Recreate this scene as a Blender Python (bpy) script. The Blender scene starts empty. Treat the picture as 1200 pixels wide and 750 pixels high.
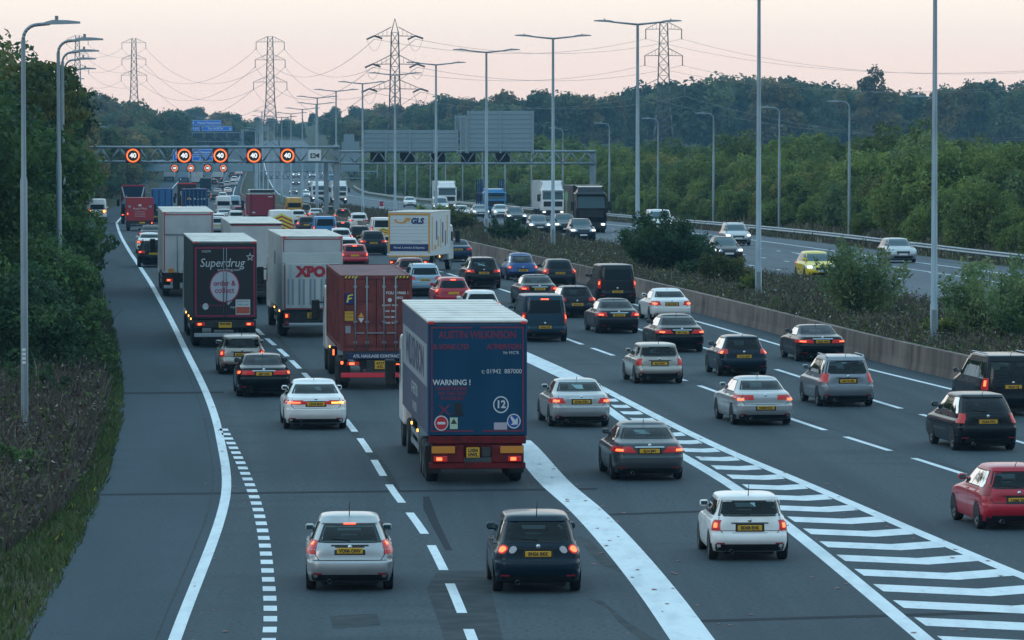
import bpy, math, random
import numpy as np
from mathutils import Vector, Matrix

SC = bpy.context.scene
COL = SC.collection
rng = random.Random(7)
nr = np.random.RandomState(11)

# ---------------------------------------------------------------- camera, sky, sun
CAMH = 9.84
FPX = 5980.0                     # focal length in pixels of a 1200 px wide frame
TILT = math.atan(256.0 / FPX)
cam_d = bpy.data.cameras.new('camera')
cam = bpy.data.objects.new('camera', cam_d)
COL.objects.link(cam)
cam.location = (0, 0, CAMH)
cam.rotation_euler = (math.pi / 2 - TILT, 0, 0)
cam_d.sensor_width = 36
cam_d.lens = 36 * FPX / 1200
cam_d.clip_start = 1
cam_d.clip_end = 20000
SC.camera = cam

W = bpy.data.worlds.new('World')
SC.world = W
W.use_nodes = True
nt = W.node_tree
nt.nodes.clear()
wo = nt.nodes.new('ShaderNodeOutputWorld')
bg = nt.nodes.new('ShaderNodeBackground')
bg2 = nt.nodes.new('ShaderNodeBackground')
add = nt.nodes.new('ShaderNodeAddShader')
sky = nt.nodes.new('ShaderNodeTexSky')
sky.sky_type = 'NISHITA'
sky.sun_disc = False
SUN_EL, SUN_AZ = math.radians(24), math.radians(215)      # compass bearing from +Y, clockwise
sky.sun_elevation = math.radians(6)
sky.sun_rotation = SUN_AZ
tc = nt.nodes.new('ShaderNodeTexCoord')
sep = nt.nodes.new('ShaderNodeSeparateXYZ')
def sky_ramp(stops):
    ramp = nt.nodes.new('ShaderNodeValToRGB')
    ramp.color_ramp.interpolation = 'EASE'
    els = ramp.color_ramp.elements
    while len(els) < len(stops):
        els.new(.5)
    for e, (p, c) in zip(els, stops):
        e.position = p
        e.color = (*c, 1)
    nt.links.new(sep.outputs['Z'], ramp.inputs[0])
    return ramp
# afterglow ahead of the camera, cooler and dimmer sky behind it
front = sky_ramp([(0.0, (.86, .665, .59)), (.006, (.87, .69, .61)), (.020, (.90, .79, .695)), (.07, (.96, .93, .90)), (.25, (.68, .90, 1.02)), (.6, (.44, .73, .93)), (1.0, (.36, .635, .83))])
back = sky_ramp([(0.0, (.09, .115, .15)), (.06, (.15, .20, .26)), (.30, (.26, .46, .63)), (.6, (.38, .66, .86)), (1.0, (.36, .635, .83))])
mrs = nt.nodes.new('ShaderNodeMapRange')
mrs.inputs['From Min'].default_value = -.45
mrs.inputs['From Max'].default_value = .65
mrs.interpolation_type = 'SMOOTHSTEP'
nt.links.new(sep.outputs['Y'], mrs.inputs['Value'])
mxs = nt.nodes.new('ShaderNodeMix')
mxs.data_type = 'RGBA'
nt.links.new(tc.outputs['Generated'], sep.inputs[0])
nt.links.new(mrs.outputs[0], mxs.inputs[0])
nt.links.new(back.outputs[0], mxs.inputs[6])
nt.links.new(front.outputs[0], mxs.inputs[7])
nt.links.new(mxs.outputs[2], bg.inputs[0])
bg.inputs[1].default_value = 1.30
nt.links.new(sky.outputs[0], bg2.inputs[0])
bg2.inputs[1].default_value = 0.012
nt.links.new(bg.outputs[0], add.inputs[0])
nt.links.new(bg2.outputs[0], add.inputs[1])
nt.links.new(add.outputs[0], wo.inputs[0])

sun_d = bpy.data.lights.new('sun', 'SUN')
sun_d.energy = 0.3
sun_d.angle = math.radians(20)
sun_d.color = (1, .86, .74)
sun = bpy.data.objects.new('sun', sun_d)
COL.objects.link(sun)
d = Vector((math.sin(SUN_AZ) * math.cos(SUN_EL), math.cos(SUN_AZ) * math.cos(SUN_EL), math.sin(SUN_EL)))
sun.rotation_euler = (-d).to_track_quat('-Z', 'Y').to_euler()

SC.view_settings.view_transform = 'Standard'
SC.view_settings.look = 'None'
SC.view_settings.exposure = 0.0
SC.view_settings.gamma = 1
SC.cycles.use_denoising = True
SC.cycles.max_bounces = 6
SC.cycles.diffuse_bounces = 3
SC.cycles.glossy_bounces = 3
SC.cycles.volume_bounces = 1
SC.cycles.caustics_reflective = False
SC.cycles.caustics_refractive = False

# ---------------------------------------------------------------- geometry of the place
def pchip(pts):
    xs = np.array([p[0] for p in pts], float)
    ys = np.array([p[1] for p in pts], float)
    h = np.diff(xs)
    dl = np.diff(ys) / h
    m = np.zeros(len(xs))
    for i in range(1, len(xs) - 1):
        if dl[i - 1] * dl[i] > 0:
            w1, w2 = 2 * h[i] + h[i - 1], h[i] + 2 * h[i - 1]
            m[i] = (w1 + w2) / (w1 / dl[i - 1] + w2 / dl[i])
    m[0], m[-1] = dl[0], dl[-1]
    def f(x):
        if x <= xs[0]:
            return ys[0] + m[0] * (x - xs[0])
        if x >= xs[-1]:
            return ys[-1] + m[-1] * (x - xs[-1])
        i = int(np.searchsorted(xs, x)) - 1
        t = (x - xs[i]) / h[i]
        return float((1 + 2 * t) * (1 - t) ** 2 * ys[i] + t * (1 - t) ** 2 * h[i] * m[i] + t * t * (3 - 2 * t) * ys[i + 1] + t * t * (t - 1) * h[i] * m[i + 1])
    return f

_zr = pchip([(0, 0), (270, 0), (310, -.22), (360, -.62), (420, -1.35), (486, -2.25), (549, -3.15), (800, -6.7), (1000, -9.5), (1150, -11.0), (1300, -10), (1450, -7.2), (1800, -6.6), (2200, -6.6), (2600, -4), (9000, 0)])
def zr(Y):
    return 0.0 if Y <= 270 else _zr(Y)

FAR = [(1154, 0), (1450, 0), (2200, 0)]
EL = pchip([(20, -6.9), (60, -7.9), (93, -8.96), (113.6, -9.75), (155.6, -12.06), (185, -14.3), (270, -21.8), (364, -30.6), (517, -43.4), (549, -46), (1154, -81.5), (1450, -94.5), (2200, -132)])
L0 = pchip([(20, -4.2), (60, -5.2), (93, -6.17), (125, -7.06), (150, -8.61), (209, -13.55), (300, -21.7), (364, -27.4), (517, -40), (549, -42.5), (1154, -78), (1450, -91), (2200, -128.5)])
D12 = pchip([(20, 2.3), (60, .7), (93.2, -.73), (114, -1.86), (130, -3.1), (147, -4.3), (195, -8.5), (220, -11), (300, -18), (549, -39.1)])
D23 = pchip([(20, 6.2), (60, 4.6), (93, 3.3), (101, 2.98), (122, 1.84), (131, 1.14), (147, .2), (175, -2.4), (220, -6.8), (300, -14.4), (549, -35.7)])
IL = pchip([(20, 10.4), (60, 8.9), (93, 7.56), (127, 5.87), (156, 3.53), (178.6, 2.15)])
IR = pchip([(20, 23), (60, 17.2), (93, 12.35), (104.7, 10.7), (131, 7.57), (145, 5.9), (178.6, 2.75)])
D34 = pchip([(178.6, 2.45), (197, .5), (240, -4.3), (300, -11), (549, -32.2)])
D1 = pchip([(20, 28.2), (60, 22.4), (100, 16.8), (137, 11.6), (157, 8.8), (174, 6.8), (207, 2.8), (265, -3.9), (300, -7.7), (549, -28.8)])
D2 = pchip([(20, 32.8), (60, 27), (100, 21.3), (148, 14.6), (165, 12.27), (190, 9.4), (265, -.3), (300, -4.2), (549, -25.4)])
RR = pchip([(20, 37), (60, 31), (104, 24.9), (174, 15.1), (193.6, 12.3), (218, 9.5), (305, -.8), (549, -22), (1154, -63), (1450, -76), (2200, -113)])
OO = pchip([(20, 65), (100, 53), (200, 37.5), (274, 27.5), (318, 22.6), (370, 18.1), (420, 14.2), (549, 3.5), (700, -8), (1050, -32), (1450, -56), (2200, -94)])
def OI(Y):
    return OO(Y) - 14.7
HAZE = 0.00010
OZ = 0.45                                # the far carriageway lies a little higher

def ray(px, py):
    dx, du = px - 600.0, 375.0 - py
    return Vector((dx, FPX * math.cos(TILT) + du * math.sin(TILT), -FPX * math.sin(TILT) + du * math.cos(TILT)))
def at(px, py, Y):
    r = ray(px, py)
    return Vector((r.x, r.y, r.z)) * (Y / r.y) + Vector((0, 0, CAMH))
def ground(px, py, oz=0.0):
    """the point of the road seen at a pixel of the photograph"""
    r = ray(px, py)
    a = 60.0
    prev = None
    Y = a
    while Y < 2600:
        z = CAMH + r.z / r.y * Y
        if z <= zr(Y) + oz:
            lo, hi = Y - 1, Y
            for _ in range(20):
                m = (lo + hi) / 2
                if CAMH + r.z / r.y * m <= zr(m) + oz:
                    hi = m
                else:
                    lo = m
            return Vector((r.x / r.y * hi, hi, zr(hi) + oz))
        Y += 1
    return Vector((r.x / r.y * 2000, 2000, zr(2000) + oz))

def slope(f, Y):
    return (f(Y + 3) - f(Y - 3)) / 6
def heading(X, Y, opp=False):
    if opp:
        return slope(OO, Y)
    fs = [L0, D12, D23, D1, D2, RR] if Y < 540 else [L0, RR]
    xs = [f(Y) for f in fs]
    return float(np.interp(X, xs, [slope(f, Y) for f in fs]))

# ---------------------------------------------------------------- materials
MATS = {}
def mat(name, col, rough=.6, metal=0.0, spec=.5, emit=None, es=1.0, coat=0.0, noise=None, bump=None):
    if name in MATS:
        return MATS[name]
    m = bpy.data.materials.new(name)
    m.use_nodes = True
    t = m.node_tree
    p = t.nodes['Principled BSDF']
    p.inputs['Base Color'].default_value = (*col, 1)
    p.inputs['Roughness'].default_value = rough
    p.inputs['Metallic'].default_value = metal
    p.inputs['Specular IOR Level'].default_value = spec
    if coat:
        p.inputs['Coat Weight'].default_value = coat
        p.inputs['Coat Roughness'].default_value = .06
    if emit:
        p.inputs['Emission Color'].default_value = (*emit, 1)
        p.inputs['Emission Strength'].default_value = es
    if noise:
        # noise: list of (scale(xyz), detail, colour, lo, hi) layers mixed over the base colour
        geo = t.nodes.new('ShaderNodeNewGeometry')
        tcn = t.nodes.new('ShaderNodeTexCoord')
        cur = None
        for (sc, det, c2, lo, hi, space) in noise:
            mp = t.nodes.new('ShaderNodeMapping')
            mp.inputs['Scale'].default_value = sc
            t.links.new(geo.outputs['Position'] if space == 'W' else tcn.outputs['Object'] if space == 'O' else tcn.outputs['UV'], mp.inputs[0])
            n = t.nodes.new('ShaderNodeTexNoise')
            n.inputs['Scale'].default_value = 1
            n.inputs['Detail'].default_value = det
            t.links.new(mp.outputs[0], n.inputs['Vector'])
            mr = t.nodes.new('ShaderNodeMapRange')
            mr.inputs['From Min'].default_value = lo
            mr.inputs['From Max'].default_value = hi
            t.links.new(n.outputs['Fac'], mr.inputs['Value'])
            mx = t.nodes.new('ShaderNodeMix')
            mx.data_type = 'RGBA'
            t.links.new(mr.outputs[0], mx.inputs[0])
            if cur is None:
                mx.inputs[6].default_value = (*col, 1)
            else:
                t.links.new(cur, mx.inputs[6])
            mx.inputs[7].default_value = (*c2, 1)
            cur = mx.outputs[2]
        t.links.new(cur, p.inputs['Base Color'])
    if bump:
        tcn = t.nodes.new('ShaderNodeNewGeometry')
        n = t.nodes.new('ShaderNodeTexNoise')
        n.inputs['Scale'].default_value = bump[0]
        n.inputs['Detail'].default_value = 4
        t.links.new(tcn.outputs['Position'], n.inputs['Vector'])
        b = t.nodes.new('ShaderNodeBump')
        b.inputs['Strength'].default_value = bump[1]
        b.inputs['Distance'].default_value = .02
        t.links.new(n.outputs['Fac'], b.inputs['Height'])
        t.links.new(b.outputs[0], p.inputs['Normal'])
    MATS[name] = m
    return m

def leafmat(name, c1, c2, c3, sc=.5):
    m = bpy.data.materials.new(name)
    m.use_nodes = True
    t = m.node_tree
    p = t.nodes['Principled BSDF']
    p.inputs['Roughness'].default_value = .65
    p.inputs['Specular IOR Level'].default_value = .25
    tcn = t.nodes.new('ShaderNodeTexCoord')
    oi = t.nodes.new('ShaderNodeObjectInfo')
    n = t.nodes.new('ShaderNodeTexNoise')
    n.noise_dimensions = '4D'
    n.inputs['Scale'].default_value = sc
    n.inputs['Detail'].default_value = 3
    mm = t.nodes.new('ShaderNodeMath')
    mm.operation = 'MULTIPLY'
    mm.inputs[1].default_value = 60
    t.links.new(oi.outputs['Random'], mm.inputs[0])
    t.links.new(mm.outputs[0], n.inputs['W'])
    t.links.new(tcn.outputs['Object'], n.inputs['Vector'])
    r = t.nodes.new('ShaderNodeValToRGB')
    r.color_ramp.elements[0].position = .36
    r.color_ramp.elements[0].color = (*c1, 1)
    r.color_ramp.elements[1].position = .5
    r.color_ramp.elements[1].color = (*c2, 1)
    e = r.color_ramp.elements.new(.68)
    e.color = (*c3, 1)
    t.links.new(n.outputs['Fac'], r.inputs[0])
    hs = t.nodes.new('ShaderNodeHueSaturation')
    mr = t.nodes.new('ShaderNodeMapRange')
    mr.inputs['To Min'].default_value = .75
    mr.inputs['To Max'].default_value = 1.3
    t.links.new(oi.outputs['Random'], mr.inputs['Value'])
    t.links.new(mr.outputs[0], hs.inputs['Value'])
    t.links.new(r.outputs[0], hs.inputs['Color'])
    t.links.new(hs.outputs[0], p.inputs['Base Color'])
    tr = t.nodes.new('ShaderNodeBsdfTranslucent')
    t.links.new(hs.outputs[0], tr.inputs['Color'])
    mx = t.nodes.new('ShaderNodeMixShader')
    mx.inputs[0].default_value = .38
    t.links.new(p.outputs[0], mx.inputs[1])
    t.links.new(tr.outputs[0], mx.inputs[2])
    t.links.new(mx.outputs[0], t.nodes['Material Output'].inputs['Surface'])
    MATS[name] = m
    return m

ASPH = (.062, .084, .099)
M_ROAD = mat('asphalt', ASPH, .82, spec=.16, noise=[((.9, .02, 1), 3, (.041, .058, .071), .38, .66, 'UV'), ((.06, .03, 1), 3, (.078, .101, .115), .48, .72, 'UV'), ((.25, .5, 1), 4, (.045, .064, .077), .52, .74, 'W'), ((9, 9, 9), 3, (.036, .042, .047), .46, .74, 'W')], bump=(60, .25))
M_ROAD2 = mat('asphalt_shoulder', (.050, .077, .097), .84, spec=.16, noise=[((.5, .05, 1), 3, (.038, .061, .078), .4, .65, 'UV'), ((.4, .4, 1), 4, (.041, .064, .082), .5, .72, 'W'), ((9, 9, 9), 3, (.036, .045, .052), .46, .74, 'W')], bump=(60, .25))
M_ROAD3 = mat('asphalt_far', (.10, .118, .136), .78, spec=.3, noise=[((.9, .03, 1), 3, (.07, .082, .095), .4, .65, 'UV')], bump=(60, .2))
M_TAR = mat('tar_repair', (.040, .050, .056), .85, spec=.08, noise=[((1.5, 1.5, 1), 3, (.066, .075, .079), .38, .66, 'W')])
M_JOINT = mat('joint_sealant', (.028, .033, .04), .85, spec=.08)
M_PAINT = mat('road_paint', (.76, .79, .80), .7, noise=[((2.2, .5, 1), 5, (.62, .65, .67), .45, .7, 'W'), ((5, 2, 1), 5, (.46, .49, .51), .60, .78, 'W')])
M_GROUND = mat('soil_and_grass', (.06, .065, .03), .95, spec=.1, noise=[((.3, .3, .3), 4, (.085, .07, .045), .4, .62, 'W'), ((.02, .02, .02), 3, (.045, .065, .03), .5, .7, 'W')])
M_RES = mat('reserve_soil', (.075, .062, .045), .95, spec=.1, noise=[((.5, .5, .5), 4, (.05, .06, .03), .42, .6, 'W')])
M_CONC = mat('stained_concrete', (.24, .18, .15), .9, spec=.2, noise=[((1.2, 1.2, .15), 5, (.125, .095, .082), .4, .65, 'W'), ((.25, .25, .6), 3, (.31, .238, .20), .5, .75, 'W')])
M_GALV = mat('galvanised_steel', (.30, .35, .38), .5, .55, noise=[((3, 3, .7), 3, (.22, .27, .30), .4, .7, 'W')])
M_GALVD = mat('weathered_steel', (.23, .27, .29), .6, .4)
M_PYL = mat('pylon_steel', (.17, .155, .15), .65, .3)
M_WIRE = mat('wire', (.25, .22, .22), .6, .2)
M_SIGNB = mat('sign_back_sheet', (.24, .32, .36), .55, .1)
M_SIGNB2 = mat('sign_rib', (.30, .36, .39), .5, .35)
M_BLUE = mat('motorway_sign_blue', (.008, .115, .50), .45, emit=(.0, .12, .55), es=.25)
M_WHITE = mat('white_paint', (.75, .76, .76), .5)
M_BLACK = mat('black_plastic', (.012, .013, .015), .5)
M_RUB = mat('tyre_rubber', (.013, .014, .016), .75)
M_RIM = mat('alloy', (.42, .44, .46), .4, .3)
M_GLASS = mat('dark_glass', (.004, .010, .012), .06, spec=.2)
M_GLASS2 = mat('teal_glass', (.025, .06, .07), .06, spec=.6)
def seeglass(name, tint, facing=.12):
    m = bpy.data.materials.new(name)
    m.use_nodes = True
    t = m.node_tree
    t.nodes.remove(t.nodes['Principled BSDF'])
    tr = t.nodes.new('ShaderNodeBsdfTransparent')
    tr.inputs['Color'].default_value = (*tint, 1)
    gl = t.nodes.new('ShaderNodeBsdfGlossy')
    gl.inputs['Roughness'].default_value = .04
    fr = t.nodes.new('ShaderNodeFresnel')
    fr.inputs['IOR'].default_value = 1.42
    mx = t.nodes.new('ShaderNodeMixShader')
    t.links.new(fr.outputs[0], mx.inputs[0])
    t.links.new(tr.outputs[0], mx.inputs[1])
    t.links.new(gl.outputs[0], mx.inputs[2])
    t.links.new(mx.outputs[0], t.nodes['Material Output'].inputs['Surface'])
    MATS[name] = m
    return m
M_CLEARG = seeglass('tinted_glass', (.52, .66, .66))
M_PRIV = seeglass('privacy_glass', (.22, .30, .32))
M_CABIN = mat('cabin_lining', (.028, .030, .032), .8, spec=.2)
M_SEAT = mat('seat_cloth', (.045, .045, .05), .9, spec=.1)
M_LENS = mat('red_lens', (.22, .010, .012), .2, emit=(1, .03, .02), es=.04)
M_LENSL = mat('lit_red_lens', (.26, .012, .014), .3, emit=(1, .045, .03), es=.16)
M_BULB = mat('lit_red_lamp', (.8, .1, .05), .4, emit=(1, .12, .035), es=3.4)
M_BRAKE = mat('lit_brake_lamp', (.8, .1, .05), .4, emit=(1, .085, .03), es=4.5)
M_AMB = mat('lit_amber_lamp', (.8, .3, .05), .4, emit=(1, .36, .06), es=5)
M_HEAD = mat('lit_head_lamp', (.9, .9, .9), .3, emit=(1, .93, .85), es=2.0)
M_HLENS = mat('head_lamp_lens', (.5, .54, .58), .15, .3)
M_CLEAR = mat('clear_lens', (.55, .5, .5), .15, .2)
M_YPL = mat('yellow_plate', (.68, .36, .015), .5)
M_WPL = mat('white_plate', (.7, .7, .68), .5)
M_INK = mat('plate_ink', (.03, .025, .02), .6)
M_CHROME = mat('chrome', (.6, .62, .64), .18, .9)
M_CHAS = mat('dark_chassis', (.022, .023, .026), .7, noise=[((3, 3, 3), 3, (.05, .048, .045), .5, .75, 'O')])
M_REDCH = mat('red_chassis', (.15, .010, .013), .6, spec=.2, noise=[((3, 3, 3), 3, (.06, .010, .012), .45, .7, 'O')])
M_REFR = mat('red_reflector', (.40, .02, .04), .4)
M_REFY = mat('orange_marker_board', (.62, .22, .02), .5)
M_SEAM = mat('shut_line', (.01, .01, .012), .6)  # also colours the painted shadow round the number plates
M_SIL = mat('silver_trim', (.42, .45, .47), .4, .5)

def paint(name, col, metal=.25, rough=.32):
    return mat('paint_' + name, col, rough, metal, spec=.5 if max(col) > .1 else .22, coat=.35 if max(col) > .1 else .2, noise=[((1.5, 1.5, 2.5), 3, tuple(c * .82 for c in col), .45, .75, 'O')])
P = dict(
    silver=paint('silver', (.47, .46, .455), .5), white=paint('white', (.84, .79, .755), 0), black=paint('black', (.0035, .0045, .007), .0, .22),
    navy=paint('navy', (.006, .018, .032), .1, .25), blue=paint('blue', (.012, .055, .20), .3), midblue=paint('midblue', (.02, .045, .085), .4),
    grey=paint('grey', (.085, .092, .10), .4), dgrey=paint('dgrey', (.018, .023, .030), .3), red=paint('red', (.50, .010, .028), .0),
    maroon=paint('maroon', (.14, .012, .018), .2), cream=paint('cream', (.58, .57, .52), 0), yellow=paint('yellow', (.85, .60, .02), 0),
    skyblue=paint('skyblue', (.04, .22, .46), .2), vanblue=paint('vanblue', (.018, .055, .085), .3), champagne=paint('champagne', (.42, .375, .33), .45),
    zaf=paint('steel_blue', (.25, .265, .29), .45), amber=paint('amber', (.62, .30, .03), 0), brown=paint('brown', (.05, .035, .035), .3),
    royal=paint('royal_red', (.36, .018, .03), 0, .45), bluebox=paint('box_blue', (.025, .13, .34), 0, .5), ltblue=paint('pale_blue', (.34, .44, .52), .3))

# ---------------------------------------------------------------- mesh helpers
def setp(o, label=None, cat=None, group=None, kind=None):
    if label: o['label'] = label
    if cat: o['category'] = cat
    if group: o['group'] = group
    if kind: o['kind'] = kind
    return o
def empty(name, loc=(0, 0, 0), yaw=0.0, label=None, cat=None, group=None):
    o = bpy.data.objects.new(name, None)
    COL.objects.link(o)
    o.location = loc
    o.rotation_euler = (0, 0, yaw)
    o.empty_display_size = .2
    return setp(o, label, cat, group)
def link(name, me, parent=None, loc=None, rot=None):
    o = bpy.data.objects.new(name, me)
    COL.objects.link(o)
    if parent is not None:
        o.parent = parent
    if loc is not None:
        o.location = loc
    if rot is not None:
        o.rotation_euler = rot
    return o

class MB:
    def __init__(s):
        s.v, s.f, s.mi, s.sm, s.uv = [], [], [], [], None
    def add(s, vs, fs, mi=0, smooth=False):
        b = len(s.v)
        s.v += [tuple(v) for v in vs]
        for f in fs:
            s.f.append(tuple(i + b for i in f))
            s.mi.append(mi)
            s.sm.append(smooth)
        return s
    def box(s, x0, x1, y0, y1, z0, z1, mi=0):
        return s.add([(x0, y0, z0), (x1, y0, z0), (x1, y1, z0), (x0, y1, z0), (x0, y0, z1), (x1, y0, z1), (x1, y1, z1), (x0, y1, z1)],
                     [(0, 3, 2, 1), (4, 5, 6, 7), (0, 1, 5, 4), (1, 2, 6, 5), (2, 3, 7, 6), (3, 0, 4, 7)], mi)
    def bbox(s, x0, x1, y0, y1, z0, z1, b=.03, mi=0):
        """box with chamfered edges"""
        vs, key = [], {}
        X, Yv, Z = (x0, x1), (y0, y1), (z0, z1)
        for ix in (0, 1):
            for iy in (0, 1):
                for iz in (0, 1):
                    sx, sy, sz = (b if ix == 0 else -b), (b if iy == 0 else -b), (b if iz == 0 else -b)
                    x, y, z = X[ix], Yv[iy], Z[iz]
                    key[ix, iy, iz, 0] = len(vs); vs.append((x, y + sy, z + sz))
                    key[ix, iy, iz, 1] = len(vs); vs.append((x + sx, y, z + sz))
                    key[ix, iy, iz, 2] = len(vs); vs.append((x + sx, y + sy, z))
        fs = []
        for a in (0, 1):
            fs.append([key[a, 0, 0, 0], key[a, 1, 0, 0], key[a, 1, 1, 0], key[a, 0, 1, 0]][::(-1 if a == 0 else 1)])
            fs.append([key[0, a, 0, 1], key[0, a, 1, 1], key[1, a, 1, 1], key[1, a, 0, 1]][::(-1 if a == 0 else 1)])
            fs.append([key[0, 0, a, 2], key[1, 0, a, 2], key[1, 1, a, 2], key[0, 1, a, 2]][::(-1 if a == 0 else 1)])
        for a in (0, 1):
            for c in (0, 1):
                fs.append([key[a, c, 0, 0], key[a, c, 1, 0], key[a, c, 1, 1], key[a, c, 0, 1]])
                fs.append([key[a, 0, c, 0], key[a, 1, c, 0], key[a, 1, c, 2], key[a, 0, c, 2]])
                fs.append([key[0, a, c, 1], key[1, a, c, 1], key[1, a, c, 2], key[0, a, c, 2]])
        for k in [(i, j, l) for i in (0, 1) for j in (0, 1) for l in (0, 1)]:
            fs.append([key[(*k, 0)], key[(*k, 1)], key[(*k, 2)]])
        return s.add(vs, fs, mi)
    def tube(s, p, q, r0, r1=None, n=8, mi=0, cap=True):
        r1 = r0 if r1 is None else r1
        p, q = Vector(p), Vector(q)
        d = (q - p)
        if d.length < 1e-6:
            return s
        d.normalize()
        a = d.orthogonal().normalized()
        b = d.cross(a)
        vs = []
        for (c, r) in ((p, r0), (q, r1)):
            for i in range(n):
                t = 2 * math.pi * i / n
                vs.append(c + a * (r * math.cos(t)) + b * (r * math.sin(t)))
        fs = [(i, (i + 1) % n, n + (i + 1) % n, n + i) for i in range(n)]
        s.add(vs, fs, mi, True)
        if cap:
            bI = len(s.v) - 2 * n
            s.f += [tuple(bI + i for i in range(n))[::-1], tuple(bI + n + i for i in range(n))]
            s.mi += [mi, mi]
            s.sm += [False, False]
        return s
    def path(s, pts, r, n=6, mi=0):
        for a, b in zip(pts[:-1], pts[1:]):
            s.tube(a, b, r, r, n, mi)
        return s
    def lathe(s, prof, axis='X', c=(0, 0, 0), n=20, mi=0, smooth=True):
        """prof: list of (along axis, radius)"""
        vs = []
        for (a, r) in prof:
            for i in range(n):
                t = 2 * math.pi * i / n
                u, w = r * math.cos(t), r * math.sin(t)
                v = (a, u, w) if axis == 'X' else (u, a, w) if axis == 'Y' else (u, w, a)
                vs.append((v[0] + c[0], v[1] + c[1], v[2] + c[2]))
        fs = []
        for k in range(len(prof) - 1):
            for i in range(n):
                j = (i + 1) % n
                fs.append((k * n + i, k * n + j, (k + 1) * n + j, (k + 1) * n + i))
        s.add(vs, fs, mi, smooth)
        return s
    def disc(s, c, r, axis='Y', n=24, mi=0, r0=0.0, a0=0, a1=2 * math.pi):
        vs, fs = [], []
        for i in range(n + 1):
            t = a0 + (a1 - a0) * i / n
            for rr in (r0, r):
                u, w = rr * math.cos(t), rr * math.sin(t)
                v = (u, 0, w) if axis == 'Y' else (0, u, w) if axis == 'X' else (u, w, 0)
                vs.append((c[0] + v[0], c[1] + v[1], c[2] + v[2]))
        for i in range(n):
            fs.append((2 * i, 2 * i + 1, 2 * i + 3, 2 * i + 2))
        return s.add(vs, fs, mi)
    def quad(s, a, b, c, d, mi=0):
        return s.add([a, b, c, d], [(0, 1, 2, 3)], mi)
    def me(s, name, mats):
        m = bpy.data.meshes.new(name)
        m.from_pydata(s.v, [], s.f)
        for x in (mats if isinstance(mats, (list, tuple)) else [mats]):
            m.materials.append(x)
        m.polygons.foreach_set('material_index', s.mi)
        m.polygons.foreach_set('use_smooth', s.sm)
        m.update()
        return m
    def build(s, name, mats, parent=None, loc=None, rot=None):
        return link(name, s.me(name, mats), parent, loc, rot)

def arrays_mesh(name, verts, faces, mats, mi=None):
    """verts (N,3), faces (M,k) numpy"""
    me = bpy.data.meshes.new(name)
    N, (M, k) = len(verts), faces.shape
    me.vertices.add(N)
    me.vertices.foreach_set('co', np.ascontiguousarray(verts, dtype=np.float32).ravel())
    me.loops.add(M * k)
    me.loops.foreach_set('vertex_index', np.ascontiguousarray(faces, dtype=np.int32).ravel())
    me.polygons.add(M)
    me.polygons.foreach_set('loop_start', np.arange(0, M * k, k, dtype=np.int32))
    me.polygons.foreach_set('loop_total', np.full(M, k, dtype=np.int32))
    for x in mats:
        me.materials.append(x)
    if mi is not None:
        me.polygons.foreach_set('material_index', np.asarray(mi, dtype=np.int32))
    me.update(calc_edges=True)
    return me

_tc = {}
def text_mesh(s, size=1.0, align='CENTER', bold=0.0, spacing=1.0, shear=0.0):
    k = (s, size, align, bold, spacing, shear)
    if k in _tc:
        return _tc[k]
    cu = bpy.data.curves.new('lettering', 'FONT')
    cu.body = s
    cu.size = size
    cu.align_x = align
    cu.align_y = 'CENTER'
    cu.offset = bold
    cu.space_character = spacing
    cu.shear = shear
    cu.resolution_u = 3
    o = bpy.data.objects.new('lettering', cu)
    COL.objects.link(o)
    dg = bpy.context.evaluated_depsgraph_get()
    dg.update()
    me = bpy.data.meshes.new_from_object(o.evaluated_get(dg))
    bpy.data.objects.remove(o)
    bpy.data.curves.remove(cu)
    _tc[k] = me
    return me
def text(parent, s, size, loc, m, face='rear', align='CENTER', bold=0.0, sx=1.0, spacing=1.0, shear=0.0, name='lettering'):
    me = text_mesh(s, size, align, bold, spacing, shear).copy()
    me.materials.clear()
    me.materials.append(m)
    rot = {'rear': (math.pi / 2, 0, 0), 'left': (math.pi / 2, 0, -math.pi / 2), 'right': (math.pi / 2, 0, math.pi / 2), 'front': (math.pi / 2, 0, math.pi)}[face]
    o = link(name, me, parent, loc, rot)
    o.scale = (sx, 1, 1)
    return o
def strip_rows(lines, rows, z_off, name, m, uv=True):
    """a sheet between successive lateral lines f(Y) sampled at rows"""
    v, f, uvs = [], [], []
    nl = len(lines)
    for Y in rows:
        for (fx, zo) in lines:
            x = fx(Y)
            v.append((x, Y, zr(Y) + zo + z_off))
            uvs.append((x - L0(Y), Y))
    for r in range(len(rows) - 1):
        for c in range(nl - 1):
            f.append((r * nl + c, r * nl + c + 1, (r + 1) * nl + c + 1, (r + 1) * nl + c))
    me = bpy.data.meshes.new(name)
    me.from_pydata(v, [], f)
    me.materials.append(m)
    if uv:
        ul = me.uv_layers.new(name='UVMap')
        flat = np.array([uvs[l.vertex_index] for l in me.loops], dtype=np.float32).ravel()
        ul.data.foreach_set('uv', flat)
    return link(name, me)

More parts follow.
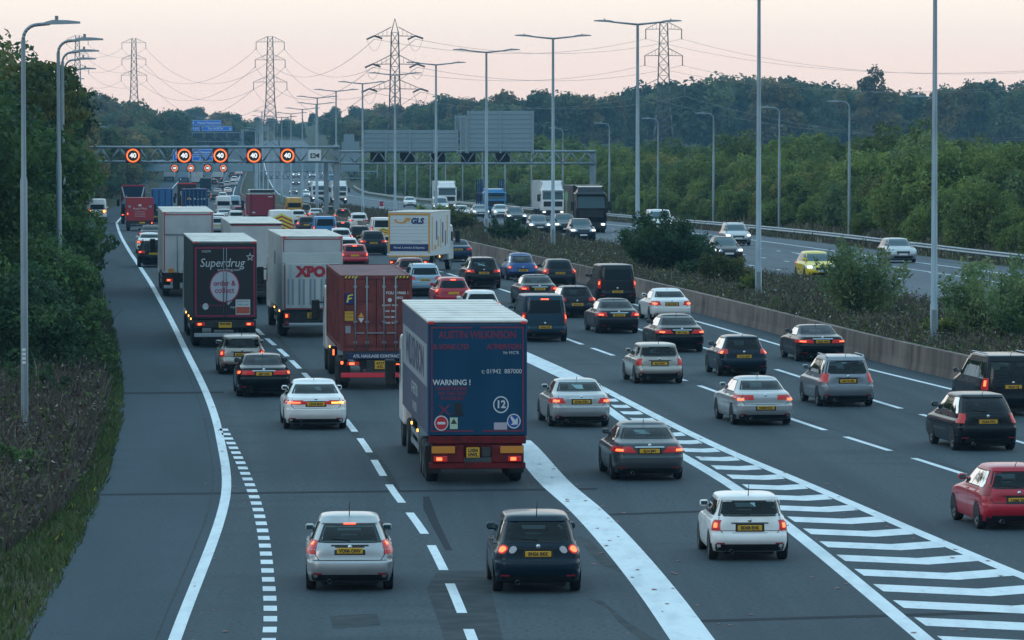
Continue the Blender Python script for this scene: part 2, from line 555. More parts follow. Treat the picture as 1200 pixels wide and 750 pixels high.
# ================================================================ ground, roads, markings
def sstep(a, b, x):
    t = min(1, max(0, (x - a) / (b - a)))
    return t * t * (3 - 2 * t)
rowsY = [-700, -400, -200, -100] + list(range(-40, 300, 6)) + list(range(300, 720, 12)) + list(range(720, 2000, 30)) + [2100, 2300, 2600, 2900]
v, f = [], []
def cols(Y):
    e, r, oi, oo = EL(Y), RR(Y), OI(Y), OO(Y)
    far = 3 * sstep(1450, 1950, Y)
    return [(-1500, 7 + far), (-700, 6 + far), (e - 180, 5 + far), (e - 80, 4.0 + far * .6), (e - 40, 3.2), (e - 20, 2.0), (e - 10, 1.0), (e - 5, .45), (e - 2, .12), (e - .1, -.02), (e + .3, -.08),
            (r + 1.4, -.08), (oi - .6, .3), (oi + .2, OZ - .08), (oo + 3.0, OZ - .08), (oo + 3.5, OZ), (oo + 6, OZ + .3), (oo + 10, OZ + 1.2), (oo + 20, OZ + 2.2), (oo + 45, OZ + 2.0), (oo + 120, OZ + .5 + far * .4),
            (oo + 330, OZ + .5 + far), (800 + max(0, oo), 3 + far), (1600, 5 + far)]
for Y in rowsY:
    for (x, zo) in cols(Y):
        v.append((x, Y, zr(Y) + zo))
nl = len(cols(0))
for r_ in range(len(rowsY) - 1):
    for c in range(nl - 1):
        f.append((r_ * nl + c, r_ * nl + c + 1, (r_ + 1) * nl + c + 1, (r_ + 1) * nl + c))
me = bpy.data.meshes.new('ground')
me.from_pydata(v, [], f)
me.materials.append(M_GROUND)
setp(link('ground', me), kind='structure')
def gz(X, Y):
    cs = cols(Y)
    return zr(Y) + float(np.interp(X, [c[0] for c in cs], [c[1] for c in cs]))

rows = list(np.arange(40, 320, 4.0)) + list(np.arange(320, 1500, 10.0)) + list(np.arange(1500, 2101, 50.0))
o = strip_rows([(EL, 0), (lambda Y: (EL(Y) + L0(Y)) / 2, 0), (lambda Y: L0(Y) - .1, 0)], rows, 0, 'hard_shoulder', M_ROAD2)
setp(o, kind='structure')
mid = [(lambda Y, t=t: (L0(Y) - .1) * (1 - t) + (RR(Y) + 1.5) * t, 0) for t in np.linspace(0, 1, 9)]
setp(strip_rows(mid, rows, 0.0, 'carriageway', M_ROAD), kind='structure')
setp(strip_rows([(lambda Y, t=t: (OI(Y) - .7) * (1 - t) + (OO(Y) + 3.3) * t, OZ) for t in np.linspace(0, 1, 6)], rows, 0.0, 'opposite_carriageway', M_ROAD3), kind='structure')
setp(strip_rows([(lambda Y: RR(Y) + 1.75, .62), (lambda Y: RR(Y) + 3, .66), (lambda Y: (RR(Y) + OI(Y)) / 2, .75), (lambda Y: OI(Y) - 2, .6), (lambda Y: OI(Y) - .4, OZ + .06)], rows, 0, 'central_reserve', M_RES), kind='structure')

PZ = .006
def stripe(m, fx, y0, y1, w, oz=0.0, step=3.0, zo=PZ):
    """append a painted line along fx to the builder"""
    n = max(1, int(math.ceil((y1 - y0) / step)))
    vs = []
    for i in range(n + 1):
        Y = y0 + (y1 - y0) * i / n
        x, z = fx(Y), zr(Y) + oz + zo
        vs += [(x - w / 2, Y, z), (x + w / 2, Y, z)]
    m.add(vs, [(2 * i, 2 * i + 1, 2 * i + 3, 2 * i + 2) for i in range(n)])
def dashes(m, fx, y0, y1, w, on, off, phase=0.0, oz=0.0):
    Y = y0 + phase
    while Y < y1:
        if rng.random() > .0:
            stripe(m, fx, Y, Y + on, w, oz)
        Y += on + off
def paintobj(m, name='road_marking', mt=None):
    return setp(m.build(name, mt or M_PAINT), kind='structure')
m = MB(); stripe(m, L0, 40, 1600, .24); paintobj(m)
m = MB(); stripe(m, RR, 40, 1600, .2); paintobj(m)
m = MB(); dashes(m, D12, 60, 560, .2, 6, 3, 1.9); paintobj(m)
m = MB(); stripe(m, D23, 40, 148, .82); paintobj(m)
m = MB(); dashes(m, D23, 150, 560, .18, 2, 7); paintobj(m)
m = MB(); stripe(m, IL, 40, 178.2, .34); paintobj(m)
m = MB(); stripe(m, IR, 40, 178.2, .34, zo=.009); paintobj(m)
m = MB(); stripe(m, D34, 177, 214, .9, zo=.012); paintobj(m)
m = MB(); dashes(m, D34, 215, 560, .18, 2, 7); paintobj(m)
m = MB(); dashes(m, D1, 60, 560, .2, 6, 3, 2.6); paintobj(m)
m = MB(); dashes(m, D2, 60, 560, .2, 6, 3, 4.4); paintobj(m)
for k in (1, 2, 3):
    m = MB(); dashes(m, lambda Y, k=k: L0(Y) + (RR(Y) - L0(Y)) * k / 4, 580, 1500, .2, 2, 7); paintobj(m)
# the block marking that splits off the left edge line
TG = pchip([(40, -3.4), (70, -3.9), (93, -4.45), (108, -5.2), (122, -6.07), (140, -7.5), (154, -8.75)])
m = MB(); dashes(m, TG, 62, 153, .26, 1, 1, .3); paintobj(m)
# chevrons of the ghost island
m = MB()
Y = 70.0
while Y < 172:
    xl, xr = IL(Y) + .27, IR(Y) - .27
    w = xr - xl
    if w > .25:
        hd = slope(IL, Y) * .5 + slope(IR, Y) * .5
        xm, t = (xl + xr) / 2 + .1 * w, 1.55
        k = .62
        p = []
        for (x, dy) in ((xl, k * (xm - xl) - .13 * (xm - xl)), (xm, 0), (xr, k * (xr - xm) + .13 * (xr - xm))):
            p.append((x, Y + dy))
        vs = []
        for (x, y) in p:
            vs += [(x, y, zr(y) + PZ), (x - .1, y + t, zr(y) + PZ)]
        m.add(vs, [(0, 2, 3, 1), (2, 4, 5, 3)])
    Y += 3.47
paintobj(m)
# opposite carriageway lines
m = MB(); stripe(m, OO, 60, 1600, .2, OZ); paintobj(m)
m = MB(); stripe(m, OI, 60, 1600, .2, OZ); paintobj(m)
for k in (1, 2, 3):
    m = MB(); dashes(m, lambda Y, k=k: OI(Y) + 14.7 * k / 4, 150, 1100, .17, 2, 7, k, OZ); paintobj(m)
m = MB(); stripe(m, lambda Y: OI(Y) + 14.7 * .75 + .3, 262, 330, .14, OZ); paintobj(m)
# tar repairs, joints, skid marks
def patch(pts, mt, name, zo=.003):
    m = MB()
    vs = [(x, y, zr(y) + zo) for (x, y) in pts]
    m.add(vs, [tuple(range(len(vs)))])
    return setp(m.build(name, mt), kind='structure')
def pxs(l):
    return [tuple(ground(a, b)[:2]) for a, b in l]
patch(pxs([(500, 690), (512, 670), (570, 668), (592, 760), (530, 775)]), M_TAR, 'road_patch')
patch(pxs([(386, 722), (442, 719), (446, 733), (390, 737)]), M_TAR, 'road_patch', .0035)
for (a, b, c, dd) in [((20, 580), (700, 572), 2, 0), ((690, 603), (1000, 592), 2, 0), ((800, 727), (1180, 716), 3, 0), ((120, 460), (262, 459), 2, 0)]:
    patch(pxs([a, b, (b[0], b[1] + c), (a[0], a[1] + c)]), M_JOINT, 'expansion_joint', .0034)
patch(pxs([(496, 582), (503, 582), (514, 612), (530, 645), (522, 645), (506, 616), (496, 596)]), M_JOINT, 'tar_seam', .0034)
patch(pxs([(676, 628), (690, 632), (715, 656), (732, 668), (728, 671), (706, 663), (690, 648)]), M_TAR, 'tar_seam', .0034)
patch(pxs([(690, 702), (706, 704), (734, 728), (770, 750), (755, 753), (726, 730), (712, 713)]), M_TAR, 'tar_seam', .0034)
patch(pxs([(322, 392), (330, 396), (372, 448), (392, 470), (408, 495), (398, 494), (376, 464), (350, 432)]), M_TAR, 'tar_seam', .0034)
patch(pxs([(404, 498), (411, 498), (455, 548), (470, 575), (462, 574), (438, 543)]), M_TAR, 'tar_seam', .0034)

# joints between the paved strips
for fx, y0, y1 in ((lambda Y: D1(Y) + .3, 60, 420), (lambda Y: D2(Y) - .3, 60, 420), (lambda Y: L0(Y) - .35, 60, 420)):
    m = MB(); stripe(m, fx, y0, y1, .035, zo=.0036); setp(m.build('longitudinal_joint', M_TAR), kind='structure')
# scattered leaf litter along the painted lines
lv, lf = [], []
for i in range(260):
    fx = rng.choice([IL, IR, D23, D23, L0, RR])
    y = rng.uniform(80, 178)
    x = fx(y) + rng.gauss(0, .5)
    a, s_ = rng.uniform(0, 6.28), rng.uniform(.03, .075)
    b = len(lv)
    for k in range(4):
        lv.append((x + s_ * math.cos(a + k * 1.57), y + 1.6 * s_ * math.sin(a + k * 1.57), zr(y) + .014 + .01 * (k % 2)))
    lf.append((b, b + 1, b + 2, b + 3))
me = bpy.data.meshes.new('fallen_leaves')
me.from_pydata(lv, [], lf)
me.materials.append(mat('dead_leaf', (.30, .12, .10), .8))
setp(link('fallen_leaves', me), kind='stuff')

# ================================================================ concrete barrier and crash barrier
def extrude_path(fx, ys, prof, zfun, name, m, smooth=False):
    v, f = [], []
    n = len(prof)
    for Y in ys:
        for (px_, pz_) in prof:
            v.append((fx(Y) + px_, Y, zfun(Y) + pz_))
    for r in range(len(ys) - 1):
        for c in range(n):
            d_ = (c + 1) % n
            f.append((r * n + c, r * n + d_, (r + 1) * n + d_, (r + 1) * n + c))
    f += [tuple(range(n)), tuple((len(ys) - 1) * n + i for i in range(n))[::-1]]
    me = bpy.data.meshes.new(name)
    me.from_pydata(v, [], f)
    me.materials.append(m)
    return me
ys = list(np.arange(60, 320, 4.0)) + list(np.arange(320, 1500, 12.0))
bar = link('concrete_barrier', extrude_path(lambda Y: RR(Y) + 1.45, ys, [(0, -.05), (.07, .3), (.1, .92), (.36, .92), (.38, -.05)], zr, 'concrete_barrier', M_CONC))
for side in (0,):
    for Y in np.arange(110, 420, 6.0):
        m = MB()
        m.add([(RR(Y) + 1.45 + .062, Y, zr(Y) + .28), (RR(Y) + 1.45 + .062, Y + .07, zr(Y) + .28), (RR(Y) + 1.45 + .094, Y + .07, zr(Y) + .915), (RR(Y) + 1.45 + .094, Y, zr(Y) + .915)], [(0, 1, 2, 3)])
        m.build('joint_groove', M_JOINT, bar)
setp(bar, 'long stained grey concrete barrier wall between the traffic and the planted central reserve', 'barrier')
RAILX = lambda Y: OO(Y) + 4.0
rail = empty('crash_barrier', (RAILX(300), 300, zr(300) + OZ), 0, 'long galvanised steel crash barrier rail below the green scrub beside the far carriageway', 'crash barrier')
ys = list(np.arange(230, 1200, 6.0))
me = extrude_path(RAILX, ys, [(0, .42), (-.05, .48), (0, .57), (-.05, .66), (0, .73), (.04, .73), (.04, .42)], lambda Y: zr(Y) + OZ, 'rail', M_GALV)
o = link('rail', me, rail)
o.matrix_parent_inverse = Matrix.Translation(rail.location).inverted()
pm = MB().box(-.05, .05, -.06, .06, -.1, .6).me('post', M_GALVD)
for Y in np.arange(232, 520, 3.2):
    o = link('post', pm, rail, (RAILX(Y) + .1 - rail.location.x, Y - 300, zr(Y) + OZ - rail.location.z))

# ================================================================ lamp posts
def lamp_double(X, Y, z, H, yaw, label, big=True):
    r = empty('street_lamp', (X, Y, z), yaw, label, 'street lamp', 'double lamps along the central reserve')
    m = MB().lathe([(0, .15), (1.6, .15), (1.62, .125), (H, .075)], 'Z', n=12)
    m.build('pole', M_GALV, r)
    for s in (-1, 1):
        a = MB().tube((0, 0, H - .02), (s * 1.5, 0, H + .13), .06, .045, 8).build('arm', M_GALV, r)
        b = MB()
        prof = [(1.35, .06, .06), (1.6, .13, .09), (2.1, .15, .08), (2.45, .06, .03)]
        vs = []
        for (x, w, h) in prof:
            zz = H + .13 + (x - 1.5) * .06
            vs += [(s * x, -w, zz - .03), (s * x, w, zz - .03), (s * x, w * .7, zz + h), (s * x, -w * .7, zz + h)]
        fs = [(4 * i + k, 4 * i + (k + 1) % 4, 4 * i + 4 + (k + 1) % 4, 4 * i + 4 + k) for i in range(3) for k in range(4)] + [(0, 1, 2, 3), (15, 14, 13, 12)]
        b.add(vs, fs)
        b.lathe([(0, .04), (.1, .04)], 'Z', (s * 1.85, 0, H + .2), 8)
        b.build('lantern', M_GALVD, r)
    MB().bbox(-.09, .09, -.19, -.14, .5, 1.4, .01).build('access_door', M_GALVD, r)
    return r
cl = [(1095, 192), (889, 235), (747, 286), (648, 327), (570, 374), (511, 420), (463, 465), (425, 510), (394, 556), (372, 605)]
words = ['tallest double lamp post beside the rightmost roadside bush, its arms out of frame', 'double lamp post between two leafy bushes on the reserve, arms cut by the frame top',
         'double lamp post rising beside the biggest dark bush of the reserve', 'double lamp post by the round bush behind the blue beetle car', 'double lamp post rising behind the white and yellow box lorry cab',
         'sixth double lamp post of the reserve row, counted from the right', 'double lamp post standing in line with the tallest lattice pylon', 'double lamp post just past the tallest pylon, eighth of the row', 'double lamp post beside the gantry middle column', 'tenth double lamp post of the reserve row, small and far']
for i, (px, Y) in enumerate(cl):
    X = (px - 600) / FPX * Y
    lamp_double(X, Y, zr(Y) + .62, 13.95 if i == 1 else 13.6, math.atan(-slope(RR, Y)) * .0 + .02 * rng.uniform(-1, 1), words[i])
for Y in list(range(655, 1500, 52)):
    lamp_double(RR(Y) + 5, Y, zr(Y) + .55, 13.6, 0, 'small distant double lamp post beyond the speed limit gantry')
def lamp_single(X, Y, z, H, yaw, label, group, reach=1.0):
    """arm towards local +X"""
    r = empty('lamp_post', (X, Y, z), yaw, label, 'street lamp', group)
    m = MB().lathe([(0, .105), (H * .62, .10), (H * .63, .072), (H - .55, .062)], 'Z', n=12)
    m.build('pole', M_GALV, r)
    pts = [(.42 * (1 - math.cos(t)), 0, H - .55 + .42 * math.sin(t)) for t in np.linspace(0, math.pi / 2, 7)] + [(.75 * reach, 0, H - .1)]
    MB().path(pts, .05, 8).build('arm', M_GALV, r)
    b = MB()
    vs = []
    for (x, w, h) in [(.62, .07, .05), (.85, .15, .1), (1.25, .16, .08), (1.62, .06, .03)]:
        x *= reach
        zz = H - .12 + x * .03
        vs += [(x, -w, zz - .03), (x, w, zz - .03), (x, w * .7, zz + h), (x, -w * .7, zz + h)]
    b.add(vs, [(4 * i + k, 4 * i + (k + 1) % 4, 4 * i + 4 + (k + 1) % 4, 4 * i + 4 + k) for i in range(3) for k in range(4)] + [(0, 1, 2, 3), (15, 14, 13, 12)])
    b.lathe([(0, .05), (.12, .05)], 'Z', (.95 * reach, 0, H + .0), 8)
    b.build('lantern', M_GALVD, r)
    return r
wl = ['nearest single lamp post, standing full height in the brown roadside weeds', 'second single lamp post of the verge row, against the dark roadside trees', 'third single lamp post of the verge row, arm just below the second', 'fourth single lamp post of the verge row, half lost in leaves', 'fifth single lamp post of the verge row, only its lantern clear of the leaves']
for i, (px, Y) in enumerate([(28, 145), (69, 184), (74, 226), (77, 268), (82, 312)]):
    o = lamp_single((px - 600) / FPX * Y, Y, zr(Y) + .15, 12.0, 0, wl[i], 'single lamp posts on the tree lined verge')
    if i == 0:
        m = MB()
        for k in range(4):
            m.box(-.05, .05, -.16, -.145, 2.6 - k * .12, 2.68 - k * .12)
        m.build('number_tag', M_WHITE, o)
for k, Y in enumerate(range(360, 760, 48)):
    lamp_single(EL(Y) - 2, Y, gz(EL(Y) - 2, Y), 12, 0, 'small single lamp post far along the tree lined verge', 'far verge lamps', 1.3)
wr = ['single lamp post hidden behind the tallest double lamp post, over the scrub', 'single lamp post over the tall scrub, between the two nearest double lamp posts', 'curved single lamp post above the scrub right of the second double lamp post', 'curved single lamp post above the scrub left of the second double lamp post', 'single lamp post in front of the pylon that stands before the dark wood', 'single lamp post just past the black lorry cab']
def solve_px(fx, px):
    lo, hi = 200, 1400
    for _ in range(50):
        m_ = (lo + hi) / 2
        if fx(m_) * FPX / m_ + 600 > px:
            lo = m_
        else:
            hi = m_
    return lo
for i, px in enumerate([1095, 995, 913, 836, 771, 714]):
    fx = lambda Y: OO(Y) + 5.6
    Y = solve_px(fx, px)
    lamp_single(fx(Y), Y, gz(fx(Y), Y) - .1, 10.0, math.pi, wr[i], 'single lamp posts behind the crash barrier')
for Y in range(590, 1100, 45):
    lamp_single(OO(Y) + 5.6, Y, gz(OO(Y) + 5.6, Y) - .1, 10.0, math.pi, 'small single lamp post far off beside the opposite carriageway', 'far lamps beside the opposite carriageway')

# ================================================================ gantries and their signs
def truss(m, x0, x1, y, z0, z1, dpt, n, r=.1, rd=.06):
    for yy in (y, y + dpt):
        for z in (z0, z1):
            m.tube((x0, yy, z), (x1, yy, z), r, r, 8)
        for i in range(n):
            a, b = x0 + (x1 - x0) * i / n, x0 + (x1 - x0) * (i + 1) / n
            c = (a + b) / 2
            m.tube((a, yy, z0), (c, yy, z1), rd, rd, 6)
            m.tube((c, yy, z1), (b, yy, z0), rd, rd, 6)
    for i in range(n + 1):
        x = x0 + (x1 - x0) * i / n
        m.tube((x, y, z1), (x, y + dpt, z1), rd, rd, 5)
        m.tube((x, y, z0), (x, y + dpt, z0), rd, rd, 5)
    return m
def zpx(py, Y):
    return at(600, py, Y).z
def xpx(px, Y):
    return (px - 600) / FPX * Y
def col(m, x, y, z0, z1, w=.28):
    m.bbox(x - w, x + w, y - w, y + w, z0, z1, .05)
    m.bbox(x - w - .25, x + w + .25, y - w - .25, y + w + .25, z0 - .2, z0 + .25, .03)
M_SIGNF = mat('matrix_sign_face', (.012, .012, .016), .5)
M_RING = mat('lit_red_ring', (.6, .1, .02), .5, emit=(1, .06, .015), es=1.3)
M_RING2 = mat('lit_orange_ring', (.6, .2, .02), .5, emit=(1, .26, .04), es=1.3)
M_DIG = mat('lit_white_digits', (.8, .8, .8), .5, emit=(1, .97, .92), es=.8)
def matrix_sign(x, y, z, s, label, group, digits=True):
    r = empty('speed_limit_sign', (x, y, z), 0, label, 'speed sign', group)
    h = s / 2
    MB().bbox(-h, h, 0, .3, -h, h, .03).build('housing', M_SIGNF, r)
    m = MB().disc((0, -.012, 0), h * .92, 'Y', 40, 0, h * .74)
    m.build('red_ring', M_RING, r)
    MB().disc((0, -.016, 0), h * .83, 'Y', 40, 0, h * .71).build('inner_ring', M_RING2, r)
    if digits:
        text(r, '40', s * .43, (0, -.014, -.01), M_DIG, bold=.025, name='digits')
    else:
        text(r, '40', s * .46, (0, -.014, -.01), M_DIG, bold=.04, name='digits')
    return r
G1 = empty('sign_gantry', (xpx(395, 549), 549, zr(549)), 0, 'steel lattice gantry spanning the busy lanes and carrying the lit speed signs', 'gantry')
def world_child(o, parent):
    o.parent = parent
    o.matrix_parent_inverse = Matrix.Translation(parent.location).inverted()
    return o
Yg = 549
m = MB(); truss(m, xpx(62, Yg), xpx(397, Yg), Yg, zpx(189.5, Yg), zpx(172.5, Yg), 1.3, 15, .13, .075)
world_child(m.build('truss', M_GALV), G1)
m = MB(); col(m, xpx(394, Yg), Yg + .6, zr(Yg), zpx(170, Yg), .33); world_child(m.build('column', M_GALV), G1)
m = MB(); col(m, xpx(381, Yg), Yg + 3, zr(Yg), zpx(190, Yg), .25); world_child(m.build('column', M_GALV), G1)
m = MB(); col(m, xpx(64, Yg), Yg + .6, gz(xpx(64, Yg), Yg), zpx(171, Yg), .33); world_child(m.build('column', M_GALV), G1)
ls = ['lit 40 speed sign at the tree end of the near gantry, apart from the others', 'lit 40 speed sign beside the blue sign, second on the near gantry', 'lit 40 speed sign in the middle of the near gantry', 'lit 40 speed sign over the dark red trailer, fourth on the near gantry', 'lit 40 speed sign beside the camera sign of the near gantry']
for px, l in zip((156.5, 216.5, 258.7, 298, 337.3), ls):
    matrix_sign(xpx(px, Yg), Yg - .5, zpx(182.3, Yg), 1.62, l, 'lit speed signs on the near gantry')
cs = empty('speed_camera_sign', (xpx(369, Yg), Yg - .5, zpx(182, Yg)), 0, 'white square sign with a black camera picture on the near gantry', 'sign')
MB().bbox(-.68, .68, 0, .06, -.6, .6, .01).build('sign_plate', M_WHITE, cs)
m = MB().box(-.45, .1, -.006, -.002, -.3, .22)
m.add([(.12, -.004, -.1), (.5, -.004, -.3), (.5, -.004, .25), (.12, -.004, .05)], [(0, 1, 2, 3)])
m.build('camera_picture', M_INK, cs)
MB().disc((-.16, -.009, -.04), .17, 'Y', 20, 0, .07).build('camera_lens', M_WHITE, cs)
# gantry of the opposite carriageway: the backs of its direction boards
Yh = 562
G1R = empty('sign_gantry', (xpx(695, Yh), Yh, zr(Yh) + OZ), 0, 'steel lattice gantry over the opposite lanes carrying the backs of grey boards', 'gantry')
m = MB(); truss(m, xpx(397, Yh), xpx(697, Yh), Yh, zpx(191.5, Yh), zpx(177.5, Yh), 1.2, 16, .12, .07)
world_child(m.build('truss', M_GALV), G1R)
m = MB(); col(m, xpx(695, Yh), Yh + .6, gz(xpx(695, Yh), Yh), zpx(176, Yh), .36); world_child(m.build('column', M_GALV), G1R)
def back_board(x0, x1, y0, y1, Y, label, nrib):
    X0, X1, Z0, Z1 = xpx(x0, Y), xpx(x1, Y), zpx(y1, Y), zpx(y0, Y)
    r = empty('direction_sign', ((X0 + X1) / 2, Y, Z0), 0, label, 'road sign')
    w, h = (X1 - X0) / 2, Z1 - Z0
    MB().bbox(-w, w, .08, .16, 0, h, .01).build('panel', M_SIGNB, r)
    for i in range(nrib):
        x = -w + .08 + (2 * w - .16) * i / max(1, nrib - 1)
        MB().box(x - .09, x + .09, -.04, .075, -.3, h + .05).build('upright', M_SIGNB2, r)
    z = .35
    while z < h:
        MB().box(-w, w, .03, .078, z, z + .07).build('sheet_rib', M_SIGNB2, r)
        z += .52
    return r
back_board(424, 537, 152.5, 176.5, Yh - .8, 'long low grey board seen from behind on the opposite gantry', 5)
back_board(533, 546, 135.5, 153, Yh - .3, 'narrow grey board peeking beside the tall board on the opposite gantry', 2)
back_board(539, 547, 137, 176, Yh - .9, 'slim tall grey strip board beside the tallest board on the opposite gantry', 2)
back_board(547.5, 625.5, 130, 176.5, Yh - .8, 'tallest grey board seen from behind on the opposite gantry', 3)
for k, px in enumerate((442, 477, 513.5, 548.5, 589)):
    r = empty('matrix_signal', (xpx(px, Yh), Yh + 1.6, zpx(184.5, Yh)), 0, ['dark signal box seen from behind below the long low board, nearest the middle column', 'dark signal box second from the middle column on the opposite gantry', 'dark signal box third from the middle column, under the end of the long board', 'dark signal box under the slim tall strip board', 'dark signal box below the tallest board'][k], 'signal box', 'dark signal boxes on the opposite gantry')
    MB().bbox(-.8, .8, 0, .4, -.75, .75, .03).build('housing', M_BLACK, r)
    MB().box(-.5, .5, -.1, -.01, -.5, .4).build('back_door', M_SIGNF, r)
# second gantry pair
Yk = 1154
G2 = empty('sign_gantry', (xpx(302, Yk), Yk, zr(Yk)), 0, 'second gantry beyond the first, with a row of small lit signs', 'gantry')
m = MB(); m.bbox(xpx(170, Yk), xpx(297, Yk), Yk, Yk + 1, zpx(201, Yk), zpx(193, Yk), .05); world_child(m.build('beam', M_SIGNB), G2)
m = MB(); truss(m, xpx(170, Yk), xpx(300, Yk), Yk + 1.4, zpx(192.6, Yk), zpx(188, Yk), 1, 16, .1, .06); world_child(m.build('truss', M_GALV), G2)
m = MB(); col(m, xpx(299.5, Yk), Yk + .6, zr(Yk), zpx(186, Yk), .45); world_child(m.build('column', M_GALV), G2)
m = MB(); col(m, xpx(171, Yk), Yk + .6, gz(xpx(171, Yk), Yk), zpx(188, Yk), .4); world_child(m.build('column', M_GALV), G2)
for px, l in zip((205, 224, 243.5, 262), ('small lit speed sign on the second gantry, nearest the trees', 'small lit speed sign second from the trees on the second gantry', 'small lit speed sign third from the trees on the second gantry', 'small lit speed sign of the second gantry, nearest its column')):
    matrix_sign(xpx(px, Yk), Yk - .6, zpx(197, Yk), 1.6, l, 'lit speed signs on the second gantry', False)
def blue_sign(x0, x1, y0, y1, Y, label, lines, arrow=None):
    X0, X1, Z0, Z1 = xpx(x0, Y), xpx(x1, Y), zpx(y1, Y), zpx(y0, Y)
    r = empty('direction_sign', ((X0 + X1) / 2, Y, Z0), 0, label, 'road sign')
    w, h = (X1 - X0) / 2, Z1 - Z0
    MB().bbox(-w, w, 0, .15, 0, h, .02).build('panel', M_BLUE, r)
    b = .12
    m = MB()
    m.box(-w + b, w - b, -.008, -.003, h - b - .1, h - b).box(-w + b, w - b, -.008, -.003, b, b + .1)
    m.box(-w + b, -w + b + .1, -.008, -.003, b + .1, h - b - .1).box(w - b - .1, w - b, -.008, -.003, b + .1, h - b - .1)
    m.build('border', M_WHITE, r)
    for (s, zf, sz, xo) in lines:
        text(r, s, sz, (xo, -.01, h * zf), M_WHITE, bold=.02)
    if arrow:
        x, zf, s = arrow
        MB().add([(x - .1, -.01, h * zf - s), (x + .1, -.01, h * zf - s), (x + .1, -.01, h * zf), (x + .35, -.01, h * zf), (x, -.01, h * zf + s), (x - .35, -.01, h * zf), (x - .1, -.01, h * zf)], [(0, 1, 2, 3, 4, 5, 6)]).build('arrow', M_WHITE, r)
    return r
blue_sign(225, 250, 174.5, 182.2, Yk - .3, 'blue board behind the lit signs of the near gantry, upper of a pair', [('Hemel Hempstead', .5, .62, 0)])
blue_sign(225, 250, 182.8, 190, Yk - .3, 'blue board behind the lit signs of the near gantry, lower of a pair', [('A 414', .5, .6, 0)])
blue_sign(202.5, 211, 175, 190, Yk - .3, 'small blue board with an arrow, partly behind a lit sign', [], (0, .6, .9))
Yr = 1160
G2R = empty('sign_gantry', (xpx(461, Yr), Yr, zr(Yr) + OZ), 0, 'far gantry over the opposite lanes with a thin lattice beam', 'gantry')
m = MB(); truss(m, xpx(305, Yr), xpx(461, Yr), Yr, zpx(209, Yr), zpx(201, Yr), 1.2, 24, .12, .07); world_child(m.build('truss', M_GALV), G2R)
m = MB(); col(m, xpx(461, Yr), Yr + .6, gz(xpx(461, Yr), Yr), zpx(200, Yr), .4); world_child(m.build('column', M_GALV), G2R)
m = MB(); col(m, xpx(306.5, Yr), Yr + .6, zr(Yr), zpx(200, Yr), .4); world_child(m.build('column', M_GALV), G2R)
back_board(333, 377, 189, 200.5, Yr - .8, 'wide grey board on the far gantry over the opposite lanes', 4)
back_board(400.5, 421, 166, 200, Yr - .8, 'tall grey board on the far gantry beside the near middle column', 3)
back_board(403, 415, 157.5, 166, Yr - .8, 'small grey board topping the tall one on the far gantry', 2)
# third gantry with the big blue boards
Yt = 1800
G3 = empty('sign_gantry', (xpx(284, Yt), Yt, zr(Yt)), 0, 'farthest gantry, under the two large blue boards', 'gantry')
m = MB(); truss(m, xpx(192, Yt), xpx(284, Yt), Yt, zpx(166, Yt), zpx(155.5, Yt), 1.5, 12, .16, .1); world_child(m.build('truss', M_GALV), G3)
for px in (194, 284):
    m = MB(); col(m, xpx(px, Yt), Yt + .6, gz(xpx(px, Yt), Yt) - .5, zpx(152, Yt), .5); world_child(m.build('column', M_GALV), G3)
for px in (212, 232, 246, 260, 276):
    m = MB(); m.bbox(xpx(px - 5, Yt), xpx(px + 5, Yt), Yt - 1, Yt - .6, zpx(162, Yt), zpx(156, Yt), .05); world_child(m.build('signal_box', M_SIGNF), G3)
blue_sign(224.5, 259.5, 140.8, 147.2, Yt - 1, 'large blue direction board high up, upper of the far pair', [('Hemel Hempstead', .5, 1.05, .8)], (-4.6, .5, .5))
blue_sign(236.5, 272.5, 147.9, 153.6, Yt - 1, 'large blue direction board high up, lower of the far pair', [('The NORTH', .5, 1.0, -.6)], (4.6, .45, .5))
blue_sign(224.5, 234.5, 148.4, 153.6, Yt - 1, 'small blue board beside the far pair of direction boards', [('A 414', .5, .8, 0)])

# small signs
o = empty('roadside_sign', (xpx(148, 520), 520, gz(xpx(148, 520), 520)), 0, 'small grey triangular sign back on a post, between the white van and the tipper lorry', 'road sign')
MB().tube((0, 0, 0), (0, 0, 3.1), .04).build('post', M_GALVD, o)
MB().add([(-.75, -.03, 1.9), (.75, -.03, 1.9), (0, -.03, 3.2), (-.75, .0, 1.9), (.75, .0, 1.9), (0, .0, 3.2)], [(0, 1, 2), (5, 4, 3), (0, 3, 4, 1), (1, 4, 5, 2), (2, 5, 3, 0)]).build('plate', M_GALVD, o)
pmk = ground(386.5 + 60, 243)
o = empty('marker_post', (xpx(447, 620), 620, gz(xpx(447, 620), 620)), 0, 'red topped white marker board on the reserve beyond the box lorry', 'marker')
MB().box(-.3, .3, 0, .06, 0, .9).build('white_board', M_WHITE, o)
MB().box(-.22, .22, 0, .06, .9, 1.5).build('red_board', M_REFR, o)
o = empty('roadside_sign', (at(1054, 265, 360).x, 360, gz(at(1054, 265, 360).x, 360)), 0, 'small blue grey sign back half buried in the scrub behind the crash barrier', 'road sign')
MB().tube((0, 0, 0), (0, 0, 2.2), .05).build('post', M_GALVD, o)
MB().bbox(-.45, .45, -.06, -.02, 1.3, 2.5, .01).build('plate', mat('sign_blue_grey', (.06, .12, .17), .6), o)

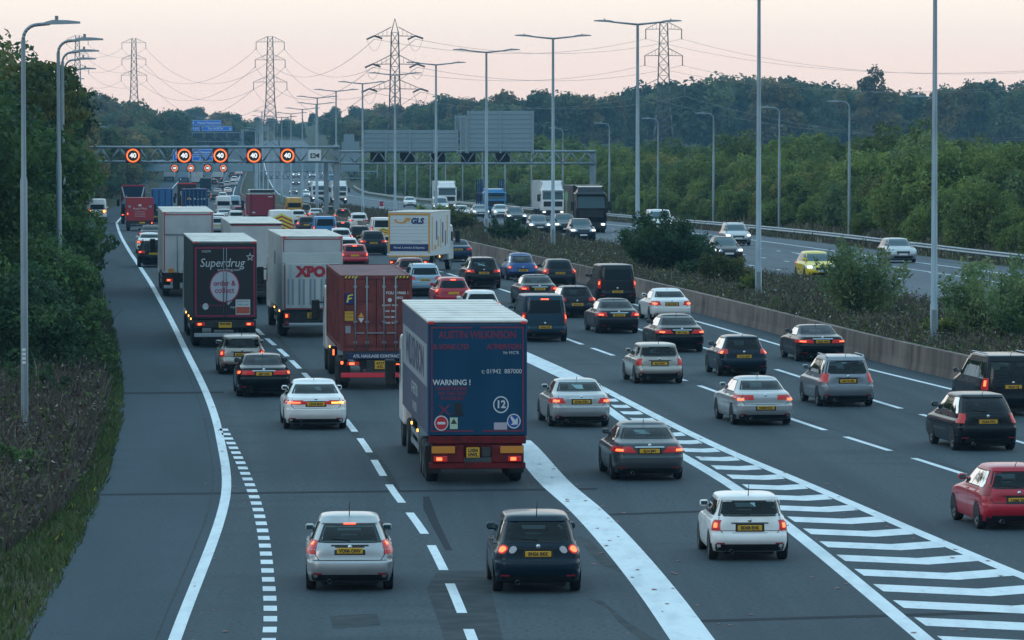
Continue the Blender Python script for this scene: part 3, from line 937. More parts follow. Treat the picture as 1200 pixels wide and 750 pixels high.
# ================================================================ pylons and wires
def pylon(X, Y, zb, zt, arms, bw, tw, label, tension=False, waist=.42):
    """arms: list of (z, half length); bw / tw: base and top half widths"""
    r = empty('electricity_pylon', (X, Y, zb), 0, label, 'pylon')
    H = zt - zb
    m = MB()
    wz = H * waist
    def hw(z):
        return bw + (tw * 1.7 - bw) * z / wz if z < wz else tw * 1.7 + (tw - tw * 1.7) * (z - wz) / (H - wz)
    n = 13
    zs = [wz * (1 - (1 - i / 5) ** 1.25) for i in range(6)] + [wz + (H - wz) * i / 8 for i in range(1, 9)]
    cr = [(-1, -1), (1, -1), (1, 1), (-1, 1)]
    for a, b in zip(zs[:-1], zs[1:]):
        wa, wb = hw(a), hw(b)
        for k in range(4):
            c, d_ = cr[k], cr[(k + 1) % 4]
            m.tube((c[0] * wa, c[1] * wa, a), (c[0] * wb, c[1] * wb, b), .13, .13, 5)
            m.tube((c[0] * wa, c[1] * wa, a), (d_[0] * wb, d_[1] * wb, b), .075, .075, 4)
            m.tube((d_[0] * wa, d_[1] * wa, a), (c[0] * wb, c[1] * wb, b), .075, .075, 4)
            m.tube((c[0] * wb, c[1] * wb, b), (d_[0] * wb, d_[1] * wb, b), .07, .07, 4)
    if tension:
        for c in cr:
            m.tube((c[0] * tw, c[1] * tw, H), (0, 0, H + 3.0), .1, .07, 5)
    m.build('lattice_tower', M_PYL, r)
    tips = []
    for (z, hl) in arms:
        zl = z - zb
        w = hw(zl)
        for s in (-1, 1):
            m = MB()
            for k in (-1, 1):
                m.tube((s * w, k * w, zl), (s * hl, 0, zl - .1), .085, .07, 5)
                m.tube((s * w, k * w, zl + 1.9), (s * hl, 0, zl), .085, .07, 5)
            for t in (.25, .5, .75):
                x = s * (w + (hl - w) * t)
                kk = 1 - t
                m.tube((x, -w * kk, zl), (x, -w * kk, zl + 1.9 * kk), .05, .05, 4)
                m.tube((x, w * kk, zl), (x, -w * kk, zl), .05, .05, 4)
            m.build('cross_arm', M_PYL, r)
        for s in (-1, 1):
            if tension:
                m = MB()
                m.tube((s * hl, 0, zl), (s * hl - 1.6, -1, zl - .75), .2, .2, 6)
                m.tube((s * hl, 0, zl), (s * hl + 1.6, 1, zl - .55), .2, .2, 6)
                pts = [(s * hl - 1.6 + 3.2 * t, 0, zl - .7 - 4 * 2.6 * t * (1 - t)) for t in np.linspace(0, 1, 9)]
                m.path(pts, .035, 4)
                tips.append((X + s * hl, Y, zb + zl - .7))
            else:
                m = MB().tube((s * hl, 0, zl), (s * hl, 0, zl - 2.6), .13, .13, 6).tube((s * hl - .25, 0, zl - 2.6), (s * hl + .25, 0, zl - 2.6), .1, .1, 5)
                tips.append((X + s * hl, Y, zb + zl - 2.6))
            m.build('insulator', M_PYL, r)
    return tips
def pyl_px(px, Y, top, arm_py, half_px, label, tension=False, bw=3.0, tw=.9, zb=None, tip=None):
    X = xpx(px, Y)
    zb = gz(X, Y) if zb is None else zb
    s = FPX / Y
    return pylon(X, Y, zb, zpx(top, Y), [(zpx(p, Y), h / s) for p, h in zip(arm_py, half_px)], bw, tw, label, tension)
tA = pyl_px(463, 1100, 38, (42, 75, 104), (24, 26, 30), 'tallest dark lattice pylon with pointed top, behind the grey sign boards', True, 3.6, .75)
tB = pyl_px(777.5, 1350, 27, (34, 65, 101), (21, 22, 25), 'lattice pylon standing in front of the dark wood beyond the scrub', False, 3.3, 1.0)
tC = pyl_px(317, 1800, 43, (49, 70, 96), (16.5, 17.5, 19.5), 'lattice pylon rising behind the gantry speed signs, next to the tallest pylon', False, 3.2, .9)
tD = pyl_px(157.5, 2300, 45, (50, 69, 88), (14, 14, 15), 'lattice pylon above the rounded far trees, between two others', False, 3.0, .9)
tE = pyl_px(91.5, 2450, 42, (46, 63, 80), (12.5, 12.5, 13), 'distant lattice pylon partly behind the single lamp post arms', False, 3.0, .9)
def wire(a, b, sag, lab, r=.045):
    a, b = Vector(a), Vector(b)
    n = 22
    pts = [a.lerp(b, i / n) - Vector((0, 0, sag * 4 * (i / n) * (1 - i / n))) for i in range(n + 1)]
    o = MB().path(pts, r, 4).build('power_line', M_WIRE)
    setp(o, lab, 'power line', 'overhead power lines')
for i in range(6):
    wire(tA[i], tC[i], 9, 'thin overhead wire between the tallest pylon and the one over the gantry', .05)
    wire(tC[i], tD[i], 14, 'thin sagging overhead wire between the two middle pylons', .06)
    wire(tD[i], tE[i], 5, 'thin overhead wire between the two farthest pylons', .06)
    wire(tA[i], tB[i], 3.5, 'thin overhead wire between the tallest pylon and the pylon by the wood', .045)
    X0, Y0, Z0 = tB[i]
    py_end = (70, 71, 72.5, 73.5, 148, 146)[i]
    yy = 900
    wire(tB[i], (Vector((xpx(1420, yy), yy, zpx((62, 64, 74, 77, 146, 150)[i], yy)))), 6, 'thin overhead wire running from the pylon by the wood out of the frame', .04)

# ================================================================ foliage
LF_DARK = leafmat('leaf_dark', (0.027, 0.063, 0.032), (0.050, 0.104, 0.048), (0.101, 0.169, 0.064))
LF_MID = leafmat('leaf_mid', (0.044, 0.091, 0.036), (0.084, 0.150, 0.050), (0.152, 0.229, 0.076))
LF_OLIVE = leafmat('leaf_olive', (0.044, 0.067, 0.025), (0.092, 0.110, 0.037), (0.184, 0.166, 0.052))
LF_SCRUB = leafmat('leaf_scrub', (0.098, 0.142, 0.040), (0.175, 0.236, 0.061), (0.280, 0.317, 0.083), .9)
LF_WILL = leafmat('leaf_willow', (0.091, 0.143, 0.066), (0.152, 0.221, 0.092), (0.273, 0.311, 0.132), .9)
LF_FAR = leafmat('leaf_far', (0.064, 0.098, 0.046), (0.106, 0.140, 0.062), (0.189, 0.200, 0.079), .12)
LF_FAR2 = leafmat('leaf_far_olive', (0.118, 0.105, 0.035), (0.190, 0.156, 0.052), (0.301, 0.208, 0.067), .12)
LF_SCRUB2 = leafmat('leaf_scrub_dark', (0.084, 0.128, 0.042), (0.154, 0.209, 0.061), (0.245, 0.284, 0.077), .9)
LF_OLIVE2 = leafmat('leaf_scrub_olive', (0.121, 0.137, 0.044), (0.203, 0.208, 0.061), (0.297, 0.267, 0.083), .9)
M_BARK = mat('bark', (.07, .055, .042), .9, noise=[((3, 3, .6), 4, (.035, .028, .022), .4, .65, 'O')])

def leaves(P_, Nn, size, aspect=.55):
    """diamond leaves: P_ (n,3), Nn (n,3) facing, size (n,)"""
    n = len(P_)
    t = nr.normal(size=(n, 3))
    a = np.cross(Nn, t)
    a /= np.linalg.norm(a, axis=1, keepdims=True) + 1e-9
    b = np.cross(Nn, a)
    b /= np.linalg.norm(b, axis=1, keepdims=True) + 1e-9
    s = size[:, None]
    fold = Nn / (np.linalg.norm(Nn, axis=1, keepdims=True) + 1e-9) * s * .12
    V = np.stack([P_ - a * s * .5, P_ + b * s * .5 * aspect + fold, P_ + a * s * .5, P_ - b * s * .5 * aspect + fold], 1).reshape(-1, 3)
    F = np.arange(4 * n).reshape(n, 4)
    return V, F
def crown_pts(blobs, n, shell=.72, rough=.7):
    """points spread through the outer shells of ellipsoid blobs; blobs: (cx,cy,cz,rx,ry,rz)"""
    B = np.array(blobs, float)
    w = (B[:, 3] * B[:, 4] + B[:, 3] * B[:, 5] + B[:, 4] * B[:, 5])
    idx = nr.choice(len(B), n, p=w / w.sum())
    d_ = nr.normal(size=(n, 3))
    d_ /= np.linalg.norm(d_, axis=1, keepdims=True)
    r = shell + (1.08 - shell) * nr.rand(n) ** .6
    # clumping: squeeze the radius with a lumpy function of direction
    lump = 1 + .14 * np.sin(d_[:, 0] * 5 + idx) * np.sin(d_[:, 1] * 6 + 2 * idx) + .1 * np.sin(d_[:, 2] * 9 + idx * 3)
    P_ = B[idx, :3] + d_ * B[idx, 3:6] * (r * lump)[:, None]
    Nn = d_ + rough * nr.normal(size=(n, 3))
    return P_, Nn
def make_blobs(H, R, zlow, nb, seed, top=.9):
    q = np.random.RandomState(seed)
    bl = [(0, 0, zlow + (H - zlow) * .5, R * .62, R * .62, (H - zlow) * .46)]
    for i in range(nb):
        a = q.uniform(0, 2 * math.pi)
        t = q.uniform(0, 1)
        z = zlow + (H - zlow) * (.12 + .76 * t)
        rad = R * math.sqrt(max(.05, 1 - (abs(t - .4) / .68) ** 2)) * q.uniform(.5, .85)
        s = R * q.uniform(.26, .45)
        bl.append((rad * math.cos(a), rad * math.sin(a), min(z, H - s * .6), s * q.uniform(.9, 1.3), s * q.uniform(.9, 1.3), s * q.uniform(.65, .95)))
    return bl
def tree_meshes(H, R, zlow, nb, n, size, lm, seed, aspect=.6):
    bl = make_blobs(H, R, zlow, nb, seed)
    P_, Nn = crown_pts(bl, n)
    V, F = leaves(P_, Nn, size * (0.6 + .8 * nr.rand(n)), aspect)
    cm = arrays_mesh('crown', V, F, [lm])
    m = MB()
    tr = max(.12, H * .017)
    m.lathe([(-.4, tr * 1.5), (.3, tr * 1.15), (H * .3, tr * .85), (H * .62, tr * .5), (H * .85, tr * .2)], 'Z', n=9)
    for k in range(1, min(len(bl), 10)):
        b = bl[k]
        z0 = max(H * .16, b[2] - H * .22)
        m.tube((0, 0, z0), (b[0] * .85, b[1] * .85, b[2]), tr * .4, tr * .1, 6)
    return cm, m.me('trunk', M_BARK)
def put_tree(name, ms, X, Y, z, sc, label, cat, group, parts=('crown', 'trunk')):
    r = empty(name, (X, Y, z), rng.uniform(0, 6.28), label, cat, group)
    r.scale = (sc * rng.uniform(.9, 1.1), sc * rng.uniform(.9, 1.1), sc * rng.uniform(.92, 1.08))
    for pn, me in zip(parts, ms):
        link(pn, me, r)
    return r
near = [tree_meshes(12.5, 4.6, .6, 26, 21000, .36, lm, sd) for lm, sd in ((LF_DARK, 1), (LF_MID, 2), (LF_OLIVE, 3), (LF_MID, 4))]
farT = [tree_meshes(14, 5.5, 1.0, 22, 3000, 1.05, lm, sd) for lm, sd in ((LF_FAR, 21), (LF_FAR, 22), (LF_FAR2, 23), (LF_FAR, 24), (LF_FAR2, 25))]
pine = []
for sd in (31, 32):
    q = np.random.RandomState(sd)
    bl = [(q.uniform(-.3, .3), q.uniform(-.3, .3), 2 + 1.35 * i, max(.35, 3.0 - .27 * i) * q.uniform(.8, 1.1), max(.35, 3.0 - .27 * i) * q.uniform(.8, 1.1), .9) for i in range(10)]
    P_, Nn = crown_pts(bl, 2200, .4)
    V, F = leaves(P_, Nn, .9 * (0.6 + .8 * nr.rand(2200)), .35)
    pine.append((arrays_mesh('crown', V, F, [LF_FAR]), MB().lathe([(-.4, .25), (14.5, .05)], 'Z', n=8).me('trunk', M_BARK)))
sparse = tree_meshes(17, 3.0, 8.5, 9, 900, .8, LF_FAR2, 41)

# the tall trees beside the hard shoulder
spots = [(176, 9.5, 1.0, 1), (184, 5.8, .80, 3), (190, 10.5, 1.1, 0), (203, 5.8, .84, 1), (214, 10, 1.08, 3), (222, 5.2, .92, 0), (240, 5.4, .96, 2), (252, 11, 1.02, 0), (262, 5.2, .96, 1),
         (280, 5.2, .98, 2), (297, 5.0, .96, 0), (310, 11, 1.05, 1), (322, 5.0, .95, 3), (343, 5.0, .98, 0), (366, 4.8, .96, 2), (388, 4.8, .95, 1), (412, 5, .96, 0), (438, 5.2, 1.0, 3), (466, 5.4, 1.0, 0), (500, 6.5, 1.0, 2), (300, 18, 1.05, 0), (230, 18, 1.15, 1)]
verge_spots = [(172, 3.0, .36, 0), (180, 2.4, .42, 1), (191, 2.6, .40, 0), (203, 2.7, .45, 3), (215, 2.8, .45, 1)]
tl = {0: 'dark green leafy tree in the tall row beside the hard shoulder', 1: 'mid green leafy tree in the tall row beside the hard shoulder', 2: 'olive and rust tinged tree in the tall row beside the hard shoulder', 3: 'lighter green broad tree in the tall row beside the hard shoulder'}
for (Y, off, sc, k) in spots:
    X = EL(Y) - off
    put_tree('roadside_tree', near[k], X, Y, gz(X, Y) - .3, sc, tl[k], 'tree', 'roadside trees of kind %d' % (k + 1))
for Y in list(np.arange(475, 1120, 12.0)) + list(np.arange(1120, 1830, 17.0)):
    off = rng.uniform(4.5, 8.5)
    X = EL(Y) - off
    k = rng.randrange(5)
    put_tree('woodland_tree', farT[k], X, Y, gz(X, Y) - .4, rng.uniform(.7, .95), 'small rounded %s tree at the edge of the far hard shoulder' % ('olive' if k in (2, 4) else 'green'), 'tree', 'far shoulder edge, %s trees' % ('olive' if k in (2, 4) else 'green'))
for (Y, off, sc, k) in verge_spots:
    X = EL(Y) - off
    put_tree('verge_sapling', near[k], X, Y, gz(X, Y) - .3, sc, 'small leafy sapling in front of the tall roadside trees, near the second single lamp post', 'tree', 'saplings by the hard shoulder')
# bluish wood further along the same side
for i in range(96):
    Y = 470 + 1340 * (i / 96) + rng.uniform(-8, 8)
    if Y < 1000 and i % 2:
        off = rng.uniform(5.5, 10)
    else:
        off = rng.uniform(13, 60)
    X = EL(Y) - off
    k = rng.randrange(5)
    put_tree('woodland_tree', farT[k], X, Y, gz(X, Y) - .4, rng.uniform(.8, 1.15) * (1.1 if off > 30 else 1.0), 'rounded %s tree of the wood beside the far hard shoulder' % ('olive' if k in (2, 4) else 'blue green'), 'tree', 'far verge wood, %s trees' % ('olive' if k in (2, 4) else 'blue green'))
# treeline closing the road and the dark wood behind the scrub
def wood(x0, x1, Y0, Y1, n, top_f, label, grp):
    for i in range(n):
        px = x0 + (x1 - x0) * (i + rng.random()) / n
        t = rng.random()
        Y = Y0 + (Y1 - Y0) * t
        X = xpx(px, Y)
        zb = gz(X, Y) - .5
        zt = zpx(top_f(px) + rng.uniform(0, 16) * (1 - t * .6), Y)
        k = rng.randrange(5)
        ms = farT[k]
        lab, g2, nm, hh = label % ('olive' if k in (2, 4) else 'blue green'), grp + (', olive' if k in (2, 4) else ', blue green'), 'woodland_tree', 13.4
        if rng.random() < .13:
            ms, lab, g2, nm, hh = pine[rng.randrange(2)], label % 'pointed dark conifer', grp + ', conifers', 'conifer_tree', 15.2
        sc = max(.45, (zt - zb) / hh)
        put_tree(nm, ms, X, Y, zb, sc, lab, 'tree', g2)
topc = pchip([(180, 132), (240, 126), (300, 136), (330, 138), (400, 126), (450, 122), (480, 120), (560, 116)])
wood(180, 560, 2150, 2700, 58, topc, '%s tree of the wood closing off the road ahead', 'wood across the road')
wood(150, 300, 1860, 2060, 30, lambda p: 141, '%s tree of the wood behind the farthest gantry', 'wood behind the farthest gantry')
wood(388, 560, 1480, 1800, 34, lambda p: 137, '%s tree of the wood between the tallest pylon and the far road', 'wood behind the tallest pylon')
topr = pchip([(480, 126), (545, 112), (600, 114), (660, 110), (720, 108), (800, 98), (880, 93), (960, 98), (1040, 108), (1100, 104), (1200, 96), (1260, 96)])
wood(480, 1250, 1560, 1900, 100, topr, '%s tree of the dark wood behind the green scrub', 'dark wood')
for px, Y, top in ((1025, 1600, 86), (1135, 1600, 92), (985, 1640, 104), (690, 1640, 112)):
    X = xpx(px, Y)
    zb = gz(X, Y)
    put_tree('tall_tree', sparse, X, Y, zb, (zpx(top, Y) - zb) / 16.5, 'thin high crowned tree sticking out above the dark wood', 'tree', 'thin trees above the dark wood')
# green scrub bank behind the crash barrier
def bush_mesh(R, H, nb, n, size, lm, seed, aspect=.5):
    q = np.random.RandomState(seed)
    bl = [(0, 0, H * .42, R * .72, R * .72, H * .42)]
    for i in range(nb):
        a, rr = q.uniform(0, 6.28), R * math.sqrt(q.rand()) * .8
        s = R * q.uniform(.15, .36)
        z = H * q.uniform(.2, .95) * (1 - .35 * (rr / R) ** 2)
        bl.append((rr * math.cos(a), rr * math.sin(a), z, s, s, s * q.uniform(.8, 1.3)))
    P_, Nn = crown_pts(bl, n, .62, .8)
    P_[:, 2] = np.maximum(P_[:, 2], .05)
    V, F = leaves(P_, Nn, size * (0.6 + .8 * nr.rand(n)), aspect)
    m = MB()
    for i in range(7):
        b = bl[1 + i % nb]
        m.tube((b[0] * .15, b[1] * .15, -.2), (b[0] * .9, b[1] * .9, b[2]), .06, .02, 5)
    return arrays_mesh('foliage', V, F, [lm]), m.me('stem', M_BARK)
scrub = [bush_mesh(2.9, 4.0, 24, 10500, .26, lm, sd) for lm, sd in ((LF_SCRUB, 51), (LF_SCRUB, 52), (LF_SCRUB2, 53), (LF_OLIVE2, 54), (LF_SCRUB2, 55), (LF_WILL, 56))]
sl = {0: 'bright green', 1: 'bright green', 2: 'mid green', 3: 'olive', 4: 'dark green', 5: 'grey green'}
n = 0
for Y in list(np.arange(262, 800, 7.2)) + list(np.arange(800, 1300, 14)):
    for off, s0 in ((7.5, .62), (11, .9), (16, 1.15), (23, 1.35)):
        if off > 20 and rng.random() < .45:
            continue
        y = Y + rng.uniform(-3, 3)
        X = OO(y) + off + rng.uniform(-1.2, 1.2)
        if X * FPX / y + 600 > 1290:
            continue
        if y > 560 and off < 10 and rng.random() < .5:
            continue
        k = rng.choice([0, 0, 1, 1, 2, 2, 3, 4, 5])
        sc = s0 * rng.uniform(.75, 1.2) * (1.35 if y > 800 else 1)
        put_tree('scrub_bush', scrub[k], X, y, gz(X, y) - .15, sc, '%s bush of the scrub bank behind the crash barrier' % sl[k], 'bush', 'scrub bank, %s bushes' % sl[k], ('foliage', 'stem'))
        n += 1
for (px, Y, off, sc) in ((1080, 350, 12, 1.2), (1195, 330, 11, 1.2), (1120, 345, 15, 1.25), (1010, 400, 17, 1.1), (1145, 318, 8, .95)):
    X = xpx(px, Y)
    put_tree('scrub_bush', scrub[1], X, Y, gz(X, Y) - .15, sc, 'tallest bright green bush clump rising over the scrub bank', 'bush', 'tall clumps of the scrub bank', ('foliage', 'stem'))
print('scrub', n)
for (px, Y, sc) in ((850, 900, 1.2), (872, 880, 1.35), (895, 910, 1.3), (920, 890, 1.5), (945, 900, 1.45), (968, 920, 1.3), (1130, 900, 1.4), (1165, 880, 1.3), (1195, 900, 1.4), (815, 905, 1.1), (790, 920, 1.0), (1010, 905, 1.2), (1060, 890, 1.3)):
    X = xpx(px, Y)
    put_tree('field_bush', scrub[4], X, Y, gz(X, Y) - .15, sc, 'bluish rounded bush in the field between the scrub and the dark wood', 'bush', 'bushes before the dark wood', ('foliage', 'stem'))
# bushes of the central reserve: upright shoots with narrow leaves
def shoots_mesh(R, H, ns, per, size, lm, seed, lean=.5):
    q = np.random.RandomState(seed)
    Ps, Ns, st = [], [], MB()
    for i in range(ns):
        a, rr = q.uniform(0, 6.28), R * .35 * math.sqrt(q.rand())
        base = np.array([rr * math.cos(a), rr * math.sin(a), 0])
        a2 = a + q.uniform(-.6, .6)
        ln = H * q.uniform(.55, 1.05)
        out = R * q.uniform(.15, 1.0)
        tipv = base + np.array([math.cos(a2) * out, math.sin(a2) * out, ln * (1 - .35 * (out / R) ** 2)])
        mid_ = (base + tipv) / 2 + np.array([0, 0, ln * .13])
        t = q.rand(per) ** .7
        pts = ((1 - t) ** 2)[:, None] * base + (2 * t * (1 - t))[:, None] * mid_ + (t ** 2)[:, None] * tipv
        pts = pts + q.normal(size=(per, 3)) * (.10 + .16 * (1 - t))[:, None] * R * .55
        Ps.append(pts)
        Ns.append(q.normal(size=(per, 3)) + np.array([0, -.2, .4]))
        if i % 3 == 0:
            st.tube(base, tuple(mid_), .03, .02, 5)
            st.tube(tuple(mid_), tuple(tipv), .02, .006, 5)
    P_, Nn = np.concatenate(Ps), np.concatenate(Ns)
    P_[:, 2] = np.maximum(P_[:, 2], .02)
    V, F = leaves(P_, Nn, size * (0.6 + .8 * q.rand(len(P_))), .3)
    return arrays_mesh('foliage', V, F, [lm]), st.me('stem', M_BARK)
def reserve_bush(px, py, Y, R, H, ns, per, lm, seed, label, size=.24):
    X = xpx(px, Y)
    ms = shoots_mesh(R, H, ns, per, size, lm, seed)
    r = empty('reserve_bush', (X, Y, zr(Y) + .66), 0, label, 'bush')
    link('foliage', ms[0], r); link('stem', ms[1], r)
reserve_bush(782, 315, 272, 2.15, 3.3, 80, 170, LF_DARK, 61, 'biggest rounded dark green bush on the reserve, hiding the white van', .26)
reserve_bush(842, 335, 252, 1.35, 1.7, 40, 110, LF_OLIVE, 62, 'low dark olive bush on the reserve in front of the dark oncoming car')
reserve_bush(1010, 395, 214, 1.75, 3.5, 55, 110, LF_WILL, 63, 'feathery green bush with thin upright shoots, right of the yellow car')
reserve_bush(1172, 415, 195, 2.1, 3.2, 60, 120, LF_WILL, 64, 'leafy green bush with tall shoots beside the tallest double lamp post')
reserve_bush(1235, 420, 190, 2.0, 2.3, 60, 120, LF_MID, 69, 'dark leafy bush cut by the frame edge above the black people carrier')
reserve_bush(879, 350, 240, .55, 1.15, 18, 70, LF_SCRUB, 65, 'small bright green sapling beside the second double lamp post', .2)
reserve_bush(594, 275, 352, 1.35, 1.7, 36, 120, LF_DARK, 66, 'round dark green bush on the reserve beyond the blue beetle car')
reserve_bush(528, 268, 395, 1.9, 2.3, 40, 140, LF_OLIVE, 67, 'yellowish green bush beside the white and yellow box lorry', .28)
reserve_bush(505, 250, 440, 2.2, 1.8, 40, 120, LF_SCRUB, 68, 'broad light green bush behind the white and yellow box lorry', .3)
reserve_bush(812, 330, 262, .9, 1.0, 24, 80, LF_DARK, 70, 'low straggling bush at the foot of the biggest reserve bush')
def verge_bush(Y, off, R, H, lm, seed, label):
    X = EL(Y) - off
    ms = shoots_mesh(R, H, 34, 100, .2, lm, seed)
    r = empty('verge_bush', (X, Y, gz(X, Y) - .05), 0, label, 'bush')
    link('foliage', ms[0], r); link('stem', ms[1], r)
verge_bush(161, 2.6, 1.0, 1.5, LF_DARK, 81, 'low dark bush in the brown weeds just beyond the nearest single lamp post')
verge_bush(152, 5.2, 1.2, 1.7, LF_MID, 82, 'green bush in the brown weeds left of the nearest single lamp post')
verge_bush(130, 2.2, .7, 1.0, LF_MID, 83, 'small green bush where the brown weeds meet the grass edge')
verge_bush(118, 3.6, .8, 1.1, LF_DARK, 84, 'dark bush low in the brown weeds at the frame edge')
reserve_bush(1105, 410, 197, .8, .9, 22, 70, LF_SCRUB, 71, 'low weedy clump at the foot of the tallest double lamp post', .2)

# weeds and grasses
M_W = [mat('weed_brown', (.125, .10, .075), .9, spec=.1, noise=[((.6, .6, .6), 3, (.09, .072, .06), .4, .65, 'W')]), mat('weed_dun', (.105, .085, .075), .9, spec=.1), mat('weed_straw', (.23, .20, .125), .9, spec=.1),
       mat('weed_green', (.075, .115, .035), .8, spec=.15, noise=[((.5, .5, .5), 3, (.11, .14, .045), .45, .65, 'W')]), mat('weed_flower', (.55, .45, .03), .7), mat('weed_seed', (.40, .36, .32), .9)]

def blades(name, X, Y, Z, h, w, mi, lean=.35):
    n = len(X)
    a = nr.uniform(0, 2 * math.pi, n)
    l = h * lean * nr.rand(n)
    b = nr.uniform(-.9, .9, n)
    cx, cy = np.cos(b) * w / 2, np.sin(b) * w / 2
    base = np.stack([X, Y, Z - .05], 1)
    side = np.stack([cx, cy, np.zeros(n)], 1)
    tip = base + np.stack([np.cos(a) * l, np.sin(a) * l, h], 1)
    midp = base + np.stack([np.cos(a) * l * .35, np.sin(a) * l * .35, h * .55], 1)
    V = np.stack([base - side * .7, base + side * .7, midp + side, tip + side * .2, midp - side], 1).reshape(-1, 3)
    F = np.arange(5 * n).reshape(n, 5)
    return arrays_mesh(name, V, F, M_W, mi)
def field(n, y0, y1, xf, hf, wr_, mats_p, clump=1.1):
    Y = y0 + (y1 - y0) * nr.rand(n)
    t = nr.rand(n)
    X, Z = np.zeros(n), np.zeros(n)
    for i in range(n):
        X[i] = xf(Y[i], t[i])
        Z[i] = hf[0](X[i], Y[i])
    lump = .65 + .5 * (np.sin(X * 1.9 + np.sin(Y * .31) * 2) * np.sin(Y * .43 + X * .7)) * .6 + .25 * nr.rand(n)
    h = (hf[1] + (hf[2] - hf[1]) * nr.rand(n)) * np.clip(lump, .35, 1.3)
    w = wr_[0] + (wr_[1] - wr_[0]) * nr.rand(n)
    mi = nr.choice(len(mats_p), n, p=np.array(mats_p) / sum(mats_p))
    return X, Y, Z, h, w, mi
def tufts(name, q, size, n_per=1.0):
    """small leaves and seed heads on the stalks"""
    X, Y, Z, h, w, mi = q
    t = .25 + .8 * nr.rand(len(X))
    P_ = np.stack([X + nr.normal(size=len(X)) * .10, Y + nr.normal(size=len(X)) * .10, Z + h * t], 1)
    V, F = leaves(P_, nr.normal(size=(len(X), 3)) + np.array([0, -.4, .5]), size * (.5 + nr.rand(len(X))), .5)
    return arrays_mesh(name, V, F, M_W, mi)
edge = lambda Y: .5 + 1.3 * (1 - sstep(98, 128, Y))
wx = lambda Y, t: EL(Y) - edge(Y) - 10 * t ** 1.2
q = field(40000, 84, 240, wx, (gz, .5, 1.35), (.02, .06), (5, 4.5, .5, 1.0, 0, .12))
setp(link('dry_weeds', blades('dry_weeds', *q, .6)), kind='stuff')
q = field(60000, 84, 240, wx, (gz, .5, 1.3), (.02, .06), (5, 4.5, .6, 2.0, .03, .22))
setp(link('dry_weeds', tufts('dry_weeds', q, .13)), kind='stuff')
q = field(26000, 78, 240, lambda Y, t: EL(Y) + .12 - (edge(Y) + .7) * t, (gz, .08, .36), (.02, .05), (.5, .3, .2, 5, .03, .02))
setp(link('verge_grass', blades('verge_grass', *q, .8)), kind='stuff')
q = field(9000, 235, 430, lambda Y, t: EL(Y) - .1 - 4 * t, (gz, .4, 1.2), (.06, .14), (2, 1, .5, 3, 0, .05))
setp(link('verge_grass', blades('verge_grass', *q)), kind='stuff')
rz = lambda X, Y: zr(Y) + .62
rx = lambda Y, t: RR(Y) + 1.9 + (OI(Y) - RR(Y) - 2.2) * t
rxn = lambda Y, t: RR(Y) + 1.85 + 2.2 * t
q = field(48000, 165, 330, rx, (rz, .25, .85), (.018, .045), (4, 2.6, 1.2, 2.6, 0, .1))
setp(link('reserve_grass', blades('reserve_grass', *q, .7)), kind='stuff')
q = field(70000, 165, 330, rx, (rz, .25, .85), (.02, .05), (4, 3, 1.0, 2.2, .02, .25))
setp(link('reserve_weeds', tufts('reserve_weeds', q, .12)), kind='stuff')
q = field(16000, 165, 340, rxn, (rz, .15, .5), (.02, .05), (1, .6, 1.0, 5, .03, .05))
setp(link('reserve_grass', tufts('reserve_grass', q, .14)), kind='stuff')
q = field(20000, 330, 700, rx, (rz, .3, .9), (.06, .14), (4.5, 3, .8, 1.5, 0, .1))
setp(link('reserve_grass', blades('reserve_grass', *q)), kind='stuff')
q = field(26000, 225, 620, lambda Y, t: OO(Y) + 3.4 + 6 * t, (gz, .25, .7), (.05, .14), (4, 1.2, 2.2, 1.6, 0, .05))
setp(link('bank_grass', blades('bank_grass', *q)), kind='stuff')

# ================================================================ air
hz = bpy.data.materials.new('haze')
hz.use_nodes = True
t = hz.node_tree
t.nodes.clear()
out = t.nodes.new('ShaderNodeOutputMaterial')
pv = t.nodes.new('ShaderNodeVolumePrincipled')
pv.inputs['Color'].default_value = (.36, .70, .97, 1)
pv.inputs['Density'].default_value = HAZE
pv.inputs['Anisotropy'].default_value = .2
t.links.new(pv.outputs[0], out.inputs['Volume'])
o = MB().box(-1620, 1720, -760, 2960, -14, 52).build('haze', hz)
setp(o, kind='stuff')
o.display_type = 'WIRE'

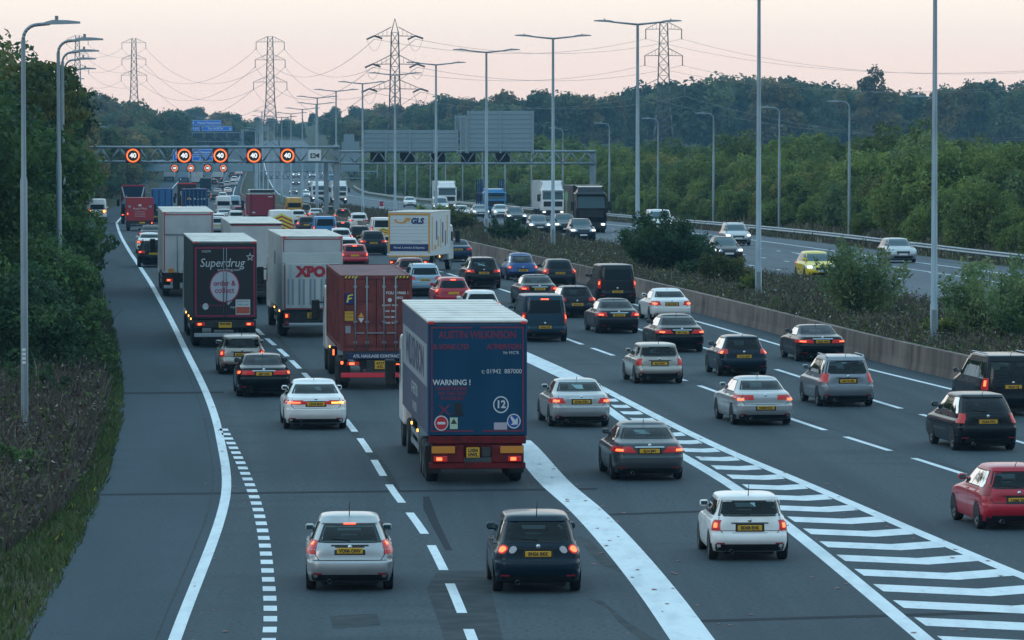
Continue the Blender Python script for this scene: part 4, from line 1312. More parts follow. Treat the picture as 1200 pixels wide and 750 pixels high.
# ================================================================ cars
NE = 5.0                                   # plan-view superellipse exponent
class Car:
    """A car body as a stack of rounded-rectangle slices; panels are patches of the same surface."""
    def __init__(s, k):
        s.k = k
        s.L, s.W, s.H = k['L'], k['W'], k['H']
        s.fr = pchip(k['rear'])            # z -> distance forward of the rearmost point
        s.ff = pchip(k['front'])           # z -> distance back from the foremost point
        s.fw = pchip(k['width'])
        s.zd = s.H - k.get('dome', .07)
        s.n = k.get('n', NE)
    def dims(s, z):
        zc = min(z, s.zd)
        yr, yf = s.fr(zc), s.L - s.ff(zc)
        w = s.fw(zc) * s.W / 2
        if z > s.zd:
            t = min(.999, (z - s.zd) / (s.H - s.zd))
            kx = math.sqrt(1 - t * t)
            c, h = (yr + yf) / 2, (yf - yr) / 2
            yr, yf, w = c - h * kx, c + h * kx, w * kx
        return yr, yf, w
    def nz(s, z):
        """squarer corners low down, rounder ones round the glass"""
        b = s.k['belt'] if 'belt' in s.k else 1.0
        t = min(1, max(0, (z - b + .25) / .3))
        return s.n * (1.9 - .9 * t) if s.n < 6 else s.n
    def pt(s, z, phi, off=0.0):
        yr, yf, w = s.dims(z)
        c, sn = math.cos(phi), math.sin(phi)
        n = s.nz(z)
        k = (abs(c) ** n + abs(sn) ** n) ** (-1 / n)
        return Vector((w * c * k, (yr + yf) / 2 + (yf - yr) / 2 * sn * k, z))
    def nrm(s, z, phi):
        e = .004
        a = s.pt(z, phi + e) - s.pt(z, phi - e)
        b = s.pt(min(z + .012, s.H - .002), phi) - s.pt(z - .012, phi)
        n = a.cross(b)
        return n.normalized() if n.length > 1e-9 else Vector((0, 0, 1))
    def P(s, z, phi, off):
        return s.pt(z, phi) + s.nrm(z, phi) * off
    def phi_u(s, z, u, front=False):
        """angle of the rear (or front) face at lateral fraction u of the slice's half width"""
        u = max(-.995, min(.995, u))
        v = (1 - abs(u) ** s.nz(z)) ** (1 / s.nz(z))
        return math.atan2(v if front else -v, u)
    def phi_y(s, z, y, side):
        yr, yf, w = s.dims(z)
        v = max(-.995, min(.995, (y - (yr + yf) / 2) / ((yf - yr) / 2)))
        x = (1 - abs(v) ** s.nz(z)) ** (1 / s.nz(z))
        return math.atan2(v, x * side)
    def win_side(s):
        k = s.k
        z0, z1 = k['sw']
        yb0, yb1 = s.fr(z0) + .22 + (.45 if k.get('boot') else .12), s.L - s.ff(z0) - .12
        yt0, yt1 = s.fr(z1) + .22, s.L - s.ff(z1) - .14
        if k.get('boot'):
            yb0 = max(s.fr(z0 + .06) + .35, yt0 - .35)
        return z0, z1, yb0, yb1, yt0, yt1
    def hole(s, z, phi):
        """whether a point of the skin lies under one of the windows"""
        k = s.k
        p = s.pt(z, phi)
        yr, yf, w = s.dims(z)
        u = p.x / w
        z0, z1, ub, ut = k['rw']
        mid_ = (yr + yf) / 2
        if p.y < mid_ and z0 + .012 < z < z1 - .008:
            t = (z - z0) / (z1 - z0)
            if abs(u) < ub + (ut - ub) * t - .02 and p.y < yr + .35:
                return True
        f0, f1 = k['front'][-4][0] + .03, k['front'][-1][0] - .05
        if p.y > mid_ and f0 + .01 < z < f1 - .008 and abs(u) < .88 - .04 * (z - f0) / (f1 - f0) - .02 and p.y > yf - .35:
            return True
        z0, z1, yb0, yb1, yt0, yt1 = s.win_side()
        if z0 + .01 < z < z1 - .008 and abs(u) > .8:
            t = (z - z0) / (z1 - z0)
            if yb0 + (yt0 - yb0) * t + .03 < p.y < yb1 + (yt1 - yb1) * t - .03:
                return True
        return False
    def body(s, cut=False, liner=False):
        zs = [s.k['rear'][0][0]]
        keys = sorted(set([p[0] for p in s.k['rear']] + [p[0] for p in s.k['front']] + [p[0] for p in s.k['width']]))
        keys = [z for z in keys if zs[0] < z < s.zd] + [s.zd]
        for z in keys:
            a = zs[-1]
            m_ = max(1, int(math.ceil((z - a) / .045)))
            zs += [a + (z - a) * i / m_ for i in range(1, m_ + 1)]
        zs += [s.zd + (s.H - s.zd) * t for t in (.3, .55, .75, .88, .96)]
        N = 72
        if cut:
            z_ = min(s.k['rw'][0], s.k['sw'][0]) - .02
            lo = [z for z in zs if z < z_]
            hi = [z for z in zs if z > s.zd]
            nn = int((s.zd - z_) / .022)
            zs = lo + [z_ + (s.zd - z_) * i / nn for i in range(nn + 1)] + hi
            N = 120
        if liner:
            zs = [z for z in zs if .42 < z < s.H - .012]
        m = MB()
        vs = []
        H_ = []
        for z in zs:
            for i in range(N):
                ph = 2 * math.pi * (i + .5) / N
                vs.append(s.P(z, ph, -.028) if liner else s.pt(z, ph))
                H_.append(cut and s.hole(z, ph))
        fs = [(r * N + i, r * N + (i + 1) % N, (r + 1) * N + (i + 1) % N, (r + 1) * N + i) for r in range(len(zs) - 1) for i in range(N)]
        if cut:
            fs = [f for f in fs if not all(H_[i] for i in f)]
        m.add(vs, fs, 0, True)
        b = len(vs) - N
        if liner:
            m.f += [tuple(range(N)), tuple(b + i for i in range(N))]
            m.mi += [0, 0]
            m.sm += [False, False]
            return m
        yr, yf, w = s.dims(s.H)
        m.v.append((0, (s.fr(s.zd) + s.L - s.ff(s.zd)) / 2, s.H))
        for i in range(N):
            m.f.append((b + i, b + (i + 1) % N, len(m.v) - 1)); m.mi.append(0); m.sm.append(True)
        m.f.append(tuple(range(N))[::-1]); m.mi.append(0); m.sm.append(False)
        return m
    def grid(s, m, fn, nu, nv, off, mi=0):
        """fn(a,b) -> (z, phi)"""
        vs = []
        for j in range(nv + 1):
            for i in range(nu + 1):
                z, p = fn(i / nu, j / nv)
                vs.append(s.P(z, p, off))
        fs = [(j * (nu + 1) + i, j * (nu + 1) + i + 1, (j + 1) * (nu + 1) + i + 1, (j + 1) * (nu + 1) + i) for j in range(nv) for i in range(nu)]
        return m.add(vs, fs, mi, True)
    def rear_patch(s, z0, z1, ub, ut, off=.004, front=False, nu=12, nv=6, ul=None, bow=0.0):
        m = MB()
        def fn(a, b):
            u = -1 + 2 * a
            z = z0 + (z1 - z0) * b + bow * u * u * (1 - b)
            return z, s.phi_u(z, u * (ub + (ut - ub) * b), front)
        return s.grid(m, fn, nu, nv, off)
    def lamp(s, side, zb, zt, inb, outb, int_, outt, off=.008, front=False, nu=6, nv=4):
        """angles in degrees from straight back (or ahead) towards the side"""
        m = MB()
        def fn(a, b):
            i, o = inb + (int_ - inb) * b, outb + (outt - outb) * b
            d_ = math.radians(i + (o - i) * a)
            phi = (math.pi / 2 - d_ * side) if front else (-math.pi / 2 + d_ * side)
            return zb + (zt - zb) * b, phi
        return s.grid(m, fn, nu, nv, off)
    def side_patch(s, side, z0, z1, yb0, yb1, yt0, yt1, off=.004, nu=5, nv=4):
        m = MB()
        def fn(a, b):
            y0, y1 = yb0 + (yt0 - yb0) * b, yb1 + (yt1 - yb1) * b
            z = z0 + (z1 - z0) * b
            return z, s.phi_y(z, y0 + (y1 - y0) * a, side)
        return s.grid(m, fn, nu, nv, off)
    def round_lamp(s, u0, zc, rad, off):
        w = s.dims(zc)[2]
        m = MB()
        n = 20
        vs = [s.P(zc, s.phi_u(zc, u0), off)]
        for i in range(n):
            a = 2 * math.pi * i / n
            z = zc + rad * math.sin(a)
            vs.append(s.P(z, s.phi_u(z, u0 + rad * math.cos(a) / w), off))
        return m.add(vs, [(0, 1 + i, 1 + (i + 1) % n) for i in range(n)], 0, True)
    def seam(s, m, pts, w=.014, off=.003, kind='rear'):
        """dark shut line through (u or y, z) points"""
        def pos(p, o):
            if kind == 'rear':
                return s.P(p[1], s.phi_u(p[1], p[0]), o)
            return s.P(p[1], s.phi_y(p[1], p[0], kind), o)
        pts2 = []
        for a, b in zip(pts[:-1], pts[1:]):
            for i in range(5):
                pts2.append((a[0] + (b[0] - a[0]) * i / 5, a[1] + (b[1] - a[1]) * i / 5))
        pts2.append(pts[-1])
        Q = [pos(p, off) for p in pts2]
        for i in range(len(Q) - 1):
            d_ = (Q[i + 1] - Q[i]).normalized()
            nn = s.nrm(pts2[i][1], s.phi_u(pts2[i][1], pts2[i][0]) if kind == 'rear' else s.phi_y(pts2[i][1], pts2[i][0], kind))
            t_ = d_.cross(nn).normalized() * w / 2
            m.add([Q[i] - t_, Q[i + 1] - t_, Q[i + 1] + t_, Q[i] + t_], [(0, 1, 2, 3)])

WSTD = [(.2, .95), (.32, .99), (.5, 1.0), (.7, 1.0), (.85, .985), (.875, .955), (.93, .93)]
def K(**k):
    return k
KINDS = {
 'hatch': K(L=4.1, W=1.74, H=1.48, wr=.31, ra=.78, fa=3.28,
   rear=[(.205, .22), (.36, .05), (.5, 0), (.615, .012), (.638, .06), (.85, .09), (.98, .15), (1.28, .40), (1.41, .56)],
   front=[(.22, .25), (.35, .05), (.5, 0), (.64, .05), (.76, .2), (.86, .55), (.95, 1.0), (1.0, 1.12), (1.3, 1.7), (1.41, 2.0)],
   width=WSTD + [(1.0, .89), (1.3, .74), (1.41, .68)], rw=(.97, 1.32, .84, .86), sw=(.97, 1.34), belt=.97,
   lamp=[(.72, .98, 36, 60, 38, 58)], bulb=[(0.819, 0.901, 43.0, 49.0, 43.5, 48.5)], plate=.74, bump=.34, gate=(.62, .6, .8)),
 'mini': K(L=3.72, W=1.69, H=1.41, wr=.305, ra=.66, fa=3.13, n=4.6, dome=.06,
   rear=[(.205, .2), (.34, .06), (.46, 0), (.56, .02), (.62, .07), (.8, .09), (.93, .13), (1.2, .24), (1.35, .34)],
   front=[(.22, .25), (.35, .05), (.5, 0), (.68, .04), (.78, .14), (.86, .5), (.93, .9), (.98, 1.05), (1.25, 1.45), (1.35, 1.62)],
   width=WSTD + [(1.0, .89), (1.25, .80), (1.35, .76)], rw=(.97, 1.27, .86, .86), sw=(.97, 1.27), belt=.97,
   lamp=[(.66, .88, 37, 47, 37.5, 46.5)], bulb=[(0.722, 0.818, 40.2, 43.8, 40.2, 43.8)], plate=.72, bump=.36, gate=(.60, .6, .74), roofm='same'),
 'sedan': K(L=4.7, W=1.82, H=1.44, wr=.325, ra=1.0, fa=3.8,
   rear=[(.205, .25), (.36, .06), (.5, 0), (.64, .0), (.662, .04), (.85, .05), (.95, .09), (1.0, .2), (1.035, .5), (1.06, .62), (1.2, .92), (1.33, 1.25), (1.38, 1.5)],
   front=[(.22, .25), (.35, .05), (.5, 0), (.64, .05), (.76, .2), (.86, .7), (.95, 1.2), (1.0, 1.36), (1.3, 2.0), (1.38, 2.3)],
   width=WSTD + [(1.0, .90), (1.06, .86), (1.3, .72), (1.38, .66)], rw=(1.07, 1.31, .86, .84), sw=(1.0, 1.32), belt=1.0,
   lamp=[(.74, .90, 22, 62, 26, 60)], bulb=[(0.782, 0.838, 36.5, 45.5, 37.0, 45.0)], plate=.79, bump=.33, gate=(.66, .62, .8), boot=True),
 'estate': K(L=4.45, W=1.78, H=1.55, wr=.32, ra=.85, fa=3.55,
   rear=[(.205, .22), (.36, .05), (.5, 0), (.615, .012), (.638, .05), (.9, .08), (1.02, .12), (1.35, .28), (1.46, .40)],
   front=[(.22, .25), (.35, .05), (.5, 0), (.64, .05), (.76, .2), (.88, .6), (.97, 1.0), (1.02, 1.12), (1.36, 1.75), (1.46, 2.0)],
   width=WSTD + [(1.0, .91), (1.35, .79), (1.46, .74)], rw=(1.02, 1.38, .85, .86), sw=(1.0, 1.40), belt=1.0,
   lamp=[(.74, 1.0, 36, 58, 38, 56)], bulb=[(0.819, 0.901, 43.0, 49.0, 43.5, 48.5)], plate=.78, bump=.34, gate=(.6, .6, .8), rails=True),
 'mpv': K(L=4.47, W=1.80, H=1.65, wr=.32, ra=.80, fa=3.5,
   rear=[(.22, .2), (.38, .05), (.54, 0), (.68, .012), (.702, .055), (.98, .08), (1.08, .12), (1.42, .28), (1.57, .42)],
   front=[(.22, .25), (.35, .05), (.5, 0), (.66, .05), (.8, .25), (.92, .65), (1.02, .95), (1.06, 1.05), (1.45, 1.8), (1.57, 2.1)],
   width=WSTD + [(1.04, .92), (1.42, .79), (1.57, .73)], rw=(1.08, 1.46, .85, .86), sw=(1.05, 1.48), belt=1.05,
   lamp=[(.80, 1.08, 37, 54, 38, 52)], bulb=[(0.879, 0.961, 42.5, 47.5, 43.0, 47.0)], plate=.84, bump=.36, gate=(.64, .62, .8), rails=True),
 'suv': K(L=4.5, W=1.84, H=1.66, wr=.36, ra=.85, fa=3.55,
   rear=[(.26, .22), (.42, .05), (.58, 0), (.735, .012), (.76, .065), (1.0, .09), (1.1, .14), (1.42, .36), (1.58, .52)],
   front=[(.26, .25), (.42, .05), (.6, 0), (.78, .05), (.9, .2), (1.0, .7), (1.06, 1.05), (1.1, 1.2), (1.46, 1.85), (1.58, 2.1)],
   width=[(.2, .90), (.36, .965), (.55, 1.0), (.8, 1.0), (.95, .97), (1.04, .93), (1.1, .90), (1.42, .78), (1.58, .71)], rw=(1.10, 1.44, .84, .84), sw=(1.08, 1.46), belt=1.08,
   lamp=[(.86, 1.02, 28, 60, 32, 58)], bulb=[(0.912, 0.968, 39.6, 46.4, 40.3, 46.7)], plate=.84, bump=.42, gate=(.66, .62, .8), rails=True),
 'van': K(L=4.9, W=1.93, H=1.95, wr=.33, ra=.9, fa=3.95, n=7, dome=.06,
   rear=[(.3, .14), (.4, .03), (.55, 0), (.66, .02), (.9, .03), (1.2, .05), (1.6, .12), (1.89, .2)],
   front=[(.25, .25), (.4, .05), (.6, 0), (.8, .05), (.95, .2), (1.08, .55), (1.18, .85), (1.5, 1.35), (1.8, 1.85), (1.89, 2.1)],
   width=[(.2, .92), (.36, .97), (.55, 1.0), (.9, 1.0), (1.1, .975), (1.2, .96), (1.6, .90), (1.89, .84)], rw=(1.18, 1.72, .86, .86), sw=(1.2, 1.68), belt=1.2,
   lamp=[(.78, 1.22, 40.5, 49, 41, 49)], bulb=[(0.954, 1.106, 43.5, 46.5, 43.5, 46.5)], plate=.62, bump=.42, gate=(.5, .5, .8), tallvan=True),
 'bigvan': K(L=5.6, W=2.05, H=2.5, wr=.35, ra=1.1, fa=4.6, n=8, dome=.08,
   rear=[(.35, .1), (.45, .02), (.6, 0), (.9, .02), (1.4, .03), (2.0, .07), (2.42, .14)],
   front=[(.3, .25), (.45, .05), (.7, 0), (.95, .06), (1.1, .25), (1.25, .6), (1.4, .8), (1.9, 1.4), (2.3, 1.9), (2.42, 2.2)],
   width=[(.2, .92), (.4, .97), (.6, 1.0), (1.2, 1.0), (1.5, .98), (2.1, .93), (2.42, .88)], rw=(1.3, 1.85, .8, .8), sw=(1.4, 1.95), belt=1.4,
   lamp=[(.9, 1.4, 41, 48, 41.5, 48)], bulb=[(1.089, 1.261, 43.3, 45.7, 43.3, 45.7)], plate=.66, bump=.45, gate=(.5, .5, .8), tallvan=True),
 'people': K(L=5.1, W=1.93, H=1.93, wr=.34, ra=1.0, fa=4.2, n=6.5, dome=.06,
   rear=[(.3, .16), (.4, .03), (.55, 0), (.68, .02), (.95, .04), (1.15, .07), (1.6, .2), (1.87, .32)],
   front=[(.25, .25), (.4, .05), (.6, 0), (.8, .05), (.95, .2), (1.08, .6), (1.18, .95), (1.5, 1.5), (1.8, 2.0), (1.87, 2.2)],
   width=[(.2, .92), (.36, .97), (.55, 1.0), (.9, 1.0), (1.1, .97), (1.2, .95), (1.6, .87), (1.87, .80)], rw=(1.15, 1.70, .88, .88), sw=(1.17, 1.68), belt=1.17,
   lamp=[(.82, 1.20, 40, 50, 41, 49)], bulb=[(0.941, 1.119, 43.1, 46.4, 43.5, 46.5)], plate=.93, bump=.42, gate=(.5, .5, .8), rails=True),
 'beetle': K(L=4.1, W=1.78, H=1.50, wr=.325, ra=.85, fa=3.36, n=3.2, dome=.10,
   rear=[(.205, .25), (.36, .08), (.48, 0), (.58, .03), (.72, .10), (.86, .2), (.98, .34), (1.1, .52), (1.25, .82), (1.34, 1.05), (1.4, 1.25)],
   front=[(.22, .25), (.35, .05), (.5, 0), (.64, .06), (.76, .2), (.86, .5), (.95, .95), (1.0, 1.1), (1.3, 1.6), (1.4, 1.8)],
   width=[(.2, .90), (.32, .96), (.5, 1.0), (.66, 1.0), (.8, .95), (.9, .88), (1.0, .82), (1.25, .72), (1.4, .64)], rw=(.98, 1.30, .80, .74), sw=(.96, 1.32), belt=.96,
   lamp=[(.64, .80, 35, 48, 36, 47)], bulb=[(0.686, 0.754, 39.3, 43.7, 39.7, 43.3)], plate=.55, bump=.33, gate=(.6, .55, .7)),
 'cabrio': K(L=4.7, W=1.79, H=1.36, wr=.33, ra=1.0, fa=3.76, dome=.05,
   rear=[(.205, .25), (.36, .06), (.5, 0), (.64, .0), (.662, .035), (.86, .05), (.94, .1), (.98, .3), (1.0, .62), (1.02, .72), (1.15, 1.05), (1.31, 1.5)],
   front=[(.22, .25), (.35, .05), (.5, 0), (.64, .05), (.76, .2), (.86, .7), (.93, 1.2), (.97, 1.36), (1.25, 2.05), (1.31, 2.3)],
   width=WSTD + [(.98, .90), (1.03, .86), (1.25, .73), (1.31, .68)], rw=(1.03, 1.24, .88, .86), sw=(.98, 1.25), belt=.98,
   lamp=[(.72, .86, 20, 62, 24, 60)], bulb=[(0.761, 0.809, 35.6, 46.4, 36.0, 46.0)], plate=.78, bump=.33, gate=(.66, .62, .8), boot=True),
}
def variant(base, **kw):
    k = dict(KINDS[base])
    k.update(kw)
    return k
KINDS['fast'] = variant('hatch', H=1.50, W=1.75, L=4.2,
   rear=[(.205, .22), (.36, .05), (.5, 0), (.62, .012), (.645, .07), (.85, .11), (.96, .17), (1.05, .26), (1.28, .62), (1.41, .9)],
   rw=(.99, 1.30, .80, .78), lamp=[(.76, 1.02, 38, 60, 42, 57)], bulb=[(0.932, 0.988, 45.0, 49.0, 45.5, 48.5)], plate=.83, third=True, gate=(.66, .62, .8))
KINDS['plus'] = variant('hatch', H=1.58, W=1.76, L=4.2,
   rear=[(.22, .2), (.38, .05), (.52, 0), (.635, .008), (.658, .05), (.95, .09), (1.05, .13), (1.36, .34), (1.50, .5)],
   front=[(.22, .25), (.35, .05), (.5, 0), (.64, .05), (.76, .2), (.9, .55), (1.0, 1.0), (1.05, 1.12), (1.38, 1.75), (1.5, 2.0)],
   width=WSTD + [(1.0, .92), (1.1, .89), (1.38, .79), (1.5, .73)], rw=(1.04, 1.40, .83, .84), sw=(1.03, 1.42), belt=1.03,
   lamp=[(.80, .98, 39, 50, 39, 49)], bulb=[(0.840, 0.930, 42.4, 46.1, 42.4, 46.1)], plate=.80, round2=True, gate=(.63, .62, .78))
KINDS['bmw3'] = variant('sedan', L=4.52, W=1.82, H=1.42, lamp=[(.74, .90, 28, 60, 33, 58)])
KINDS['bmw5'] = variant('sedan', L=4.9, W=1.86, H=1.46, lamp=[(.75, .90, 20, 60, 28, 57)])
KINDS['merc'] = variant('sedan', L=4.75, W=1.82, H=1.45, lamp=[(.74, .92, 28, 60, 33, 56)])
KINDS['audi'] = variant('sedan', L=4.94, W=1.88, H=1.46, lamp=[(.78, .90, 14, 62, 14, 60)], bulb=[(0.809, 0.851, 26.6, 43.4, 26.6, 43.4)])
KINDS['mazda'] = variant('sedan', L=4.75, W=1.80, H=1.44, plate=.56, lamp=[(.80, .94, 22, 62, 24, 58)])
KINDS['coupe'] = variant('sedan', L=4.6, W=1.78, H=1.40, lamp=[(.76, .90, 20, 60, 20, 58)], bulb=[(0.796, 0.864, 43.0, 49.0, 42.8, 48.2)])
KINDS['prius'] = variant('mpv', L=4.6, W=1.77, H=1.60, rails=False,
   rear=[(.22, .2), (.38, .05), (.54, 0), (.68, .012), (.702, .06), (.98, .09), (1.06, .14), (1.38, .48), (1.52, .72)], lamp=[(.80, 1.06, 38, 50, 39, 49)])
KINDS['pug'] = variant('hatch', rear=[(.205, .22), (.36, .05), (.5, 0), (.615, .012), (.638, .06), (.85, .09), (.98, .14), (1.28, .34), (1.41, .46)], L=3.97, W=1.74, H=1.46, lamp=[(.82, .98, 34, 60, 38, 58)], plate=.72)
KINDS['super'] = variant('hatch', L=3.95, W=1.72, H=1.49,
   rear=[(.205, .22), (.36, .05), (.5, 0), (.615, .012), (.638, .06), (.85, .08), (.98, .13), (1.28, .30), (1.41, .40)],
   lamp=[(.80, 1.06, 38, 56, 41, 53)], bulb=[(.86, .96, 42, 50, 43, 49)], plate=.70)
KINDS['one'] = variant('hatch', L=4.25, W=1.77, H=1.44, lamp=[(.78, .93, 30, 60, 34, 58)], plate=.62)

def wheel_meshes(r, w):
    t = MB().lathe([(-w / 2 + .02, r * .66), (-w / 2, r * .72), (-w / 2, r * .93), (-w / 2 + .03, r), (w / 2 - .03, r), (w / 2, r * .93), (w / 2, r * .72), (w / 2 - .02, r * .66)], 'X', n=28)
    t.disc((w / 2 - .05, 0, 0), r * .66, 'X', 28).disc((-w / 2 + .05, 0, 0), r * .66, 'X', 28)
    ri = MB()
    for s in (1, -1):
        x = s * (w / 2 - .015)
        ri.disc((x, 0, 0), r * .66, 'X', 28, 0, r * .57)
        ri.disc((x, 0, 0), r * .16, 'X', 12)
        for k in range(7):
            a = 2 * math.pi * k / 7
            c, sn = math.cos(a), math.sin(a)
            ri.add([(x, c * r * .1 - sn * r * .06, sn * r * .1 + c * r * .06), (x, c * r * .6 - sn * r * .05, sn * r * .6 + c * r * .05), (x, c * r * .6 + sn * r * .05, sn * r * .6 - c * r * .05), (x, c * r * .1 + sn * r * .06, sn * r * .1 - c * r * .06)], [(0, 1, 2, 3)])
    return t, ri
_cache = {}
def cached(key, fn):
    if key not in _cache:
        _cache[key] = fn()
    return _cache[key]

def car(kind, X, Y, z, yaw, color, label, group=None, cat='car', name='car', plate=None, lit=1, brake=False, det=2, opp=False, roof=None, ind=0, spare=None, glass=None):
    k = KINDS[kind]
    key = kind
    C = cached(('C', key), lambda: Car(k))
    r = empty(name, (X, Y, z), yaw, label, cat, group)
    pm = P[color] if isinstance(color, str) else color
    see = det == 2 and not k.get('tallvan') and not opp
    bm = cached(('b', key, color, see), lambda: C.body(see).me('body', pm))
    link('body', bm, r)
    G = (M_CLEARG if glass is None else glass) if see else M_GLASS
    if see:
        link('cabin_lining', cached(('li', key), lambda: C.body(True, True).me('cabin_lining', M_CABIN)), r)
        zb2 = k['sw'][0]
        yfs = C.L - C.ff(zb2) - 1.35
        yrs = max(C.fr(zb2) + .55, C.fr(k['rw'][1]) + .15)
        def seat(x, w, y, name, hr):
            def mk():
                m = MB().bbox(x - w, x + w, y, y + .22, .44, zb2 + .06, .06)
                for q in hr:
                    m.bbox(x + q - .13, x + q + .13, y + .02, y + .15, zb2 + .07, zb2 + .26, .05)
                return m.me(name, M_SEAT)
            link(name, cached(('st', key, x, name), mk), r)
        for x in (-.37, .37):
            seat(x, .24, yfs, 'front_seat', (0,))
        seat(0, .6, yrs, 'rear_seat', (-.38, .38))
        yd = C.L - C.ff(zb2 + .02) - .35
        link('dashboard', cached(('da', key), lambda: MB().bbox(-.66, .66, yd - .35, yd, .6, zb2 - .02, .05).me('dashboard', M_CABIN)), r)
    if roof:
        rm = cached(('roof', key, roof), lambda: _roof(C).me('roof', P[roof]))
        link('roof', rm, r)
    z0, z1, ub, ut = k['rw']
    if not opp or det == 2:
        link('rear_window', cached(('rw', key, G.name), lambda: C.rear_patch(z0, z1, ub, ut, bow=.012).me('rear_window', G)), r)
    # side windows
    sz0, sz1 = k['sw']
    def sidewin(side):
        _a, _b, yb0, yb1, yt0, yt1 = C.win_side()
        nwin = 2 if kind not in ('mini', 'cabrio', 'beetle') else (1 if kind == 'beetle' else 2)
        out_ = []
        cuts = [0, .52, 1] if nwin == 2 else [0, 1]
        if k.get('rails') or kind in ('prius', 'people'):
            cuts = [0, .3, .66, 1]
        if kind == 'van' or kind == 'bigvan':
            cuts = [.66, 1]
        for a, b in zip(cuts[:-1], cuts[1:]):
            g = .018
            f = lambda p, q, t: p + (q - p) * t
            out_.append(C.side_patch(side, sz0, sz1, f(yb0, yb1, a) + g, f(yb0, yb1, b) - g, f(yt0, yt1, a) + g, f(yt0, yt1, b) - g).me('side_window', G))
        return out_
    def pillars(side):
        _a, _b, yb0, yb1, yt0, yt1 = C.win_side()
        cuts = [.3, .66] if (k.get('rails') or kind in ('prius', 'people')) else [.52] if kind != 'beetle' else []
        f = lambda p, q, t: p + (q - p) * t
        return [C.side_patch(side, sz0, sz1, f(yb0, yb1, a) - .03, f(yb0, yb1, a) + .03, f(yt0, yt1, a) - .03, f(yt0, yt1, a) + .03, .002, 2, 4).me('pillar', M_BLACK) for a in cuts]
    for side in (-1, 1):
        for me in cached(('sw', key, side, G.name), lambda: sidewin(side)):
            link('side_window', me, r)
        if see:
            for me in cached(('pi', key, side), lambda: pillars(side)):
                link('pillar', me, r)
    if opp or det == 2:
        fz0 = k['front'][-4][0] + .03
        link('windscreen', cached(('ws', key, see), lambda: C.rear_patch(fz0, k['front'][-1][0] - .05, .88, .84, front=True).me('windscreen', M_CLEARG if see else M_GLASS2)), r)
    if det >= 1:
        link('underbody', cached(('ub', key), lambda: MB().bbox(-k['W'] / 2 + .3, k['W'] / 2 - .3, .3, k['L'] - .3, .13, .32, .04).me('underbody', M_CHAS)), r)  # car floor as a plain dark box, added to deepen the shadow beneath
    # lower bumper in dark plastic
    bz = k['bump']
    z_b = k['rear'][0][0]
    link('bumper', cached(('bu', key), lambda: C.grid(MB(), lambda a, b: (z_b + .015 + (bz - z_b) * b, math.radians(-150 + 120 * a)), 20, 2, .006).me('bumper', M_BLACK)), r)
    # tail lamps
    for side in (-1, 1):
        for (zb, zt, a, b, c, d_) in k['lamp']:
            if opp and det < 2:
                break
            if k.get('round2'):
                zc = (zb + zt) / 2
                l = link('tail_light', cached(('tl', key, side), lambda: C.round_lamp(side * .83, zc, .092, .012).me('tail_light', M_LENSL)), r)
                link('bulb', cached(('bl', key, side), lambda: C.round_lamp(side * .835, zc, .06, .02).me('bulb', M_BULB)), l)
                link('reversing_lamp', cached(('r2', key, side), lambda: C.round_lamp(side * .60, zc - .005, .072, .012).me('reversing_lamp', M_CLEAR)), r)
                continue
            l = link('tail_light', cached(('tl', key, side, lit > 0), lambda: C.lamp(side, zb, zt, a, b, c, d_).me('tail_light', M_LENSL if lit else M_LENS)), r)
            if lit:
                mt = M_BRAKE if lit > 1 else M_BULB
                if ind and side == ind:
                    mt = M_AMB
                if lit == .5:
                    continue
                link('bulb', cached(('bl', key, side, mt.name), lambda: C.lamp(side, *k['bulb'][0], off=.016).me('bulb', mt)), l)
    if brake and not opp:
        tz = k['rw'][1] + .035
        link('brake_light', cached(('hb', key), lambda: C.rear_patch(tz - .02, tz + .02, .19, .19, .012, nu=3, nv=1).me('brake_light', M_BRAKE)), r)
    # number plate
    pz = k['plate']
    yp = C.P(pz, -math.pi / 2, 0).y - .022
    if not opp:
        link('number_plate', cached(('np', key), lambda: MB().bbox(-.26, .26, yp, yp + .08, pz - .056, pz + .056, .006).me('number_plate', M_YPL)), r)
        if plate and det >= 1:
            text(r, plate, .098, (0, yp - .004, pz - .003), M_INK, bold=.004, sx=.9)
    # wheels
    wr, ww = k['wr'], .2
    tm, rm_ = cached(('wh', wr), lambda: tuple(m.me(n_, mt) for m, n_, mt in zip(wheel_meshes(wr, ww), ('wheel', 'rim'), (M_RUB, M_RIM))))
    for side in (-1, 1):
        for wy in (k['ra'], k['fa']):
            if det == 0 and (wy == k['fa']) != opp:
                continue
            w_ = link('wheel', tm, r, (side * (k['W'] / 2 - ww / 2 + .002), wy, wr))
            if det >= 1:
                link('rim', rm_, w_)
            if det >= 1:
                ar = link('wheel_arch', cached(('wa', wr), lambda: MB().disc((0, 0, 0), wr + .032, 'X', 20, 0, 0, -.2, math.pi + .2).me('wheel_arch', M_SEAM)), r, (side * (k['W'] / 2 + .004), wy, wr))
    # mirrors
    zm = sz0 + .06
    ym = C.L - C.ff(sz0) - .32
    xm = abs(C.P(zm, C.phi_y(zm, ym, 1), 0).x)
    for side in (-1, 1):
        def mir():
            m = MB()
            x0, x1 = sorted((side * (xm + .03), side * (xm + .22)))
            m.bbox(x0, x1, ym, ym + .13, zm - .02, zm + .12, .035)
            m.box(*sorted((side * (xm - .05), side * (xm + .06))), ym + .04, ym + .1, zm, zm + .04)
            return m.me('wing_mirror', pm)
        mo = link('wing_mirror', cached(('mi', key, color, side), mir), r)
        if det == 2 and not opp:
            link('mirror_glass', cached(('mg', key, side), lambda: MB().box(*sorted((side * (xm + .055), side * (xm + .195))), ym - .004, ym - .001, zm + .012, zm + .092).me('mirror_glass', M_GLASS2)), mo)
